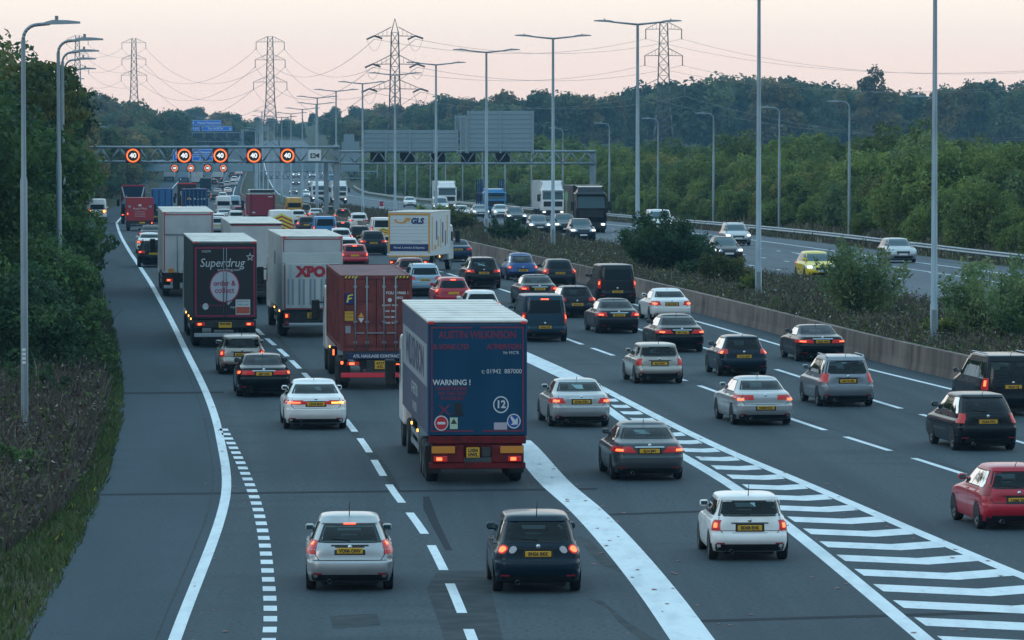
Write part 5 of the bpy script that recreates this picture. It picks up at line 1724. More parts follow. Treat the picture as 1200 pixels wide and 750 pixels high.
    if k.get('rails') and det >= 1:
        for side in (-1, 1):
            def rl():
                m = MB()
                zt = C.zd - .0
                xr = C.dims(zt)[2] * .93
                y0, y1 = C.fr(zt) + .12, C.L - C.ff(zt) - .1
                m.path([(side * xr, y0, zt), (side * xr, y0 + .2, zt + .075), (side * xr, y1 - .2, zt + .075), (side * xr, y1, zt)], .022, 6)
                return m.me('roof_rail', M_SIL if kind != 'suv' else M_BLACK)
            link('roof_rail', cached(('rr', key, side), rl), r)
    if opp:
        front_face(C, k, key, r, det, plate, lit)
    if det < 1 or opp:
        return r
    # shut lines, trim, aerial, wiper, exhaust
    u0, u1, zt_ = k['gate'][0], k['gate'][1], k['rw'][1]
    def seams():
        m = MB()
        zb_ = k['bump'] + .24
        g0, g1 = .70, .80
        if k.get('boot'):
            C.seam(m, [(-g1 - .02, .97), (-g1 + .02, .74), (-g0, .66), (g0, .66), (g1 - .02, .74), (g1 + .02, .97)])
        else:
            zz = k['rear'][4][0] - .01
            C.seam(m, [(-g1 - .03, k['rw'][0] - .02), (-g1, zz + .12), (-g0, zz), (g0, zz), (g1, zz + .12), (g1 + .03, k['rw'][0] - .02)])
        zs_ = zb_ + .06 if not k.get('boot') else .665
        pr = [(math.radians(-150 + 120 * i / 24)) for i in range(25)]
        for i in range(24):
            a_, b_ = pr[i], pr[i + 1]
            m.add([C.P(zs_ - .006, a_, .003), C.P(zs_ - .006, b_, .003), C.P(zs_ + .006, b_, .003), C.P(zs_ + .006, a_, .003)], [(0, 1, 2, 3)])
        for side in (-1, 1):
            yd1 = C.L - C.ff(sz0) - .15
            yd0 = yd1 - 1.05
            for yy in (yd0, yd1 + .1) + (() if kind in ('mini', 'cabrio', 'beetle') else (yd0 - .78,)):
                C.seam(m, [(yy, .36), (yy, sz0 - .02)], .012, .003, side)
        return m.me('seam', M_SEAM)
    link('seam', cached(('se', key), seams), r)
    if det == 2 and not opp:
        def seals():
            m = MB()
            q = .012
            C.seam(m, [(-ub, z0), (-(ub + ut) / 2, (z0 + z1) / 2), (-ut, z1), (ut, z1), ((ub + ut) / 2, (z0 + z1) / 2), (ub, z0), (0, z0 + .001), (-ub, z0)], .03, .008)
            return m.me('window_seal', M_SEAM)
        link('window_seal', cached(('ws2', key), seals), r)
        for side in (-1, 1):
            def sseal():
                m = MB()
                a0, a1, yb0, yb1, yt0, yt1 = C.win_side()
                C.seam(m, [(yb0, a0), (yt0, a1), (yt1, a1), (yb1, a0), (yb0, a0)], .026, .008, side)
                return m.me('window_seal', M_SEAM)
            link('window_seal', cached(('ws3', key, side), sseal), r)
        link('plate_shadow_patch', cached(('pr', key), lambda: C.rear_patch(pz - .085, pz + .085, .31 / C.dims(pz)[2], .31 / C.dims(pz)[2], .003, nu=4, nv=2).me('plate_shadow_patch', M_SEAM)), r)  # flat black patch round the plate, painted as its shadow line
        link('plate_lamp_strip', cached(('ps', key), lambda: C.rear_patch(pz + .088, pz + .112, .40 / C.dims(pz)[2], .40 / C.dims(pz)[2], .014, nu=6, nv=1).me('plate_lamp_strip', M_CHROME if k.get('boot') else M_SEAM)), r)
    if det == 2:
        def handles():
            m = MB()
            for side in (-1, 1):
                yd1 = C.L - C.ff(sz0) - 1.05
                for yy in (yd1, yd1 - .85) if kind not in ('mini', 'cabrio', 'beetle') else (yd1,):
                    p = C.P(sz0 - .10, C.phi_y(sz0 - .10, yy, side), .0)
                    m.bbox(p.x - .025, p.x + .025, yy - .09, yy + .09, p.z - .015, p.z + .015, .008)
            return m
        link('door_handle', cached(('dh', key, color), lambda: handles().me('door_handle', pm)), r)
        zt = C.H - .004
        if not k.get('tallvan'):
            link('aerial', cached(('ae', key), lambda: MB().tube((0, C.fr(C.zd) + .16, zt - .03), (0, C.fr(C.zd) - .02, zt + (.26 if kind in ('fast', 'plus', 'mini') else .07)), .011, .006, 6).me('aerial', M_BLACK)), r)
        yb = C.P(k['bump'] - .05, -1.25, 0).y
        link('exhaust', cached(('ex', key), lambda: MB().lathe([(0, .045), (.25, .045)], 'Y', (-.42 * k['W'] / 1.8, .02, z_b + .01), 12).me('exhaust', M_SIL)), r)
        bz2 = min(k['rw'][0] - .09, k['plate'] + .17) if not k.get('boot') else .93
        yb2 = C.P(bz2, -math.pi / 2, .0).y
        link('badge', cached(('ba', key), lambda: MB().lathe([(-.014, .001), (-.014, .042), (.02, .05)], 'Y', (0, yb2, bz2), 18).me('badge', M_CHROME)), r)
        for side in (-1, 1):
            link('bumper_reflector', cached(('br', key, side), lambda: C.grid(MB(), lambda a, b: (k['bump'] + .02 + .032 * b, math.radians(-90 + side * (33 + 8 * a))), 3, 1, .012).me('bumper_reflector', M_REFR)), r)
        if not k.get('boot') and not k.get('tallvan'):
            def wip():
                m = MB()
                a = C.P(z0 + .03, C.phi_u(z0 + .03, 0), .02)
                b = C.P(z0 + .07, C.phi_u(z0 + .07, -.5), .02)
                m.tube(a, b, .012, .008, 6)
                return m.me('wiper', M_BLACK)
            link('wiper', cached(('wi', key), wip), r)
            link('spoiler', cached(('sp', key, color), lambda: C.rear_patch(z1 + .015, z1 + .07, .9, .88, .03, nv=2).me('spoiler', pm)), r)
    return r
def _roof(C):
    m = MB()
    N = 40
    zs = [C.k['sw'][1] + .02 + (C.H - .003 - C.k['sw'][1] - .02) * t for t in (0, .25, .5, .7, .85, .95)]
    vs = [C.P(z, 2 * math.pi * (i + .5) / N, .006) for z in zs for i in range(N)]
    m.add(vs, [(r * N + i, r * N + (i + 1) % N, (r + 1) * N + (i + 1) % N, (r + 1) * N + i) for r in range(len(zs) - 1) for i in range(N)], 0, True)
    b = len(vs) - N
    m.f.append(tuple(b + i for i in range(N))); m.mi.append(0); m.sm.append(True)
    return m
def front_face(C, k, key, r, det, plate, lit):
    zl = k['front'][3][0]
    for side in (-1, 1):
        l = link('headlight', cached(('hl', key, side), lambda: C.lamp(side, zl - .02, zl + .14, 24, 56, 30, 58, front=True).me('headlight', M_HLENS)), r)
        if lit:
            link('bulb', cached(('hb', key, side, 'f'), lambda: C.lamp(side, zl + .0, zl + .11, 33, 45, 34, 45, .014, True).me('bulb', M_HEAD)), l)
    link('grille', cached(('gr', key), lambda: C.rear_patch(zl - .12, zl + .04, .42, .46, .006, True, 8, 2).me('grille', M_BLACK)), r)
    link('air_intake', cached(('ai', key), lambda: C.rear_patch(.27, .40, .62, .66, .006, True, 8, 2).me('air_intake', M_BLACK)), r)
    yp = C.L
    link('number_plate', cached(('npf', key), lambda: MB().bbox(-.26, .26, yp - .03, yp + .015, .44, .55, .006).me('number_plate', M_WPL)), r)

# ================================================================ lorries
def lwheel(r, x, y, rad=.5, w=.32, par='wheel', double=False):
    t, ri = cached(('lw', rad, w), lambda: (
        MB().lathe([(-w / 2 + .03, rad * .6), (-w / 2, rad * .66), (-w / 2, rad * .92), (-w / 2 + .04, rad), (w / 2 - .04, rad), (w / 2, rad * .92), (w / 2, rad * .66), (w / 2 - .03, rad * .6)], 'X', n=28).me('wheel', M_RUB),
        MB().lathe([(-w / 2 + .02, rad * .6), (-w / 2 + .1, rad * .5), (-w / 2 + .04, rad * .22), (-w / 2 + .02, .02)], 'X', n=20).lathe([(w / 2 - .02, rad * .6), (w / 2 - .1, rad * .5), (w / 2 - .04, rad * .22), (w / 2 - .02, .02)], 'X', n=20).me('rim', M_GALVD)))
    o = link('wheel', t, r, (x, y, rad))
    link('rim', ri, o)
    return o
def tail_cluster(r, xs, y, z, w=.36, h=.13, lit=True):
    for x in xs:
        l = MB().bbox(x - w / 2, x + w / 2, y - .05, y + .03, z - h / 2, z + h / 2, .015).build('tail_light', M_LENSL if lit else M_LENS, r)
        if lit:
            MB().bbox(x - w * .32, x + w * .1, y - .062, y - .04, z - h * .3, z + h * .3, .008).build('bulb', M_BULB, l)
def plate_on(r, x, y, z, w=.28, h=.2, two=None):
    MB().bbox(x - w, x + w, y - .02, y + .02, z - h, z + h, .01).build('number_plate', M_YPL, r)
    if two:
        text(r, two[0], h * .85, (x, y - .025, z + h * .42), M_INK, bold=.006)
        if len(two) > 1:
            text(r, two[1], h * .85, (x, y - .025, z - h * .45), M_INK, bold=.006)
def cab(r, y0, pm, W=2.5, L=2.2, H=3.0, zb=.9, deflector=None, name='cab', front=False):
    """tractor cab, its back wall at y0, front at y0+L"""
    m = MB()
    hw = W / 2
    prof = [(y0, zb), (y0 + L * .98, zb), (y0 + L, zb + .5), (y0 + L - .03, zb + 1.15), (y0 + L - .28, H - .18), (y0 + L - .5, H), (y0, H + .02)]
    n = len(prof)
    vs = [(-hw, y, z) for y, z in prof] + [(-hw + .0, y, z) for y, z in []] + [(hw, y, z) for y, z in prof]
    fs = [tuple(range(n))[::-1], tuple(n + i for i in range(n))] + [(i, (i + 1) % n, n + (i + 1) % n, n + i) for i in range(n)]
    m.add(vs, fs)
    c = m.build(name, pm, r)
    bv = c.modifiers.new('Bevel', 'BEVEL')
    bv.width = .09
    bv.segments = 2
    e = .008
    yw0, yw1 = y0 + L - .03, y0 + L - .28
    if front:
        MB().quad((-hw + .13, yw0 + e, zb + 1.2), (hw - .13, yw0 + e, zb + 1.2), (hw - .2, yw1 + .06, H - .28), (-hw + .2, yw1 + .06, H - .28)).build('windscreen', M_GLASS2, c)
        MB().bbox(-hw + .25, hw - .25, y0 + L - .01, y0 + L + .03, zb + .45, zb + 1.0, .02).build('grille', M_BLACK, c)
        MB().bbox(-hw + .02, hw - .02, y0 + L - .2, y0 + L + .06, .35, zb + .05, .05).build('front_bumper', M_BLACK if deflector else pm, c)
        for s in (-1, 1):
            l = MB().bbox(s * (hw - .3) - .24, s * (hw - .3) + .24, y0 + L + .05, y0 + L + .08, .62, .84, .02).build('headlight', M_HLENS, c)
            MB().bbox(s * (hw - .3) - .13, s * (hw - .3) + .13, y0 + L + .075, y0 + L + .1, .65, .81, .02).build('bulb', M_HEAD, l)
        MB().bbox(-hw + .1, hw - .1, yw1 + .1, yw1 + .4, H - .2, H - .08, .03).build('sun_visor', M_BLACK, c)
        MB().bbox(-.26, .26, y0 + L + .05, y0 + L + .075, .42, .53, .005).build('number_plate', M_WPL, c)
    for s in (-1, 1):
        x = s * (hw + .006)
        MB().quad((x, y0 + L - 1.0, zb + 1.15), (x, y0 + L - .18, zb + 1.1), (x, y0 + L - .42, H - .45), (x, y0 + L - 1.0, H - .4)).build('side_window', M_GLASS, c)
        a = MB().bbox(*sorted((s * (hw + .12), s * (hw + .42))), y0 + L - .25, y0 + L - .05, zb + 1.0, zb + 1.75, .04)
        a.tube((s * hw, y0 + L - .2, zb + 1.65), (s * (hw + .3), y0 + L - .15, zb + 1.65), .03)
        a.build('mirror', M_BLACK, c)
    if deflector is not None:
        d = MB()
        d.add([(-hw + .1, y0 + .1, H), (hw - .1, y0 + .1, H), (hw - .1, y0 + .15, deflector), (-hw + .1, y0 + .15, deflector), (-hw + .15, y0 + L - .6, H), (hw - .15, y0 + L - .6, H), (hw - .3, y0 + L - 1.2, deflector - .1), (-hw + .3, y0 + L - 1.2, deflector - .1)],
              [(0, 1, 2, 3), (4, 7, 6, 5), (0, 3, 7, 4), (1, 5, 6, 2), (3, 2, 6, 7)])
        d.build('wind_deflector', pm, c)
    return c
M_SIDEBLUE = mat('curtain_blue', (.035, .05, .10), .6, noise=[((.4, 2, .4), 3, (.05, .068, .12), .4, .65, 'O')])
M_REARBLUE = mat('door_blue', (.005, .046, .098), .55, spec=.2, noise=[((1.2, 1, .5), 4, (.008, .056, .115), .4, .65, 'O')])
M_SIGNRED = mat('signwriting_red', (.19, .018, .05), .6)
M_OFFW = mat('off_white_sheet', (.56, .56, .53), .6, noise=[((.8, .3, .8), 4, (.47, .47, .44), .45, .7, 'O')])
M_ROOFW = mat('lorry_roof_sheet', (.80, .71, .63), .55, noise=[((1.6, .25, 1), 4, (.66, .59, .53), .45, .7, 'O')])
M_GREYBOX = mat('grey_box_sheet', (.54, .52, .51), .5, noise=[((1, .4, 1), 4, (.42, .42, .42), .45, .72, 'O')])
M_DARKSIDE = mat('dark_box_side', (.09, .10, .105), .5)
M_CHARC = mat('charcoal_door', (.018, .017, .02), .4)
M_MAGENTA = mat('magenta_line', (.36, .02, .07), .5)
M_PINKW = mat('pale_pink_disc', (.50, .48, .52), .6)
M_CONTR = mat('container_red', (.20, .046, .042), .65, spec=.3, noise=[((1.5, .6, 1.5), 5, (.125, .028, .03), .42, .65, 'O'), ((7, 7, 7), 3, (.20, .05, .05), .68, .85, 'O')])
M_CONTROOF = mat('container_roof', (.20, .075, .085), .65, noise=[((1.5, .6, 1.5), 5, (.14, .045, .05), .42, .65, 'O')])
M_STEELBAR = mat('locking_bar', (.26, .28, .30), .5, .4)
M_GLSBLUE = mat('deep_blue_panel', (.012, .03, .13), .5)
M_ORANGE = mat('orange_panel', (.68, .30, .03), .5)
M_YELL = mat('bright_yellow', (.70, .62, .03), .5)
M_LABW = mat('label_white', (.6, .6, .6), .6)
M_TAILG = mat('ribbed_alloy', (.48, .50, .52), .4, .5)
M_SLATD = mat('grey_slat', (.26, .29, .31), .5, .3)

def box_body(r, L, W, zb, H, m_side, m_rear, m_roof, name='box_body', ribs=0):
    hw = W / 2
    b = MB().bbox(-hw, hw, .03, L, zb, H - .02, .025).build(name, m_side, r)
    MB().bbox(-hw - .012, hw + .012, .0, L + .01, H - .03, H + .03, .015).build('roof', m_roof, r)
    if ribs:
        m = MB()
        for i in range(1, ribs):
            y = L * i / ribs
            m.box(-hw, hw, y - .03, y + .03, H + .032, H + .042)
        m.build('roof_rib', m_roof, r)
    MB().bbox(-hw + .015, hw - .015, -.02, .05, zb + .02, H - .08, .012).build('rear_door', m_rear, r)
    return b
def marker_lamps(r, W, H, y=-.04):
    for s in (-1, 1):
        MB().bbox(s * (W / 2 - .09) - .07, s * (W / 2 - .09) + .07, y - .02, y + .02, H - .06, H + .0, .01).build('marker_lamp', M_LENSL, r)
def side_lamps(r, W, ys, z=.95):
    for y in ys:
        MB().bbox(-W / 2 - .02, -W / 2 + .02, y - .06, y + .06, z - .04, z + .04, .01).build('side_marker', M_AMB, r)
def chassis(r, L, W, zb, m=None, bar=None, axles=(1.9, 3.2, 4.5), skirts=None, guard=True):
    m = m or M_CHAS
    MB().box(-.5, .5, .15, L - .3, .72, zb - .005).box(-W / 2 + .12, W / 2 - .12, .05, .35, zb - .28, zb - .006).build('chassis', m, r)
    MB().bbox(-W / 2 + .04, W / 2 - .04, -.02, .12, .44, .60, .02).build('underrun_bar', bar or m, r)
    for s in (-1, 1):
        MB().box(s * .5 - .05, s * .5 + .05, .13, .25, .5, zb - .29).build('bar_bracket', m, r)
    for y in axles:
        for s in (-1, 1):
            lwheel(r, s * (W / 2 - .19), y)
    for s in (-1, 1):
        MB().box(s * (W / 2 - .2) - .2, s * (W / 2 - .2) + .2, axles[0] - .68, axles[0] - .65, .25, .95).build('mudflap', M_RUB, r)
    if guard:
        for s in (-1, 1):
            g = MB()
            x = s * (W / 2 - .05)
            for z in (.55, .85):
                g.box(x - .02, x + .02, axles[-1] + .8, L - 4.2, z, z + .12)
            g.box(x - .02, x + .02, axles[-1] + 1.2, axles[-1] + 1.3, .5, zb).box(x - .02, x + .02, L - 4.6, L - 4.5, .5, zb)
            g.build('side_guard', M_GALVD, r)
def place(px, py, yo, opp=False, extra=0.0, dy=0.0):
    """rear (or front) middle of a vehicle whose tyres touch the road at py; returns X, Y, z, yaw"""
    oz = OZ if opp else 0
    g = ground(px, py, oz)
    s = heading(g.x, g.y, opp)
    Y = g.y - yo + dy
    X = xpx(px, Y)
    z = zr(g.y) + oz
    yaw = -math.atan(s) + extra
    return X, Y, z, yaw
# pitch of the road under long vehicles
def set_pitch(r, L, Y):
    r.rotation_euler.x = math.atan((zr(Y + L * .8) - zr(Y + L * .1)) / (L * .7))
def stretch(r, z0, k):
    """raise or lower the load box above z0, signwriting included"""
    f = lambda z: z if z < z0 - .02 else z0 + (z - z0) * k
    for o in r.children:
        if o.name.split('.')[0] in ('wheel', 'cab') or o.type != 'MESH':
            continue
        if abs(o.rotation_euler.x) > 1:
            o.location.z = f(o.location.z)
            o.scale.y *= k
        else:
            for v in o.data.vertices:
                v.co.z = f(v.co.z)
LG = 'lorries queuing in the lanes'
def lorry_root(name, px, py, label, yo=1.3, opp=False, extra=0.0, L=12, cat='lorry'):
    X, Y, z, yaw = place(px, py, yo, opp, extra)
    r = empty(name, (X, Y, z), yaw, label, cat)
    set_pitch(r, L, Y)
    r['group'] = LG
    return r

# --- blue and white curtain sided articulated lorry
W_, H_, zb_ = 2.55, 3.98, 1.28
r = lorry_root('articulated_lorry', 559.5, 565, 'dark blue curtain sided lorry with red signwriting and a white roof, nearest of the lorries', L=15)
box_body(r, 13.6, W_, zb_, H_, M_SIDEBLUE, M_REARBLUE, M_ROOFW, 'trailer_body', 9)
chassis(r, 13.6, W_, zb_, M_REDCH, M_REDCH)
cab(r, 13.9, P['white'], 2.5, 2.3, 3.2, .7, 3.8)
for s in (-1, 1):
    lwheel(r, s * 1.05, 14.6 + .8)
    lwheel(r, s * 1.05, 12.3)
hw = W_ / 2
MB().box(-hw - .006, -hw - .002, .4, 13.0, 2.42, 3.42).build('pale_band', mat('band_grey', (.27, .29, .32), .6), r)
text(r, 'WILKINSON', 1.0, (-hw - .012, 6.6, 2.9), M_SIDEBLUE, 'left', bold=.03, sx=1.75)
text(r, 'ATHERTON', .42, (-hw - .012, 6.6, 2.05), M_LABW, 'left', sx=1.5)
text(r, '01942 887000', .32, (-hw - .012, 6.6, 1.62), M_LABW, 'left', sx=1.2)
m = MB()
yb = -.028
for s in (-1, 1):
    m.box(s * 1.17 - .016, s * 1.17 + .016, yb, yb + .01, 1.42, 3.82)
for (x0, x1) in ((-1.19, -.13), (.08, 1.19)):
    m.box(x0, x1, yb, yb + .01, 3.82, 3.855)
for (x0, x1) in ((-1.19, -.1), (.12, 1.19)):
    m.box(x0, x1, yb, yb + .01, 1.385, 1.42)
m.build('red_border', M_SIGNRED, r)
text(r, 'AUSTIN WILKINSON', .25, (0, yb, 3.66), M_SIGNRED, bold=.005, sx=.86)
text(r, '& SONS LTD', .165, (-.68, yb, 3.38), M_SIGNRED, bold=.006)
text(r, 'ATHERTON', .165, (.68, yb, 3.38), M_SIGNRED, bold=.006)
text(r, "Nr M/C'R", .10, (.86, yb, 3.24), M_LABW)
text(r, 't: 01942  887000', .15, (.62, yb, 2.80), M_LABW)
text(r, 'WARNING !', .18, (-.66, yb, 2.54), M_LABW, bold=.004)
for i, t_ in enumerate(('UNDERTAKING', 'ON THIS SIDE', 'IS FOOLISH')):
    text(r, t_, .115, (-.66, yb, 2.40 - .115 * i), M_SIGNRED, bold=.003)
m = MB()
for s in (-1, 1):
    m.add([(-.85 - .13 * s - .025, yb, 1.78), (-.85 - .13 * s + .025, yb, 1.78), (-.85 + .13 * s + .025, yb - .0, 2.02), (-.85 + .13 * s - .025, yb, 2.02)], [(0, 1, 2, 3)])
m.v = [(x, y - .003 * (i // 4), z) for i, (x, y, z) in enumerate(m.v)]
m.build('red_cross', M_SIGNRED, r)
MB().box(-.6, -.4, yb - .004, yb, 1.84, 2.06).box(-.66, -.34, yb - .004, yb, 1.77, 1.82).build('lorry_symbol', M_CHARC, r)
o = MB().disc((-.93, yb - .004, 1.59), .155, 'Y', 28).build('no_entry_sign', mat('sign_red', (.5, .02, .03), .5), r)
MB().disc((-.93, yb - .002, 1.59), .18, 'Y', 28).box(-1.03, -.83, yb - .008, yb - .005, 1.56, 1.62).build('sign_white', M_LABW, r)
MB().box(-.71, -.51, yb - .004, yb, 1.45, 1.72).build('warning_label', mat('label_green', (.45, .55, .40), .6), r)
MB().add([(-.69, yb - .006, 1.57), (-.53, yb - .006, 1.57), (-.61, yb - .006, 1.70)], [(0, 1, 2)]).build('warning_triangle', M_INK, r)
MB().disc((.6, yb - .002, 2.02), .20, 'Y', 32, 0, .17).build('number_ring', M_LABW, r)
text(r, '12', .25, (.6, yb, 2.02), M_LABW, bold=.008)
MB().disc((.93, yb - .002, 1.63), .175, 'Y', 32, 0, .15).add([(.93 - .09, yb - .003, 1.72), (.93 - .06, yb - .003, 1.75), (.93 + .03, yb - .003, 1.66), (.93 + .03, yb - .003, 1.6), (.93 - .03, yb - .003, 1.6)], [(0, 1, 2, 3, 4)]).add([(.93 + .1, yb - .003, 1.55), (.93 + .1, yb - .003, 1.72), (.93 - .08, yb - .003, 1.54)], [(0, 1, 2)]).build('arrow_symbol', M_LABW, r)
MB().disc((.93, yb - .0, 1.63), .15, 'Y', 32).build('blue_disc', mat('sign_blue_disc', (.015, .06, .28), .5), r)
MB().bbox(.42, .76, yb - .004, yb + .004, 1.43, 1.6, .002).build('pale_label', mat('label_pale', (.42, .36, .42), .6), r)
MB().bbox(-hw + .03, hw - .03, -.03, .1, 1.08, 1.28, .02).build('rear_beam', M_REDCH, r)
MB().bbox(-hw + .1, -.35, -.05, .02, .60, 1.04, .02).build('lamp_board', M_REDCH, r)
MB().bbox(.35, hw - .1, -.05, .02, .60, 1.04, .02).build('lamp_board', M_REDCH, r)
for s in (-1, 1):
    MB().bbox(s * .88 - .3, s * .88 + .3, -.075, -.045, .84, 1.02, .01).build('marker_board', M_REFY, r)
tail_cluster(r, (-.95, .95), -.06, .70, .34, .14)
plate_on(r, -.12, -.06, .86, .17, .13, ('LX04', 'HWL'))
MB().bbox(.1, .34, -.05, 0, .74, 1.0, .02).build('equipment_box', M_CHAS, r)
marker_lamps(r, W_, H_, -.05)
side_lamps(r, W_, (5.2, 8.4), 1.1)
stretch(r, 1.28, 2.94 / 2.7)

# --- charcoal box lorry with magenta outlines
r = lorry_root('articulated_lorry', 263.5, 406, 'black rear doored lorry with pink outlines and a pale round emblem in the inner lane', L=13)
H_, zb_ = 3.98, 1.15
box_body(r, 12.5, W_, zb_, H_, M_DARKSIDE, M_CHARC, M_ROOFW, 'trailer_body', 6)
chassis(r, 12.5, W_, zb_, M_CHAS, M_SIL)
cab(r, 12.8, P['white'], 2.5, 2.2, 3.1, .8, 3.7)
for s in (-1, 1):
    lwheel(r, s * 1.05, 14.2); lwheel(r, s * 1.05, 11.2)
m = MB()
for s in (-1, 1):
    m.box(s * 1.17 - .03, s * 1.17 + .03, yb, yb + .01, 1.25, 3.78)
m.box(-1.14, 1.14, yb, yb + .01, 3.73, 3.78).box(-1.14, 1.14, yb, yb + .01, 1.25, 1.30)
m.build('pink_outline', M_MAGENTA, r)
text(r, 'Superdrug', .44, (-.12, yb, 3.2), M_LABW, bold=.0, sx=.97, shear=.2)
text(r, 'superdrug.com', .15, (.15, yb, 2.96), M_LABW)
text(r, 'W0379', .12, (-.75, yb, 3.62), M_LABW)
m = MB()
for k_ in range(5):
    a0, a1, a2 = [math.pi / 2 + k_ * 2 * math.pi / 5 + t for t in (-math.pi / 5, 0, math.pi / 5)]
    cx, cz = 1.0, 3.42
    for (p, q) in ((a0, a1), (a1, a2)):
        rp, rq = (.075, .17) if p == a0 else (.17, .075)
        m.add([(cx + rp * math.cos(p), yb, cz + rp * math.sin(p)), (cx + rq * math.cos(q), yb, cz + rq * math.sin(q)), (cx + (rq - .035) * math.cos(q), yb, cz + (rq - .035) * math.sin(q)), (cx + (rp - .035) * math.cos(p), yb, cz + (rp - .035) * math.sin(p))], [(0, 1, 2, 3)])
m.build('star_emblem', M_LABW, r)
MB().disc((-.02, yb, 2.35), .56, 'Y', 40).add([(.05, yb + .001, 1.86), (.45, yb + .001, 2.0), (.12, yb + .001, 1.66)], [(0, 1, 2)]).build('round_emblem', M_PINKW, r)
MB().disc((-.02, yb - .002, 2.35), .6, 'Y', 40, 0, .555).build('emblem_ring', M_MAGENTA, r)
text(r, 'order &', .27, (-.02, yb - .006, 2.46), M_MAGENTA, bold=.005)
text(r, 'collect', .29, (-.02, yb - .006, 2.2), M_MAGENTA, bold=.004)
text(r, 'free delivery to store', .115, (-.5, yb, 1.66), M_MAGENTA)
text(r, 'superdrug.com', .13, (.6, yb, 1.6), M_LABW)
MB().bbox(.42, 1.0, yb - .004, yb + .004, 1.32, 1.62 + .25, .002).build('warning_panel', M_LABW, r)
MB().box(.44, .98, yb - .008, yb - .005, 1.36, 1.6).build('red_panel', mat('panel_red', (.5, .09, .05), .5), r)
text(r, 'BLIND SPOT', .09, (.71, yb - .008, 1.8), M_INK)
text(r, 'TAKE CARE', .09, (.71, yb - .008, 1.68), M_INK)
MB().disc((-.78, yb, 1.62), .12, 'Y', 20).build('lip_label', M_LABW, r)
m = MB()
for x in (-.02, .02):
    m.tube((x * 3, -.05, 1.2), (x * 3, -.05, 3.75), .016)
m.build('locking_bar', M_GALVD, r)
MB().bbox(-hw + .04, hw - .04, -.03, .1, .8, 1.1, .02).build('rear_beam', M_CHAS, r)
tail_cluster(r, (-.98, .98), -.05, .96, .34, .13)
plate_on(r, .0, -.05, .92, .26, .11, ('PN17 XKB',))
marker_lamps(r, W_, H_, -.05)
side_lamps(r, W_, (3, 6, 9.5), 1.05)
stretch(r, 1.15, 3.1 / 2.83)

# --- pale grey box lorry with a ribbed tail lift
r = lorry_root('box_lorry', 366, 394, 'pale grey box lorry with a ribbed tail lift and big red letters', L=12)
H_, zb_ = 3.98, 1.15
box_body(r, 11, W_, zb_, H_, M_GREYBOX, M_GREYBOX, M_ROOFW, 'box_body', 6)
chassis(r, 11, W_, zb_, M_CHAS, M_SIL, (2.4, 3.7))
cab(r, 11.2, P['white'], 2.5, 2.1, 3.1, .8, 3.7)
for s in (-1, 1):
    lwheel(r, s * 1.05, 12.2)
MB().bbox(-hw + .14, hw - .14, -.12, -.03, 1.22, 2.95, .02).build('tail_lift', M_OFFW, r)
m = MB()
for i in range(5):
    x = -.92 + i * .46
    m.box(x - .13, x + .13, -.128, -.122, 1.36, 2.35)
m.build('lift_slat', M_SLATD, r)
for i in range(5):
    x = -.92 + i * .46
    MB().box(x - .05, x + .05, -.135, -.13, 1.3, 2.9).build('lift_rib', M_TAILG, r)
text(r, 'XPO', .52, (-.06, -.14, 2.62), mat('letter_red', (.42, .02, .04), .5), bold=.035, sx=1.1)
MB().bbox(-hw + .02, hw - .02, -.035, .04, 2.96, 3.35, .01).build('upper_panel', M_OFFW, r)
m = MB()
m.box(-1.16, 1.16, -.03, -.022, 3.86, 3.9)
for s in (-1, 1):
    m.box(s * 1.2 - .02, s * 1.2 + .02, -.03, -.022, 3.4, 3.9)
    m.box(s * 1.17 - .018, s * 1.17 + .018, -.13, -.124, 1.2, 2.9)
m.box(-1.15, 1.15, -.13, -.124, 1.19, 1.225)
m.build('red_tape', M_REFR, r)
MB().bbox(-1.0, 1.0, -.1, .0, .5, .62, .02).build('step_plate', M_TAILG, r)
MB().bbox(-1.1, 1.1, -.02, .1, .62, 1.12, .02).build('lift_frame', M_CHAS, r)
for s in (-1, 1):
    MB().bbox(s * 1.07 - .14, s * 1.07 + .14, -.08, .02, .5, 1.1, .02).build('lamp_bracket', M_CHAS, r)
tail_cluster(r, (-1.07, 1.07), -.1, .92, .2, .2)
for s in (-1, 1):
    MB().add([(s * 1.07 - .1, -.09, .56), (s * 1.07 + .1, -.09, .56), (s * 1.07, -.09, .74)], [(0, 1, 2)]).build('reflector', M_REFR, r)
plate_on(r, -.05, -.05, .93, .17, .12, ('FJ16', 'XPO'))
marker_lamps(r, W_, H_, -.05)
side_lamps(r, W_, (2, 6), 1.05)
text(r, 'XPO', .7, (-hw - .012, 5.5, 3.0), M_SLATD, 'left', bold=.02)
stretch(r, 1.15, 3.07 / 2.83)

# --- red shipping container on a skeletal trailer
r = lorry_root('container_lorry', 441, 455, 'dark red shipping container lorry with grey locking bars between the two big box lorries', L=14, extra=-.016)
Wc, H_, zb_ = 2.44, 3.93, 1.34
hc = Wc / 2
L_ = 12.19
m = MB()
n = 44
for s in (-1, 1):
    vs = []
    for i in range(n * 4 + 1):
        y = .2 + (L_ - .4) * i / (n * 4)
        d_ = (0, .0, .036, .036)[i % 4]
        vs += [(s * (hc - .03 - d_), y, zb_ + .1), (s * (hc - .03 - d_), y, H_ - .1)]
    m.add(vs, [(2 * i, 2 * i + 2, 2 * i + 3, 2 * i + 1) for i in range(n * 4)])
    m.box(*sorted((s * hc, s * (hc - .12))), .05, .2, zb_, H_ - .005).box(*sorted((s * hc, s * (hc - .12))), L_ - .15, L_, zb_, H_ - .005)
    m.box(*sorted((s * hc, s * (hc - .1))), .2, L_ - .15, zb_, zb_ + .12).box(*sorted((s * hc, s * (hc - .1))), .2, L_ - .15, H_ - .12, H_ - .005)
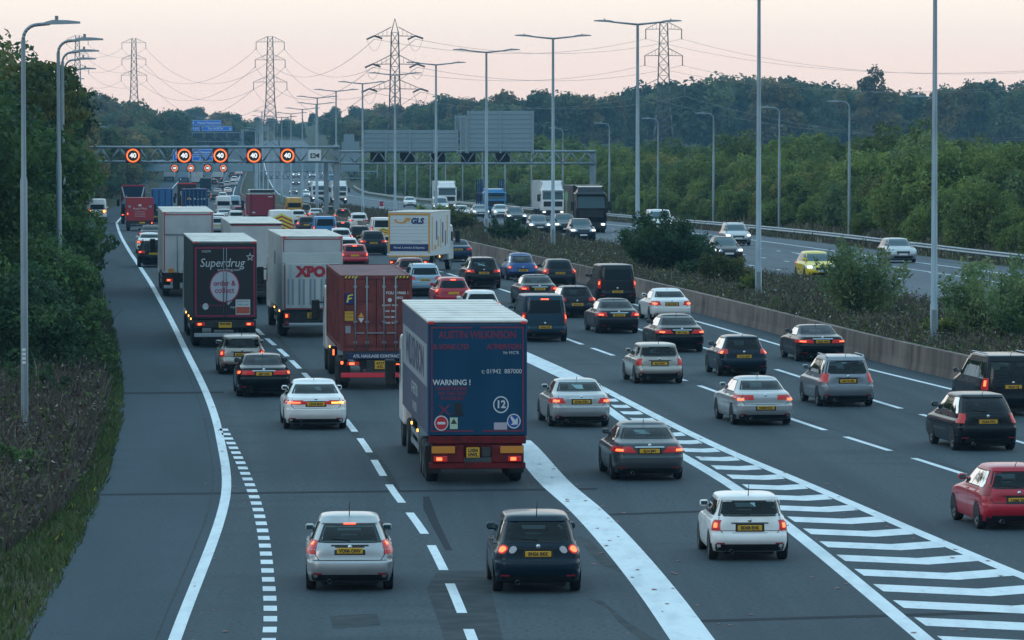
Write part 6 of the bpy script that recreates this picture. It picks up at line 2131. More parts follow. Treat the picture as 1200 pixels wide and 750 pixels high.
m.box(-hc + .13, hc - .13, .06, .18, H_ - .13, H_ - .006).box(-hc + .13, hc - .13, .06, .18, zb_ + .002, zb_ + .13).box(-hc + .1, hc - .1, L_ - .1, L_ - .02, zb_, H_ - .01)
m.box(-hc + .12, hc - .12, .2, L_ - .2, zb_ - .001, zb_ + .08)
m.build('container', M_CONTR, r)
m = MB()
vs = []
for i in range(80):
    y = .2 + (L_ - .35) * i / 79
    zz = H_ - .02 - (.02 if i % 4 > 1 else 0)
    vs += [(-hc + .1, y, zz), (hc - .1, y, zz)]
m.add(vs, [(2 * i, 2 * i + 1, 2 * i + 3, 2 * i + 2) for i in range(79)])
m.build('roof', M_CONTROOF, r)
for s in (-1, 1):
    dm = MB()
    x0, x1 = sorted((s * .01, s * (hc - .12)))
    dm.bbox(x0, x1, .075, .12, zb_ + .14, H_ - .14, .01)
    for z0_, z1_ in ((zb_ + .2, zb_ + .8), (zb_ + .95, zb_ + 1.55), (zb_ + 1.7, H_ - .22)):
        dm.bbox(x0 + .07, x1 - .07, .055, .08, z0_, z1_, .012)
    dm.build('door', M_CONTR, r)
for x in (-.72, -.32, .26, .66):
    m = MB().tube((x, .03, zb_ + .05), (x, .03, H_ - .05), .024, n=8)
    for z in (zb_ + .3, zb_ + 1.0, zb_ + 2.2):
        m.box(x - .06, x + .06, .02, .075, z - .035, z + .035)
    z = zb_ + .62
    m.box(min(x, x + (.3 if x < 0 else -.3)), max(x, x + (.3 if x < 0 else -.3)), .0, .03, z - .02, z + .02)
    m.build('locking_bar', M_STEELBAR, r)
ya = .05
MB().box(-1.08, -.78, ya - .004, ya, 2.95, 3.32).build('blue_label', mat('label_blue', (.01, .02, .14), .5), r)
MB().add([(-1.02, ya - .008, 3.0), (-.96, ya - .008, 3.0), (-.94, ya - .008, 3.1), (-.83, ya - .008, 3.13), (-.83, ya - .008, 3.17), (-.94, ya - .008, 3.15), (-.92, ya - .008, 3.22), (-.80, ya - .008, 3.24), (-.80, ya - .008, 3.29), (-.97, ya - .008, 3.25)], [tuple(range(10))]).build('yellow_mark', M_YELL, r)
MB().box(-1.08, -.78, ya - .004, ya, 2.38, 2.7).build('yellow_label', mat('label_amber', (.55, .30, .03), .6), r)
text(r, 'CAUTION', .065, (-.93, ya - .008, 2.62), M_INK); text(r, '9 6" HIGH', .06, (-.93, ya - .008, 2.5), M_INK)
MB().add([(-.62, ya, 2.5), (-.42, ya, 2.5), (-.52, ya, 2.66)], [(0, 1, 2)]).build('orange_triangle', M_ORANGE, r)
MB().add([(-.62, ya, 2.47), (-.52, ya, 2.3), (-.42, ya, 2.47)], [(0, 1, 2)]).build('white_triangle', M_LABW, r)
MB().box(-1.06, -.88, ya - .004, ya, 1.95, 2.2).build('grey_label', M_SLATD, r)
text(r, 'FCIU 519606 1', .125, (.72, ya - .004, 3.32), M_LABW, bold=.004, sx=1.0)
text(r, '45G1', .11, (.8, ya - .004, 3.15), M_LABW, bold=.004)
for i, t_ in enumerate(('MAX.WT  32500', 'TARE   3900', 'PAYLD 28600', 'CUBE  76.4')):
    text(r, t_, .075, (.46, ya - .004, 2.9 - .2 * i), M_LABW, bold=.003)
MB().disc((.46, ya - .004, 3.08), .07, 'Y', 16).build('round_label', M_LABW, r)
for s in (-1, 1):
    m = MB()
    for i in range(4):
        x = s * (hc - .35) + (i - 1.5) * .12
        m.add([(x - .03, .045, H_ - .1), (x + .02, .045, H_ - .1), (x + .06, .045, H_ - .03), (x + .01, .045, H_ - .03)], [(0, 1, 2, 3)])
    m.build('height_stripe', M_YELL, r)
chassis(r, L_, 2.5, zb_, M_CHAS, mat('red_white_bar', (.42, .03, .05), .5, emit=(1, .05, .06), es=.08), (1.7, 3.0, 4.3), guard=False)
MB().bbox(-1.0, 1.15, -.04, .1, 1.06, 1.28, .02).build('name_beam', mat('beam_blue', (.012, .025, .08), .5), r)
text(r, 'ATL HAULAGE CONTRACTORS', .14, (.15, -.05, 1.17), M_LABW, bold=.004, sx=.95)
MB().bbox(-.35, .55, -.03, .06, .66, 1.04, .02).build('plate_board', M_CHAS, r)
plate_on(r, .12, -.05, .87, .18, .14, ('AY17', 'ATL'))
tail_cluster(r, (-.8, .8), -.05, .92, .42, .12)
MB().bbox(-1.22, -1.14, -.06, 0, .9, 1.0, .01).build('side_marker', M_BULB, r)
cab(r, 12.4, P['white'], 2.5, 2.2, 3.1, .8, 3.7)
for s in (-1, 1):
    lwheel(r, s * 1.05, 13.8); lwheel(r, s * 1.05, 10.9)
side_lamps(r, 2.5, (8.4,), 1.1)
MB().bbox(-1.27, -1.22, 5.2, 5.35, .95, 1.15, .01).build('side_marker', M_BULB, r)

# --- white lorry in the inner lane, seen past the charcoal one
r = lorry_root('articulated_lorry', 220.5, 347, 'white rear doored lorry with red edge tape in the inner lane behind the black one', L=13)
H_, zb_ = 4.0, 1.2
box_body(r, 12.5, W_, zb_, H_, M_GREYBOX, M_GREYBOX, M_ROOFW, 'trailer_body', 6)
chassis(r, 12.5, W_, zb_, M_CHAS, M_SIL)
cab(r, 12.8, P['white'], 2.5, 2.2, 3.1, .8, 3.7)
for s in (-1, 1):
    lwheel(r, s * 1.05, 14.2); lwheel(r, s * 1.05, 11.2)
m = MB().box(-1.15, 1.15, yb, yb + .005, 3.86, 3.91)
for s in (-1, 1):
    m.box(s * 1.2 - .025, s * 1.2 + .025, yb, yb + .005, 1.3, 3.91)
m.build('red_tape', M_REFR, r)
m = MB()
for x in (-.55, .04, .6):
    m.tube((x, -.04, 1.25), (x, -.04, 3.0), .02)
m.tube((-1.15, -.04, 2.98), (1.2, -.04, 2.98), .025)
m.build('locking_bar', M_GALVD, r)
m = MB()
m.add([(-.18, yb, 2.3), (-.08, yb, 2.3), (.12, yb, 2.82), (.02, yb, 2.82)], [(0, 1, 2, 3)]).add([(-.12, yb - .002, 2.75), (.14, yb - .002, 2.8), (.14, yb - .002, 2.86), (-.2, yb - .002, 2.82)], [(0, 1, 2, 3)])
m.build('blue_mark', mat('mark_blue', (.03, .10, .25), .5), r)
text(r, 'T', .12, (0, yb, 3.55), M_SIGNRED)
tail_cluster(r, (-.95, .95), -.05, .86, .36, .14)
MB().bbox(-1.0, -.72, -.06, 0, 1.22, 1.42, .01).build('marker_board', M_REFY, r)
plate_on(r, .1, -.05, .9, .2, .12)
marker_lamps(r, W_, H_, -.05)
stretch(r, 1.2, 3.08 / 2.8)

# --- plain grey trailer between the two
r = lorry_root('articulated_lorry', 300, 356, 'plain grey trailer lorry half hidden between the black doored and the ribbed tail lift lorries', L=13)
H_ = 3.95
box_body(r, 13.0, W_, 1.2, H_, M_GREYBOX, M_GREYBOX, M_ROOFW, 'trailer_body', 6)
chassis(r, 13.0, W_, 1.2)
cab(r, 13.2, P['white'], 2.5, 2.2, 3.1, .8, 3.7)
m = MB().box(-1.2, 1.2, yb, yb + .005, 3.82, 3.86)
m.build('red_tape', M_REFR, r)
MB().bbox(-1.27, 1.27, -.03, .0, 3.87, 3.93, .01).build('top_rail', M_CHAS, r)
tail_cluster(r, (-.95, .95), -.05, .86)

# --- white and yellow parcel box lorry
r = lorry_root('box_lorry', 479.5, 319, 'white box lorry with orange edging, a swoosh arrow logo and dark blue lower panel', extra=-.25, L=8, yo=1.4)
Wg, H_, zb_ = 2.5, 3.55, .98
hg = Wg / 2
Lg = 7.2
box_body(r, Lg, Wg, zb_, H_, mat('parcel_white', (.66, .67, .66), .5), mat('shutter_white', (.64, .66, .66), .5), M_ROOFW, 'box_body', 4)
m = MB()
z = 1.7
while z < 3.3:
    m.box(-1.1, 1.1, -.026, -.021, z, z + .012); z += .2
m.build('shutter_line', M_SLATD, r)
m = MB().box(-hg + .01, hg - .01, -.045, -.022, H_ - .17, H_ - .07)
for s in (-1, 1):
    m.box(s * (hg - .07) - .045, s * (hg - .07) + .045, -.045, -.022, 1.2, H_ - .17)
m.box(-hg + .03, hg - .03, -.07, -.0, .95, 1.02)
m.build('orange_edging', M_ORANGE, r)
MB().box(-1.13, 1.13, -.04, -.026, 1.28, 1.68).build('blue_panel', M_GLSBLUE, r)
text(r, 'Parcel, Logistics & Express', .17, (0, -.045, 1.48), M_LABW, bold=.003)
text(r, 'GLS', .44, (.47, -.035, 3.02), M_GLSBLUE, bold=.025, shear=.15)
m = MB()
cx, cz = -.42, 3.06
P1 = []
for i in range(15):
    a = math.radians(150 + 150 * i / 14)
    P1.append((cx + .40 * math.cos(a) - .05, cz + .17 * math.sin(a), cx + .33 * math.cos(a) - .02, cz + .08 * math.sin(a) ))
for a, b in zip(P1[:-1], P1[1:]):
    m.add([(a[0], -.035, a[1]), (b[0], -.035, b[1]), (b[2], -.035, b[3]), (a[2], -.035, a[3])], [(0, 1, 2, 3)])
m.add([(-.45, -.037, 2.92), (-.3, -.037, 2.87), (-.06, -.037, 3.08), (-.06, -.037, 2.95), (.1, -.037, 3.22), (-.3, -.037, 3.22), (-.18, -.037, 3.14)], [(0, 1, 2, 6), (2, 3, 4), (2, 4, 5, 6)])
m.build('arrow_logo', M_ORANGE, r)
text(r, 'www.gls.com', .1, (.45, -.035, 1.86), M_SLATD)
for y0_, y1_, z0_, z1_ in ((.5, .75, 1.3, 3.3), (5.9, 6.15, 1.6, 3.3), (2.6, 3.0, 1.5, 2.1), (3.6, 3.8, 1.4, 3.1), (1.4, 2.0, 1.35, 1.6)):
    MB().box(hg + .002, hg + .008, y0_, y1_, z0_, z1_).build('orange_panel', M_ORANGE, r)
for y0_, y1_, z0_, z1_ in ((2.0, 2.4, 1.9, 3.0), (4.2, 4.6, 1.7, 2.9), (5.2, 5.5, 1.5, 2.4)):
    MB().box(hg + .002, hg + .008, y0_, y1_, z0_, z1_).build('blue_panel', M_GLSBLUE, r)
chassis(r, Lg, Wg, zb_, M_CHAS, M_GALVD, (1.6,), guard=False)
MB().bbox(-1.2, 1.2, -.12, 0, .74, .94, .02).build('step_plate', M_GALVD, r)
cab(r, 7.35, P['white'], 2.3, 1.7, 2.7, .6, 3.3)
for s in (-1, 1):
    lwheel(r, s * .95, 8.2, .45, .28)
tail_cluster(r, (-1.0, 1.0), -.06, .62, .3, .16)
plate_on(r, .0, -.04, .66, .26, .07)
MB().bbox(hg - .02, hg + .03, 3.2, 3.3, .85, .95, .01).build('side_marker', M_AMB, r)

# --- red mail lorry
r = lorry_root('box_lorry', 164, 270.5, 'red box lorry with small white lettering leading the inner lane', L=9, yo=1.4)
H_, zb_ = 3.6, .95
box_body(r, 7.5, 2.5, zb_, H_, P['royal'], P['royal'], P['royal'], 'box_body')
text(r, 'Royal Mail', .3, (0, yb, 2.35), M_LABW)
MB().box(-.14, .14, yb - .004, yb, 2.62, 2.85).build('crest', M_LABW, r)
for i in range(3):
    text(r, 'royalmail.com' if i == 0 else 'delivering daily', .16, (0, yb, 2.0 - .25 * i), M_LABW)
for s in (-1, 1):
    MB().disc((s * .95, yb, 2.6), .14, 'Y', 18).build('round_vent', M_SLATD, r)
chassis(r, 7.5, 2.5, zb_, M_CHAS, M_CHAS, (1.6,), guard=False)
cab(r, 7.6, P['royal'], 2.4, 1.8, 2.8, .7)
tail_cluster(r, (-1.1,), -.05, 1.6, .2, .24)
tail_cluster(r, (1.1,), -.05, .75, .2, .2)
plate_on(r, .2, -.03, .78, .26, .07)
stretch(r, .95, 2.1 / 2.65)

# --- tipper with a sloping V front
r = lorry_root('tipper_lorry', 156, 262, 'tipper lorry with a dark blue V shaped tail ahead of the red box lorry', L=10, yo=1.4)
m = MB()
m.add([(-1.25, 0, 1.2), (1.25, 0, 1.2), (1.25, 0, 4.0), (-1.25, 0, 4.0), (-1.25, 8, 1.2), (1.25, 8, 1.2), (1.25, 8, 4.0), (-1.25, 8, 4.0)], [(0, 1, 2, 3), (0, 3, 7, 4), (1, 5, 6, 2), (4, 7, 6, 5), (0, 4, 5, 1)])
m.build('tipper_body', P['midblue'], r)
for s in (-1, 1):
    MB().add([(s * 1.25, -.03, 4.0), (s * 1.12, -.03, 4.0), (s * .5, -.03, 1.4), (s * .62, -.03, 1.4)], [(0, 1, 2, 3)]).build('slanted_brace', M_LABW, r)
    MB().add([(s * 1.25, -.02, 3.9), (s * 1.25, -.02, 1.3), (s * .62, -.02, 1.3)], [(0, 1, 2)]).build('corner_panel', P['maroon'], r)
MB().bbox(-1.28, 1.28, -.06, .06, 3.9, 4.08, .02).build('top_rail', M_REFR, r)
chassis(r, 8, 2.5, 1.2, M_CHAS, M_CHAS, (1.6, 2.9), guard=False)
cab(r, 8.2, P['maroon'], 2.5, 2.1, 3.2, .8)
tail_cluster(r, (-1.05, 1.05), -.05, .95)

def simple_lorry(px, py, W0, H0, zb0, side, rear, roof, label, lamps=True, L=12.5, extra=None, ev=0.0, opp=False, nm='articulated_lorry', axles=(1.8, 3.1), sz=1):
    rr_ = lorry_root(nm, px, py, label, L=L, extra=ev)
    box_body(rr_, L, W0, zb0, H0, side, rear, roof, 'trailer_body')
    chassis(rr_, L, W0, zb0, M_CHAS, M_CHAS, axles, guard=False)
    cab(rr_, L + .25, P['white'], 2.45, 2.1, 3.0, .8)
    if lamps:
        tail_cluster(rr_, (-.95, .95), -.05, .85)
        marker_lamps(rr_, W0, H0, -.05)
    if extra:
        extra(rr_)
    if sz != 1:
        stretch(rr_, zb0, sz)
    return rr_
def bars(r, H0=3.9, z0=1.3, n=5, mt=None, W0=2.4):
    for i in range(n):
        x = -W0 / 2 + .12 + (W0 - .24) * i / (n - 1)
        MB().box(x - .05, x + .05, -.04, -.022, z0, H0).build('upright', mt or M_STEELBAR, r)
BB = P['bluebox']
simple_lorry(190, 256.5, 2.5, 3.9, 1.2, BB, BB, BB, 'bright blue trailer lorry beside the red box lorry', extra=lambda r: bars(r, 3.75, 1.3, 4, P['midblue']), sz=.86)
def wire_marks(r):
    bars(r, 3.8, 1.4, 6, P['bluebox'])
    m = MB()
    for i, x in enumerate((-.85, -.55, -.1, .25, .6, .9)):
        m.box(x - .1, x + .1, -.05, -.042, 1.55, 2.0)
        m.box(x - .07, x + .07, -.05, -.042, 2.7, 2.8 + .05 * (i % 3))
    m.build('white_marking', M_LABW, r)
    MB().box(-.85, -.6, -.05, -.042, 2.75, 2.95).build('orange_label', M_ORANGE, r)
simple_lorry(229.5, 262, 2.44, 3.95, 1.35, P['blue'], P['midblue'], BB, 'dark blue shipping container lorry with pale markings beyond the white roofed lorry', extra=wire_marks, nm='container_lorry', sz=.88)
def redtop(r):
    MB().bbox(-1.25, 1.25, -.06, .1, 3.86, 4.0, .02).build('lamp_bar', M_LENSL, r)
    text(r, 'S', .7, (-.75, yb, 2.6), M_LABW, bold=.02)
simple_lorry(219, 249, 2.5, 3.9, 1.2, P['brown'], P['brown'], M_CHAS, 'dark brown lorry with a red lit top edge ahead of the blue container', extra=redtop)
def redtrail(r):
    MB().bbox(-1.2, 1.2, .2, 8, 3.95, 4.35, .1).build('roof_hood', M_GREYBOX, r)
    MB().bbox(-1.2, 1.2, .1, .2, 4.0, 4.3, .03).build('dark_opening', M_CHAS, r)
    bars(r, 3.8, 1.3, 2, P['maroon'])
    MB().box(.55, 1.0, -.04, -.03, 3.4, 3.5).build('white_label', M_LABW, r)
    MB().box(-1.0, -.7, -.04, -.03, 1.45, 1.6).build('pale_label', M_LABW, r)
rp = mat('tarp_red', (.24, .012, .03), .6)
simple_lorry(307.5, 266, 2.5, 3.75, 1.15, rp, rp, M_GREYBOX, 'crimson trailer lorry with a grey roof hood in the middle of the queue', extra=redtrail, L=13, sz=.8)
simple_lorry(198, 212.5, 2.5, 3.6, 1.2, M_GREYBOX, M_GREYBOX, M_ROOFW, 'tiny grey lorry far up the inner lane, last before the dip', lamps=False)
simple_lorry(215, 213.5, 2.5, 3.7, 1.2, M_GREYBOX, P['ltblue'], M_ROOFW, 'tiny pale blue lorry far up the road under the second gantry', lamps=False)
simple_lorry(230.5, 219, 2.5, 3.9, 1.2, M_OFFW, M_GREYBOX, M_ROOFW, 'small white roofed lorry far up the second lane under the second gantry', lamps=False)
simple_lorry(255, 213, 2.5, 3.6, 1.2, M_OFFW, M_OFFW, M_ROOFW, 'tiny white lorry far up the third lane under the second gantry')
simple_lorry(241, 226, 2.5, 3.3, 1.2, P['dgrey'], P['dgrey'], M_CHAS, 'small dark grey lorry ahead of the white vans in the far queue', lamps=False)

# --- oncoming lorries
def oncoming(px, py, W0, H0, L, pm, side, label, defl=3.8, cabH=3.0, extra=None, nm='articulated_lorry'):
    X, Y, z, yaw = place(px, py, 1.3, True)
    r = empty(nm, (X, Y, z), yaw + math.pi, label, 'lorry', 'oncoming lorries')
    r.rotation_euler.x = -math.atan((zr(Y + L * .8) - zr(Y)) / (L * .8))
    # local +Y points at the camera; the front is at y = 0
    c = cab(r, -2.3, pm, 2.5, 2.3, cabH, .85, defl, front=True)
    if side is not None:
        MB().bbox(-W0 / 2, W0 / 2, -2.7 - L, -2.7, 1.15, H0, .03).build('trailer_body', side, r)
        MB().box(-.5, .5, -2.6 - L, -.5, .7, 1.14).build('chassis', M_CHAS, r)
        for y in (-L - .8, -L + .5, -5.2):
            for s in (-1, 1):
                lwheel(r, s * (W0 / 2 - .19), y)
    for s in (-1, 1):
        lwheel(r, s * 1.05, -1.3)
    if extra:
        extra(r)
    return r
def green_mark(r):
    o = MB()
    for (y0_, y1_, z0_, z1_) in ((-9.2, -8.0, 1.4, 3.4), (-10.2, -7.0, 2.6, 3.3)):
        o.box(1.255, 1.26, y0_, y1_, z0_, z1_)
    o.v = [(x + (.004 if i > 7 else 0), y, z) for i, (x, y, z) in enumerate(o.v)]
    o.build('green_emblem', mat('emblem_green', (.12, .30, .14), .5), r)
oncoming(693, 273, 2.5, 3.9, 8.5, P['black'], M_CHARC, 'black oncoming lorry with tall teal windscreen and a green emblem on its side', 3.85, 3.3, green_mark)
oncoming(648, 256, 2.5, 4.1, 9.5, P['white'], M_OFFW, 'white oncoming lorry with a tall white box, behind the black one', 4.0, 3.1)
def transporter(r):
    f = MB()
    for s in (-1, 1):
        for y in (-2.8, -5, -8, -11):
            f.box(s * 1.2 - .06, s * 1.2 + .06, y - .06, y + .06, .9, 4.2)
        f.box(s * 1.2 - .05, s * 1.2 + .05, -11, -2.8, 2.6, 2.75)
    f.box(-1.2, 1.2, -11, -2.8, .9, 1.0)
    f.build('carrier_frame', P['blue'], r)
oncoming(580, 255, 2.5, 3.2, 9, P['skyblue'], None, 'blue oncoming car transporter with an open frame', 3.2, 2.8, transporter, 'car_transporter')
oncoming(524, 247, 2.5, 3.9, 9, P['white'], M_OFFW, 'white oncoming lorry beyond the box lorry with the arrow logo', 3.8, 3.1)
oncoming(374, 237, 2.5, 3.6, 8, P['white'], M_OFFW, 'small white oncoming lorry between the gantry columns', 3.5, 2.9)
oncoming(398, 238.5, 2.5, 3.7, 8, P['white'], M_OFFW, 'small white oncoming lorry just beside the middle gantry column', 3.6, 2.9)

# ================================================================ cars: every one placed where it stands
def C_(kind, px, py, color, label, plate=None, lit=1, brake=False, det=2, extra=0.0, **kw):
    k = KINDS[kind]
    X, Y, z, yaw = place(px, py, k['ra'], False, extra)
    r = car(kind, X, Y, z, yaw, color, label, kw.pop('group', 'cars queuing away from the camera'), plate=plate, lit=lit, brake=brake, det=det, **kw)
    r.rotation_euler.x = math.atan((zr(Y + 4) - zr(Y + .2)) / 3.8)
    return r
def O_(kind, px, py, color, label, det=1, lit=1, **kw):
    k = KINDS[kind]
    X, Y, z, yaw = place(px, py, k['L'] - k['fa'], True)
    yaw += math.pi
    # origin of a car is its rear bumper: put the front bumper at (X, Y)
    d_ = Vector((-math.sin(yaw), math.cos(yaw), 0)) * k['L']
    r = car(kind, X - d_.x, Y - d_.y, z, yaw, color, label, 'oncoming cars', lit=lit, det=det, opp=True, **kw)
    r.rotation_euler.x = -math.atan((zr(Y + 4) - zr(Y + .2)) / 3.8)
    return r
VAN = dict(cat='van', name='van')
C_('fast', 409.5, 690, 'silver', 'silver hatchback with a lit high brake light and tall aerial, nearest in the inner lane', 'VO06 ONV', brake=True)
C_('plus', 631, 692, 'navy', 'dark navy hatchback with round tail lights, nearest behind the blue curtain sided lorry', 'BN56 RKK')
C_('audi', 370, 502, 'white', 'white saloon with its amber indicator lit behind the container lorry', 'LD18 EHG', lit=2, ind=1, glass=M_PRIV)
C_('coupe', 309, 464, 'black', 'black coupe with clear inner tail lights between two pale cars', 'EJ07 HZS', glass=M_PRIV)
C_('mini', 283.5, 438, 'champagne', 'pale small hatchback close behind the black doored lorry', 'EO16 MRU', lit=2)
C_('sedan', 306, 355, 'silver', 'pale saloon glimpsed between the black doored lorry and the ribbed lift lorry', 'KS14 DLO', det=1, lit=0)
C_('mini', 880, 655, 'white', 'white small hatchback with black roof beside the painted chevrons', 'BD08 EHK', extra=-.02)
C_('bmw5', 762, 561, 'grey', 'dark grey saloon driving beside the tip of the painted chevrons', 'RJ14 JMY', glass=M_PRIV)
C_('bmw3', 682, 499, 'silver', 'silver saloon on the thick white line beside the blue lorry', 'BT06 WSU')
C_('mini', 774, 449, 'champagne', 'champagne coloured small hatchback in the middle of the right hand lanes', 'BJ12 PNC', lit=.5)
C_('mazda', 898, 497, 'silver', 'silver saloon with its plate low on the bumper, ahead of the chevrons', 'NA08 RXZ')
C_('mpv', 995, 475.5, 'zaf', 'steel blue people carrier with roof rails behind the open top car', 'HN13 UPL', lit=.5)
C_('pug', 873, 440, 'navy', 'navy hatchback with claw shaped tail lights in the middle of three right lanes', 'LY16 UHH', lit=1, glass=M_PRIV)
C_('cabrio', 965, 423, 'black', 'black open top car beside the concrete wall', 'GK62 WEX', lit=2)
C_('people', 1189, 486, 'black', 'large black people carrier with roof bars cut by the frame edge', 'WL67 YJJ', lit=1, cat='people carrier', glass=M_PRIV)
C_('prius', 1160, 527, 'black', 'glossy black estate with tall tail lights in front of the people carrier', 'HG64 PFX', lit=.5, glass=M_PRIV)
C_('super', 1197, 619, 'red', 'bright red hatchback cut by the frame edge beside the chevrons', 'LN66 WKE', lit=0)
C_('bmw5', 800, 412, 'black', 'black saloon directly behind the white saloon in the right lanes', 'MF17 FSA', lit=2, glass=M_PRIV)
C_('merc', 788, 376, 'white', 'white saloon beside the concrete wall behind the dark van', 'BX17 EGK', lit=1, glass=M_PRIV)
C_('merc', 726, 390, 'dgrey', 'charcoal saloon with long lit tail lights behind the grey hatchback', 'GY15 CYL', lit=2, glass=M_PRIV)
C_('one', 677, 372, 'dgrey', 'dark grey hatchback braking just ahead of the charcoal saloon', 'FG14 OLF', lit=2, glass=M_PRIV)
C_('van', 639, 400, 'vanblue', 'dark blue van with a lit high brake light beside the blue lorry', 'KN66 VLB', lit=2, brake=True, **VAN)
C_('van', 724, 356, 'dgrey', 'dark grey van with tall tail lights beside the concrete wall', 'YD17 KVL', lit=1, **VAN)
C_('merc', 633, 357, 'dgrey', 'dark saloon with shiny bumper just ahead of the dark blue van', 'EF13 YVC', lit=2)
C_('hatch', 657, 336, 'dgrey', 'dark grey hatchback right of the blue beetle shaped car', 'OV62 LWM', lit=1, det=1)
C_('beetle', 613.5, 328, 'blue', 'rounded bright blue beetle shaped car by the concrete wall', 'KP13 EVF', lit=1, det=2)
C_('suv', 567.5, 338, 'black', 'black off road car with both tail lights lit left of the blue beetle car', 'LF15 NZB', lit=2, det=2)
C_('bmw3', 537.5, 306.5, 'midblue', 'navy saloon alone beside the white and yellow box lorry', 'YN06 UAP', lit=.5, det=1)
C_('suv', 498.5, 347, 'ltblue', 'pale silver blue off road car right of the red container', 'KX17 RHA', lit=.5, det=1)
C_('hatch', 532, 361, 'red', 'red hatchback with its high brake light on, roof just showing above the blue lorry', lit=2, brake=True, det=1)
C_('hatch', 566, 379, 'white', 'white car with only its roof showing above the blue lorry roof', lit=1, det=1)
C_('hatch', 483, 334, 'maroon', 'dark red car half hidden behind the corner of the red container', lit=.5, det=1)
# queue beyond the lorries
C_('mini', 416, 313, 'red', 'small red car with a lit high brake light above the container roof', lit=2, brake=True, det=1)
C_('hatch', 407, 305, 'white', 'white car behind the small red car above the container roof', lit=1, det=1)
C_('suv', 438, 299, 'dgrey', 'dark grey car just left of the white and yellow box lorry', 'LK14 FMU', lit=1, det=1)
C_('estate', 422, 289, 'black', 'black car in the queue ahead of the dark grey one', 'RX12 PDO', lit=1, det=1)
C_('suv', 421, 270, 'white', 'white off road car in the queue ahead of the black car', 'AF16 KXT', lit=1, det=1)
C_('van', 449, 284, 'white', 'patrol van with red and yellow chevrons half hidden by the box lorry', lit=1, det=1, **VAN)
C_('suv', 402, 263, 'brown', 'dark maroon off road car braking in the middle of the queue', lit=2, brake=True, det=1)
C_('estate', 385.5, 257, 'black', 'black estate car ahead of the maroon off road car', 'EY11 LWA', lit=1, det=1)
C_('van', 381, 282, 'skyblue', 'bright blue pickup shaped van in the middle of the queue', lit=1, det=1, cat='van', name='van')
C_('hatch', 402, 281, 'dgrey', 'dark hatchback right of the bright blue van', lit=1, brake=True, det=1)
C_('hatch', 400, 291, 'white', 'white small van shaped car right of the ribbed lift lorry roof', lit=1, det=1)
C_('hatch', 359.5, 273, 'brown', 'dark car braking between the chevron van and the bright blue van', lit=2, det=1)
C_('suv', 357, 255, 'black', 'black car beside the yellow van in the far queue', 'LD16 PZX', lit=.5, det=1)
C_('sedan', 371, 259, 'silver', 'silver car between two black cars in the far queue', lit=2, det=1)
C_('hatch', 350, 262, 'white', 'white car just behind the yellow van', lit=1, det=1)
v = C_('bigvan', 330, 283, 'white', 'white works van with red and yellow chevrons across its rear doors', lit=.5, det=1, **VAN)
def chevrons(r, kind, z0, z1, n, c1, c2):
    Cc = cached(('C', kind), lambda: Car(KINDS[kind]))
    for half in (-1, 1):
        for i in range(n):
            for j, mt in ((0, c1), (1, c2)):
                a = z0 + (z1 - z0) * (i + .5 * j) / n
                b = z0 + (z1 - z0) * (i + .5 * j + .5) / n
                drop = (z1 - z0) / n * 1.3
                m = MB()
                for q in range(8):
                    vs = []
                    for u in (.85 * q / 8, .85 * (q + 1) / 8):
                        for z in (a, b):
                            zc = min(z1, max(z0, z - drop * u / .85))
                            vs.append(Cc.P(zc, Cc.phi_u(zc, half * u), .02 + .002 * j))
                    m.add(vs, [(0, 2, 3, 1)])
                m.build('chevron_stripe', mt, r)
M_CHR = mat('chevron_red', (.42, .02, .05), .5)
chevrons(v, 'bigvan', .7, 2.2, 5, M_CHR, M_YELL)
v = [o for o in SC.objects if o.get('label') == 'patrol van with red and yellow chevrons half hidden by the box lorry'][0]
chevrons(v, 'van', .6, 1.15, 3, M_CHR, M_YELL)
C_('bigvan', 345, 256, 'amber', 'yellow high roofed van in the middle of the far queue', lit=0, det=1, **VAN)
C_('bigvan', 262, 253, 'white', 'white panel van at the head of the middle queue', lit=0, det=1, **VAN)
C_('bigvan', 273, 252, 'ltblue', 'pale blue panel van overlapping the white panel van', lit=0, det=1, **VAN)
C_('hatch', 256, 268, 'white', 'white car just right of the white roofed lorry top', lit=1, det=1)
C_('suv', 277, 266, 'white', 'white off road car left of the crimson trailer', lit=1, det=1)
C_('sedan', 263, 260, 'silver', 'silver car behind the white panel van', lit=1, det=1)
C_('hatch', 281, 256, 'red', 'red car beside the pale blue panel van', lit=1, det=1)
C_('suv', 255, 276, 'silver', 'pale car with lit tail lights beside the white roofed lorry corner', lit=1, det=1)
C_('sedan', 177, 286, 'dgrey', 'dark car with a red light band just behind the red box lorry', lit=2, det=1)
C_('sedan', 175.5, 297, 'white', 'white saloon behind the dark car in the inner lane', lit=1, det=1)
C_('suv', 179.5, 313, 'black', 'black off road car tucked beside the white lorry in the inner lane', lit=1, det=1)
C_('hatch', 182, 262, 'dgrey', 'dark car with lit tail lights under the bright blue trailer', lit=2, det=1)
C_('bigvan', 114, 259, 'white', 'white van with flashing amber lights stopped on the hard shoulder', lit=1, det=1, **VAN)
v = [o for o in SC.objects if o.get('label') == 'white van with flashing amber lights stopped on the hard shoulder'][0]
for s in (-1, 1):
    MB().bbox(s * .8 - .12, s * .8 + .12, -.06, .06, 1.0, 1.18, .03).build('beacon', M_AMB, v)
far = [(274.5, 213.5, 'white'), (273, 219, 'silver'), (267, 227, 'white'), (266, 219.5, 'silver'), (261, 235, 'white'), (255, 228, 'silver'), (251, 217, 'black'), (243, 233, 'grey'), (280, 206, 'silver'), (272, 208, 'dgrey'), (276, 201, 'white'), (283, 197, 'silver'), (252, 236, 'dgrey'), (259, 222, 'grey')]
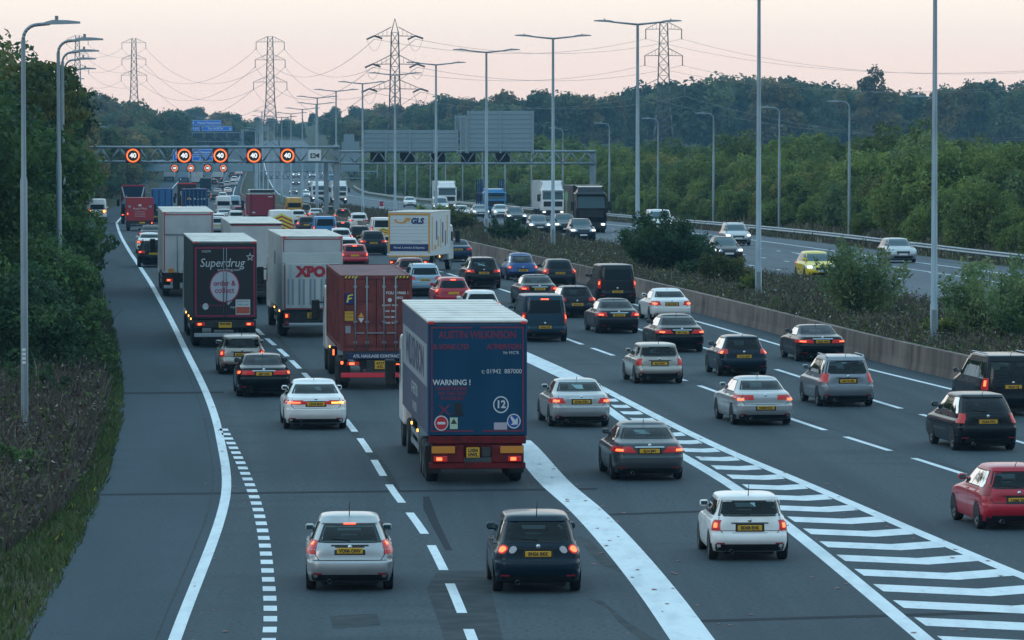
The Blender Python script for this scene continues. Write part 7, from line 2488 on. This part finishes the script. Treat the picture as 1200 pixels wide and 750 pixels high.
for i, (px, py, c) in enumerate(far):
    C_(('hatch', 'suv', 'sedan')[i % 3], px, py, c, 'tiny %s car far up the road beyond the first gantry' % {'white': 'white', 'silver': 'silver', 'black': 'black', 'grey': 'grey', 'dgrey': 'dark grey'}[c], lit=(1, .5)[i % 2], det=0, group='tiny %s cars far up the road' % c)
# oncoming
O_('hatch', 965, 328, 'yellow', 'bright yellow oncoming hatchback', 2)
O_('one', 1059, 308, 'silver', 'silver oncoming hatchback nearest the crash barrier', 2, lit=0)
O_('estate', 866, 288, 'silver', 'silver oncoming estate car in the lane by the crash barrier', 2)
O_('hatch', 855, 307, 'brown', 'dark oncoming car half hidden by the olive reserve bush', 2)
O_('van', 776, 275, 'white', 'white oncoming van half hidden by the biggest reserve bush', 1, cat='van', name='van')
O_('suv', 684, 284, 'navy', 'dark oncoming off road car, nearest of the group by the black lorry', 1)
O_('suv', 664, 276, 'black', 'black oncoming off road car tucked beside the black lorry wheel', 1)
O_('hatch', 633, 274, 'grey', 'grey oncoming hatchback ahead of the white lorry', 1)
O_('suv', 606, 264, 'dgrey', 'dark oncoming car just behind the round reserve bush', 1)
O_('hatch', 588, 256, 'white', 'white oncoming car left of the round reserve bush', 1)
O_('sedan', 564, 256, 'silver', 'silver oncoming saloon in front of the blue transporter', 1)
O_('sedan', 542, 257, 'white', 'white oncoming saloon in front of the white lorry', 1)
O_('hatch', 481, 243, 'white', 'white oncoming car above the roof of the box lorry with the arrow logo', 1, lit=0)
O_('van', 517, 250, 'silver', 'pale oncoming van ahead of the white lorry', 1, cat='van', name='van')
for i, (px, py, c, kd) in enumerate([(366, 217, 'silver', 'suv'), (347, 217, 'black', 'hatch'), (344, 228, 'grey', 'hatch'), (388, 214, 'skyblue', 'van'), (359, 232, 'white', 'hatch'), (362, 226, 'dgrey', 'hatch'), (347, 208, 'white', 'suv'), (366, 208, 'silver', 'hatch'), (392, 228, 'white', 'van')]):
    O_(kd, px, py, c, 'tiny oncoming %s %s beyond the gantry columns' % ({'skyblue': 'blue', 'dgrey': 'dark grey'}.get(c, c), 'van' if kd == 'van' else 'off road car' if kd == 'suv' else 'car') , 0)
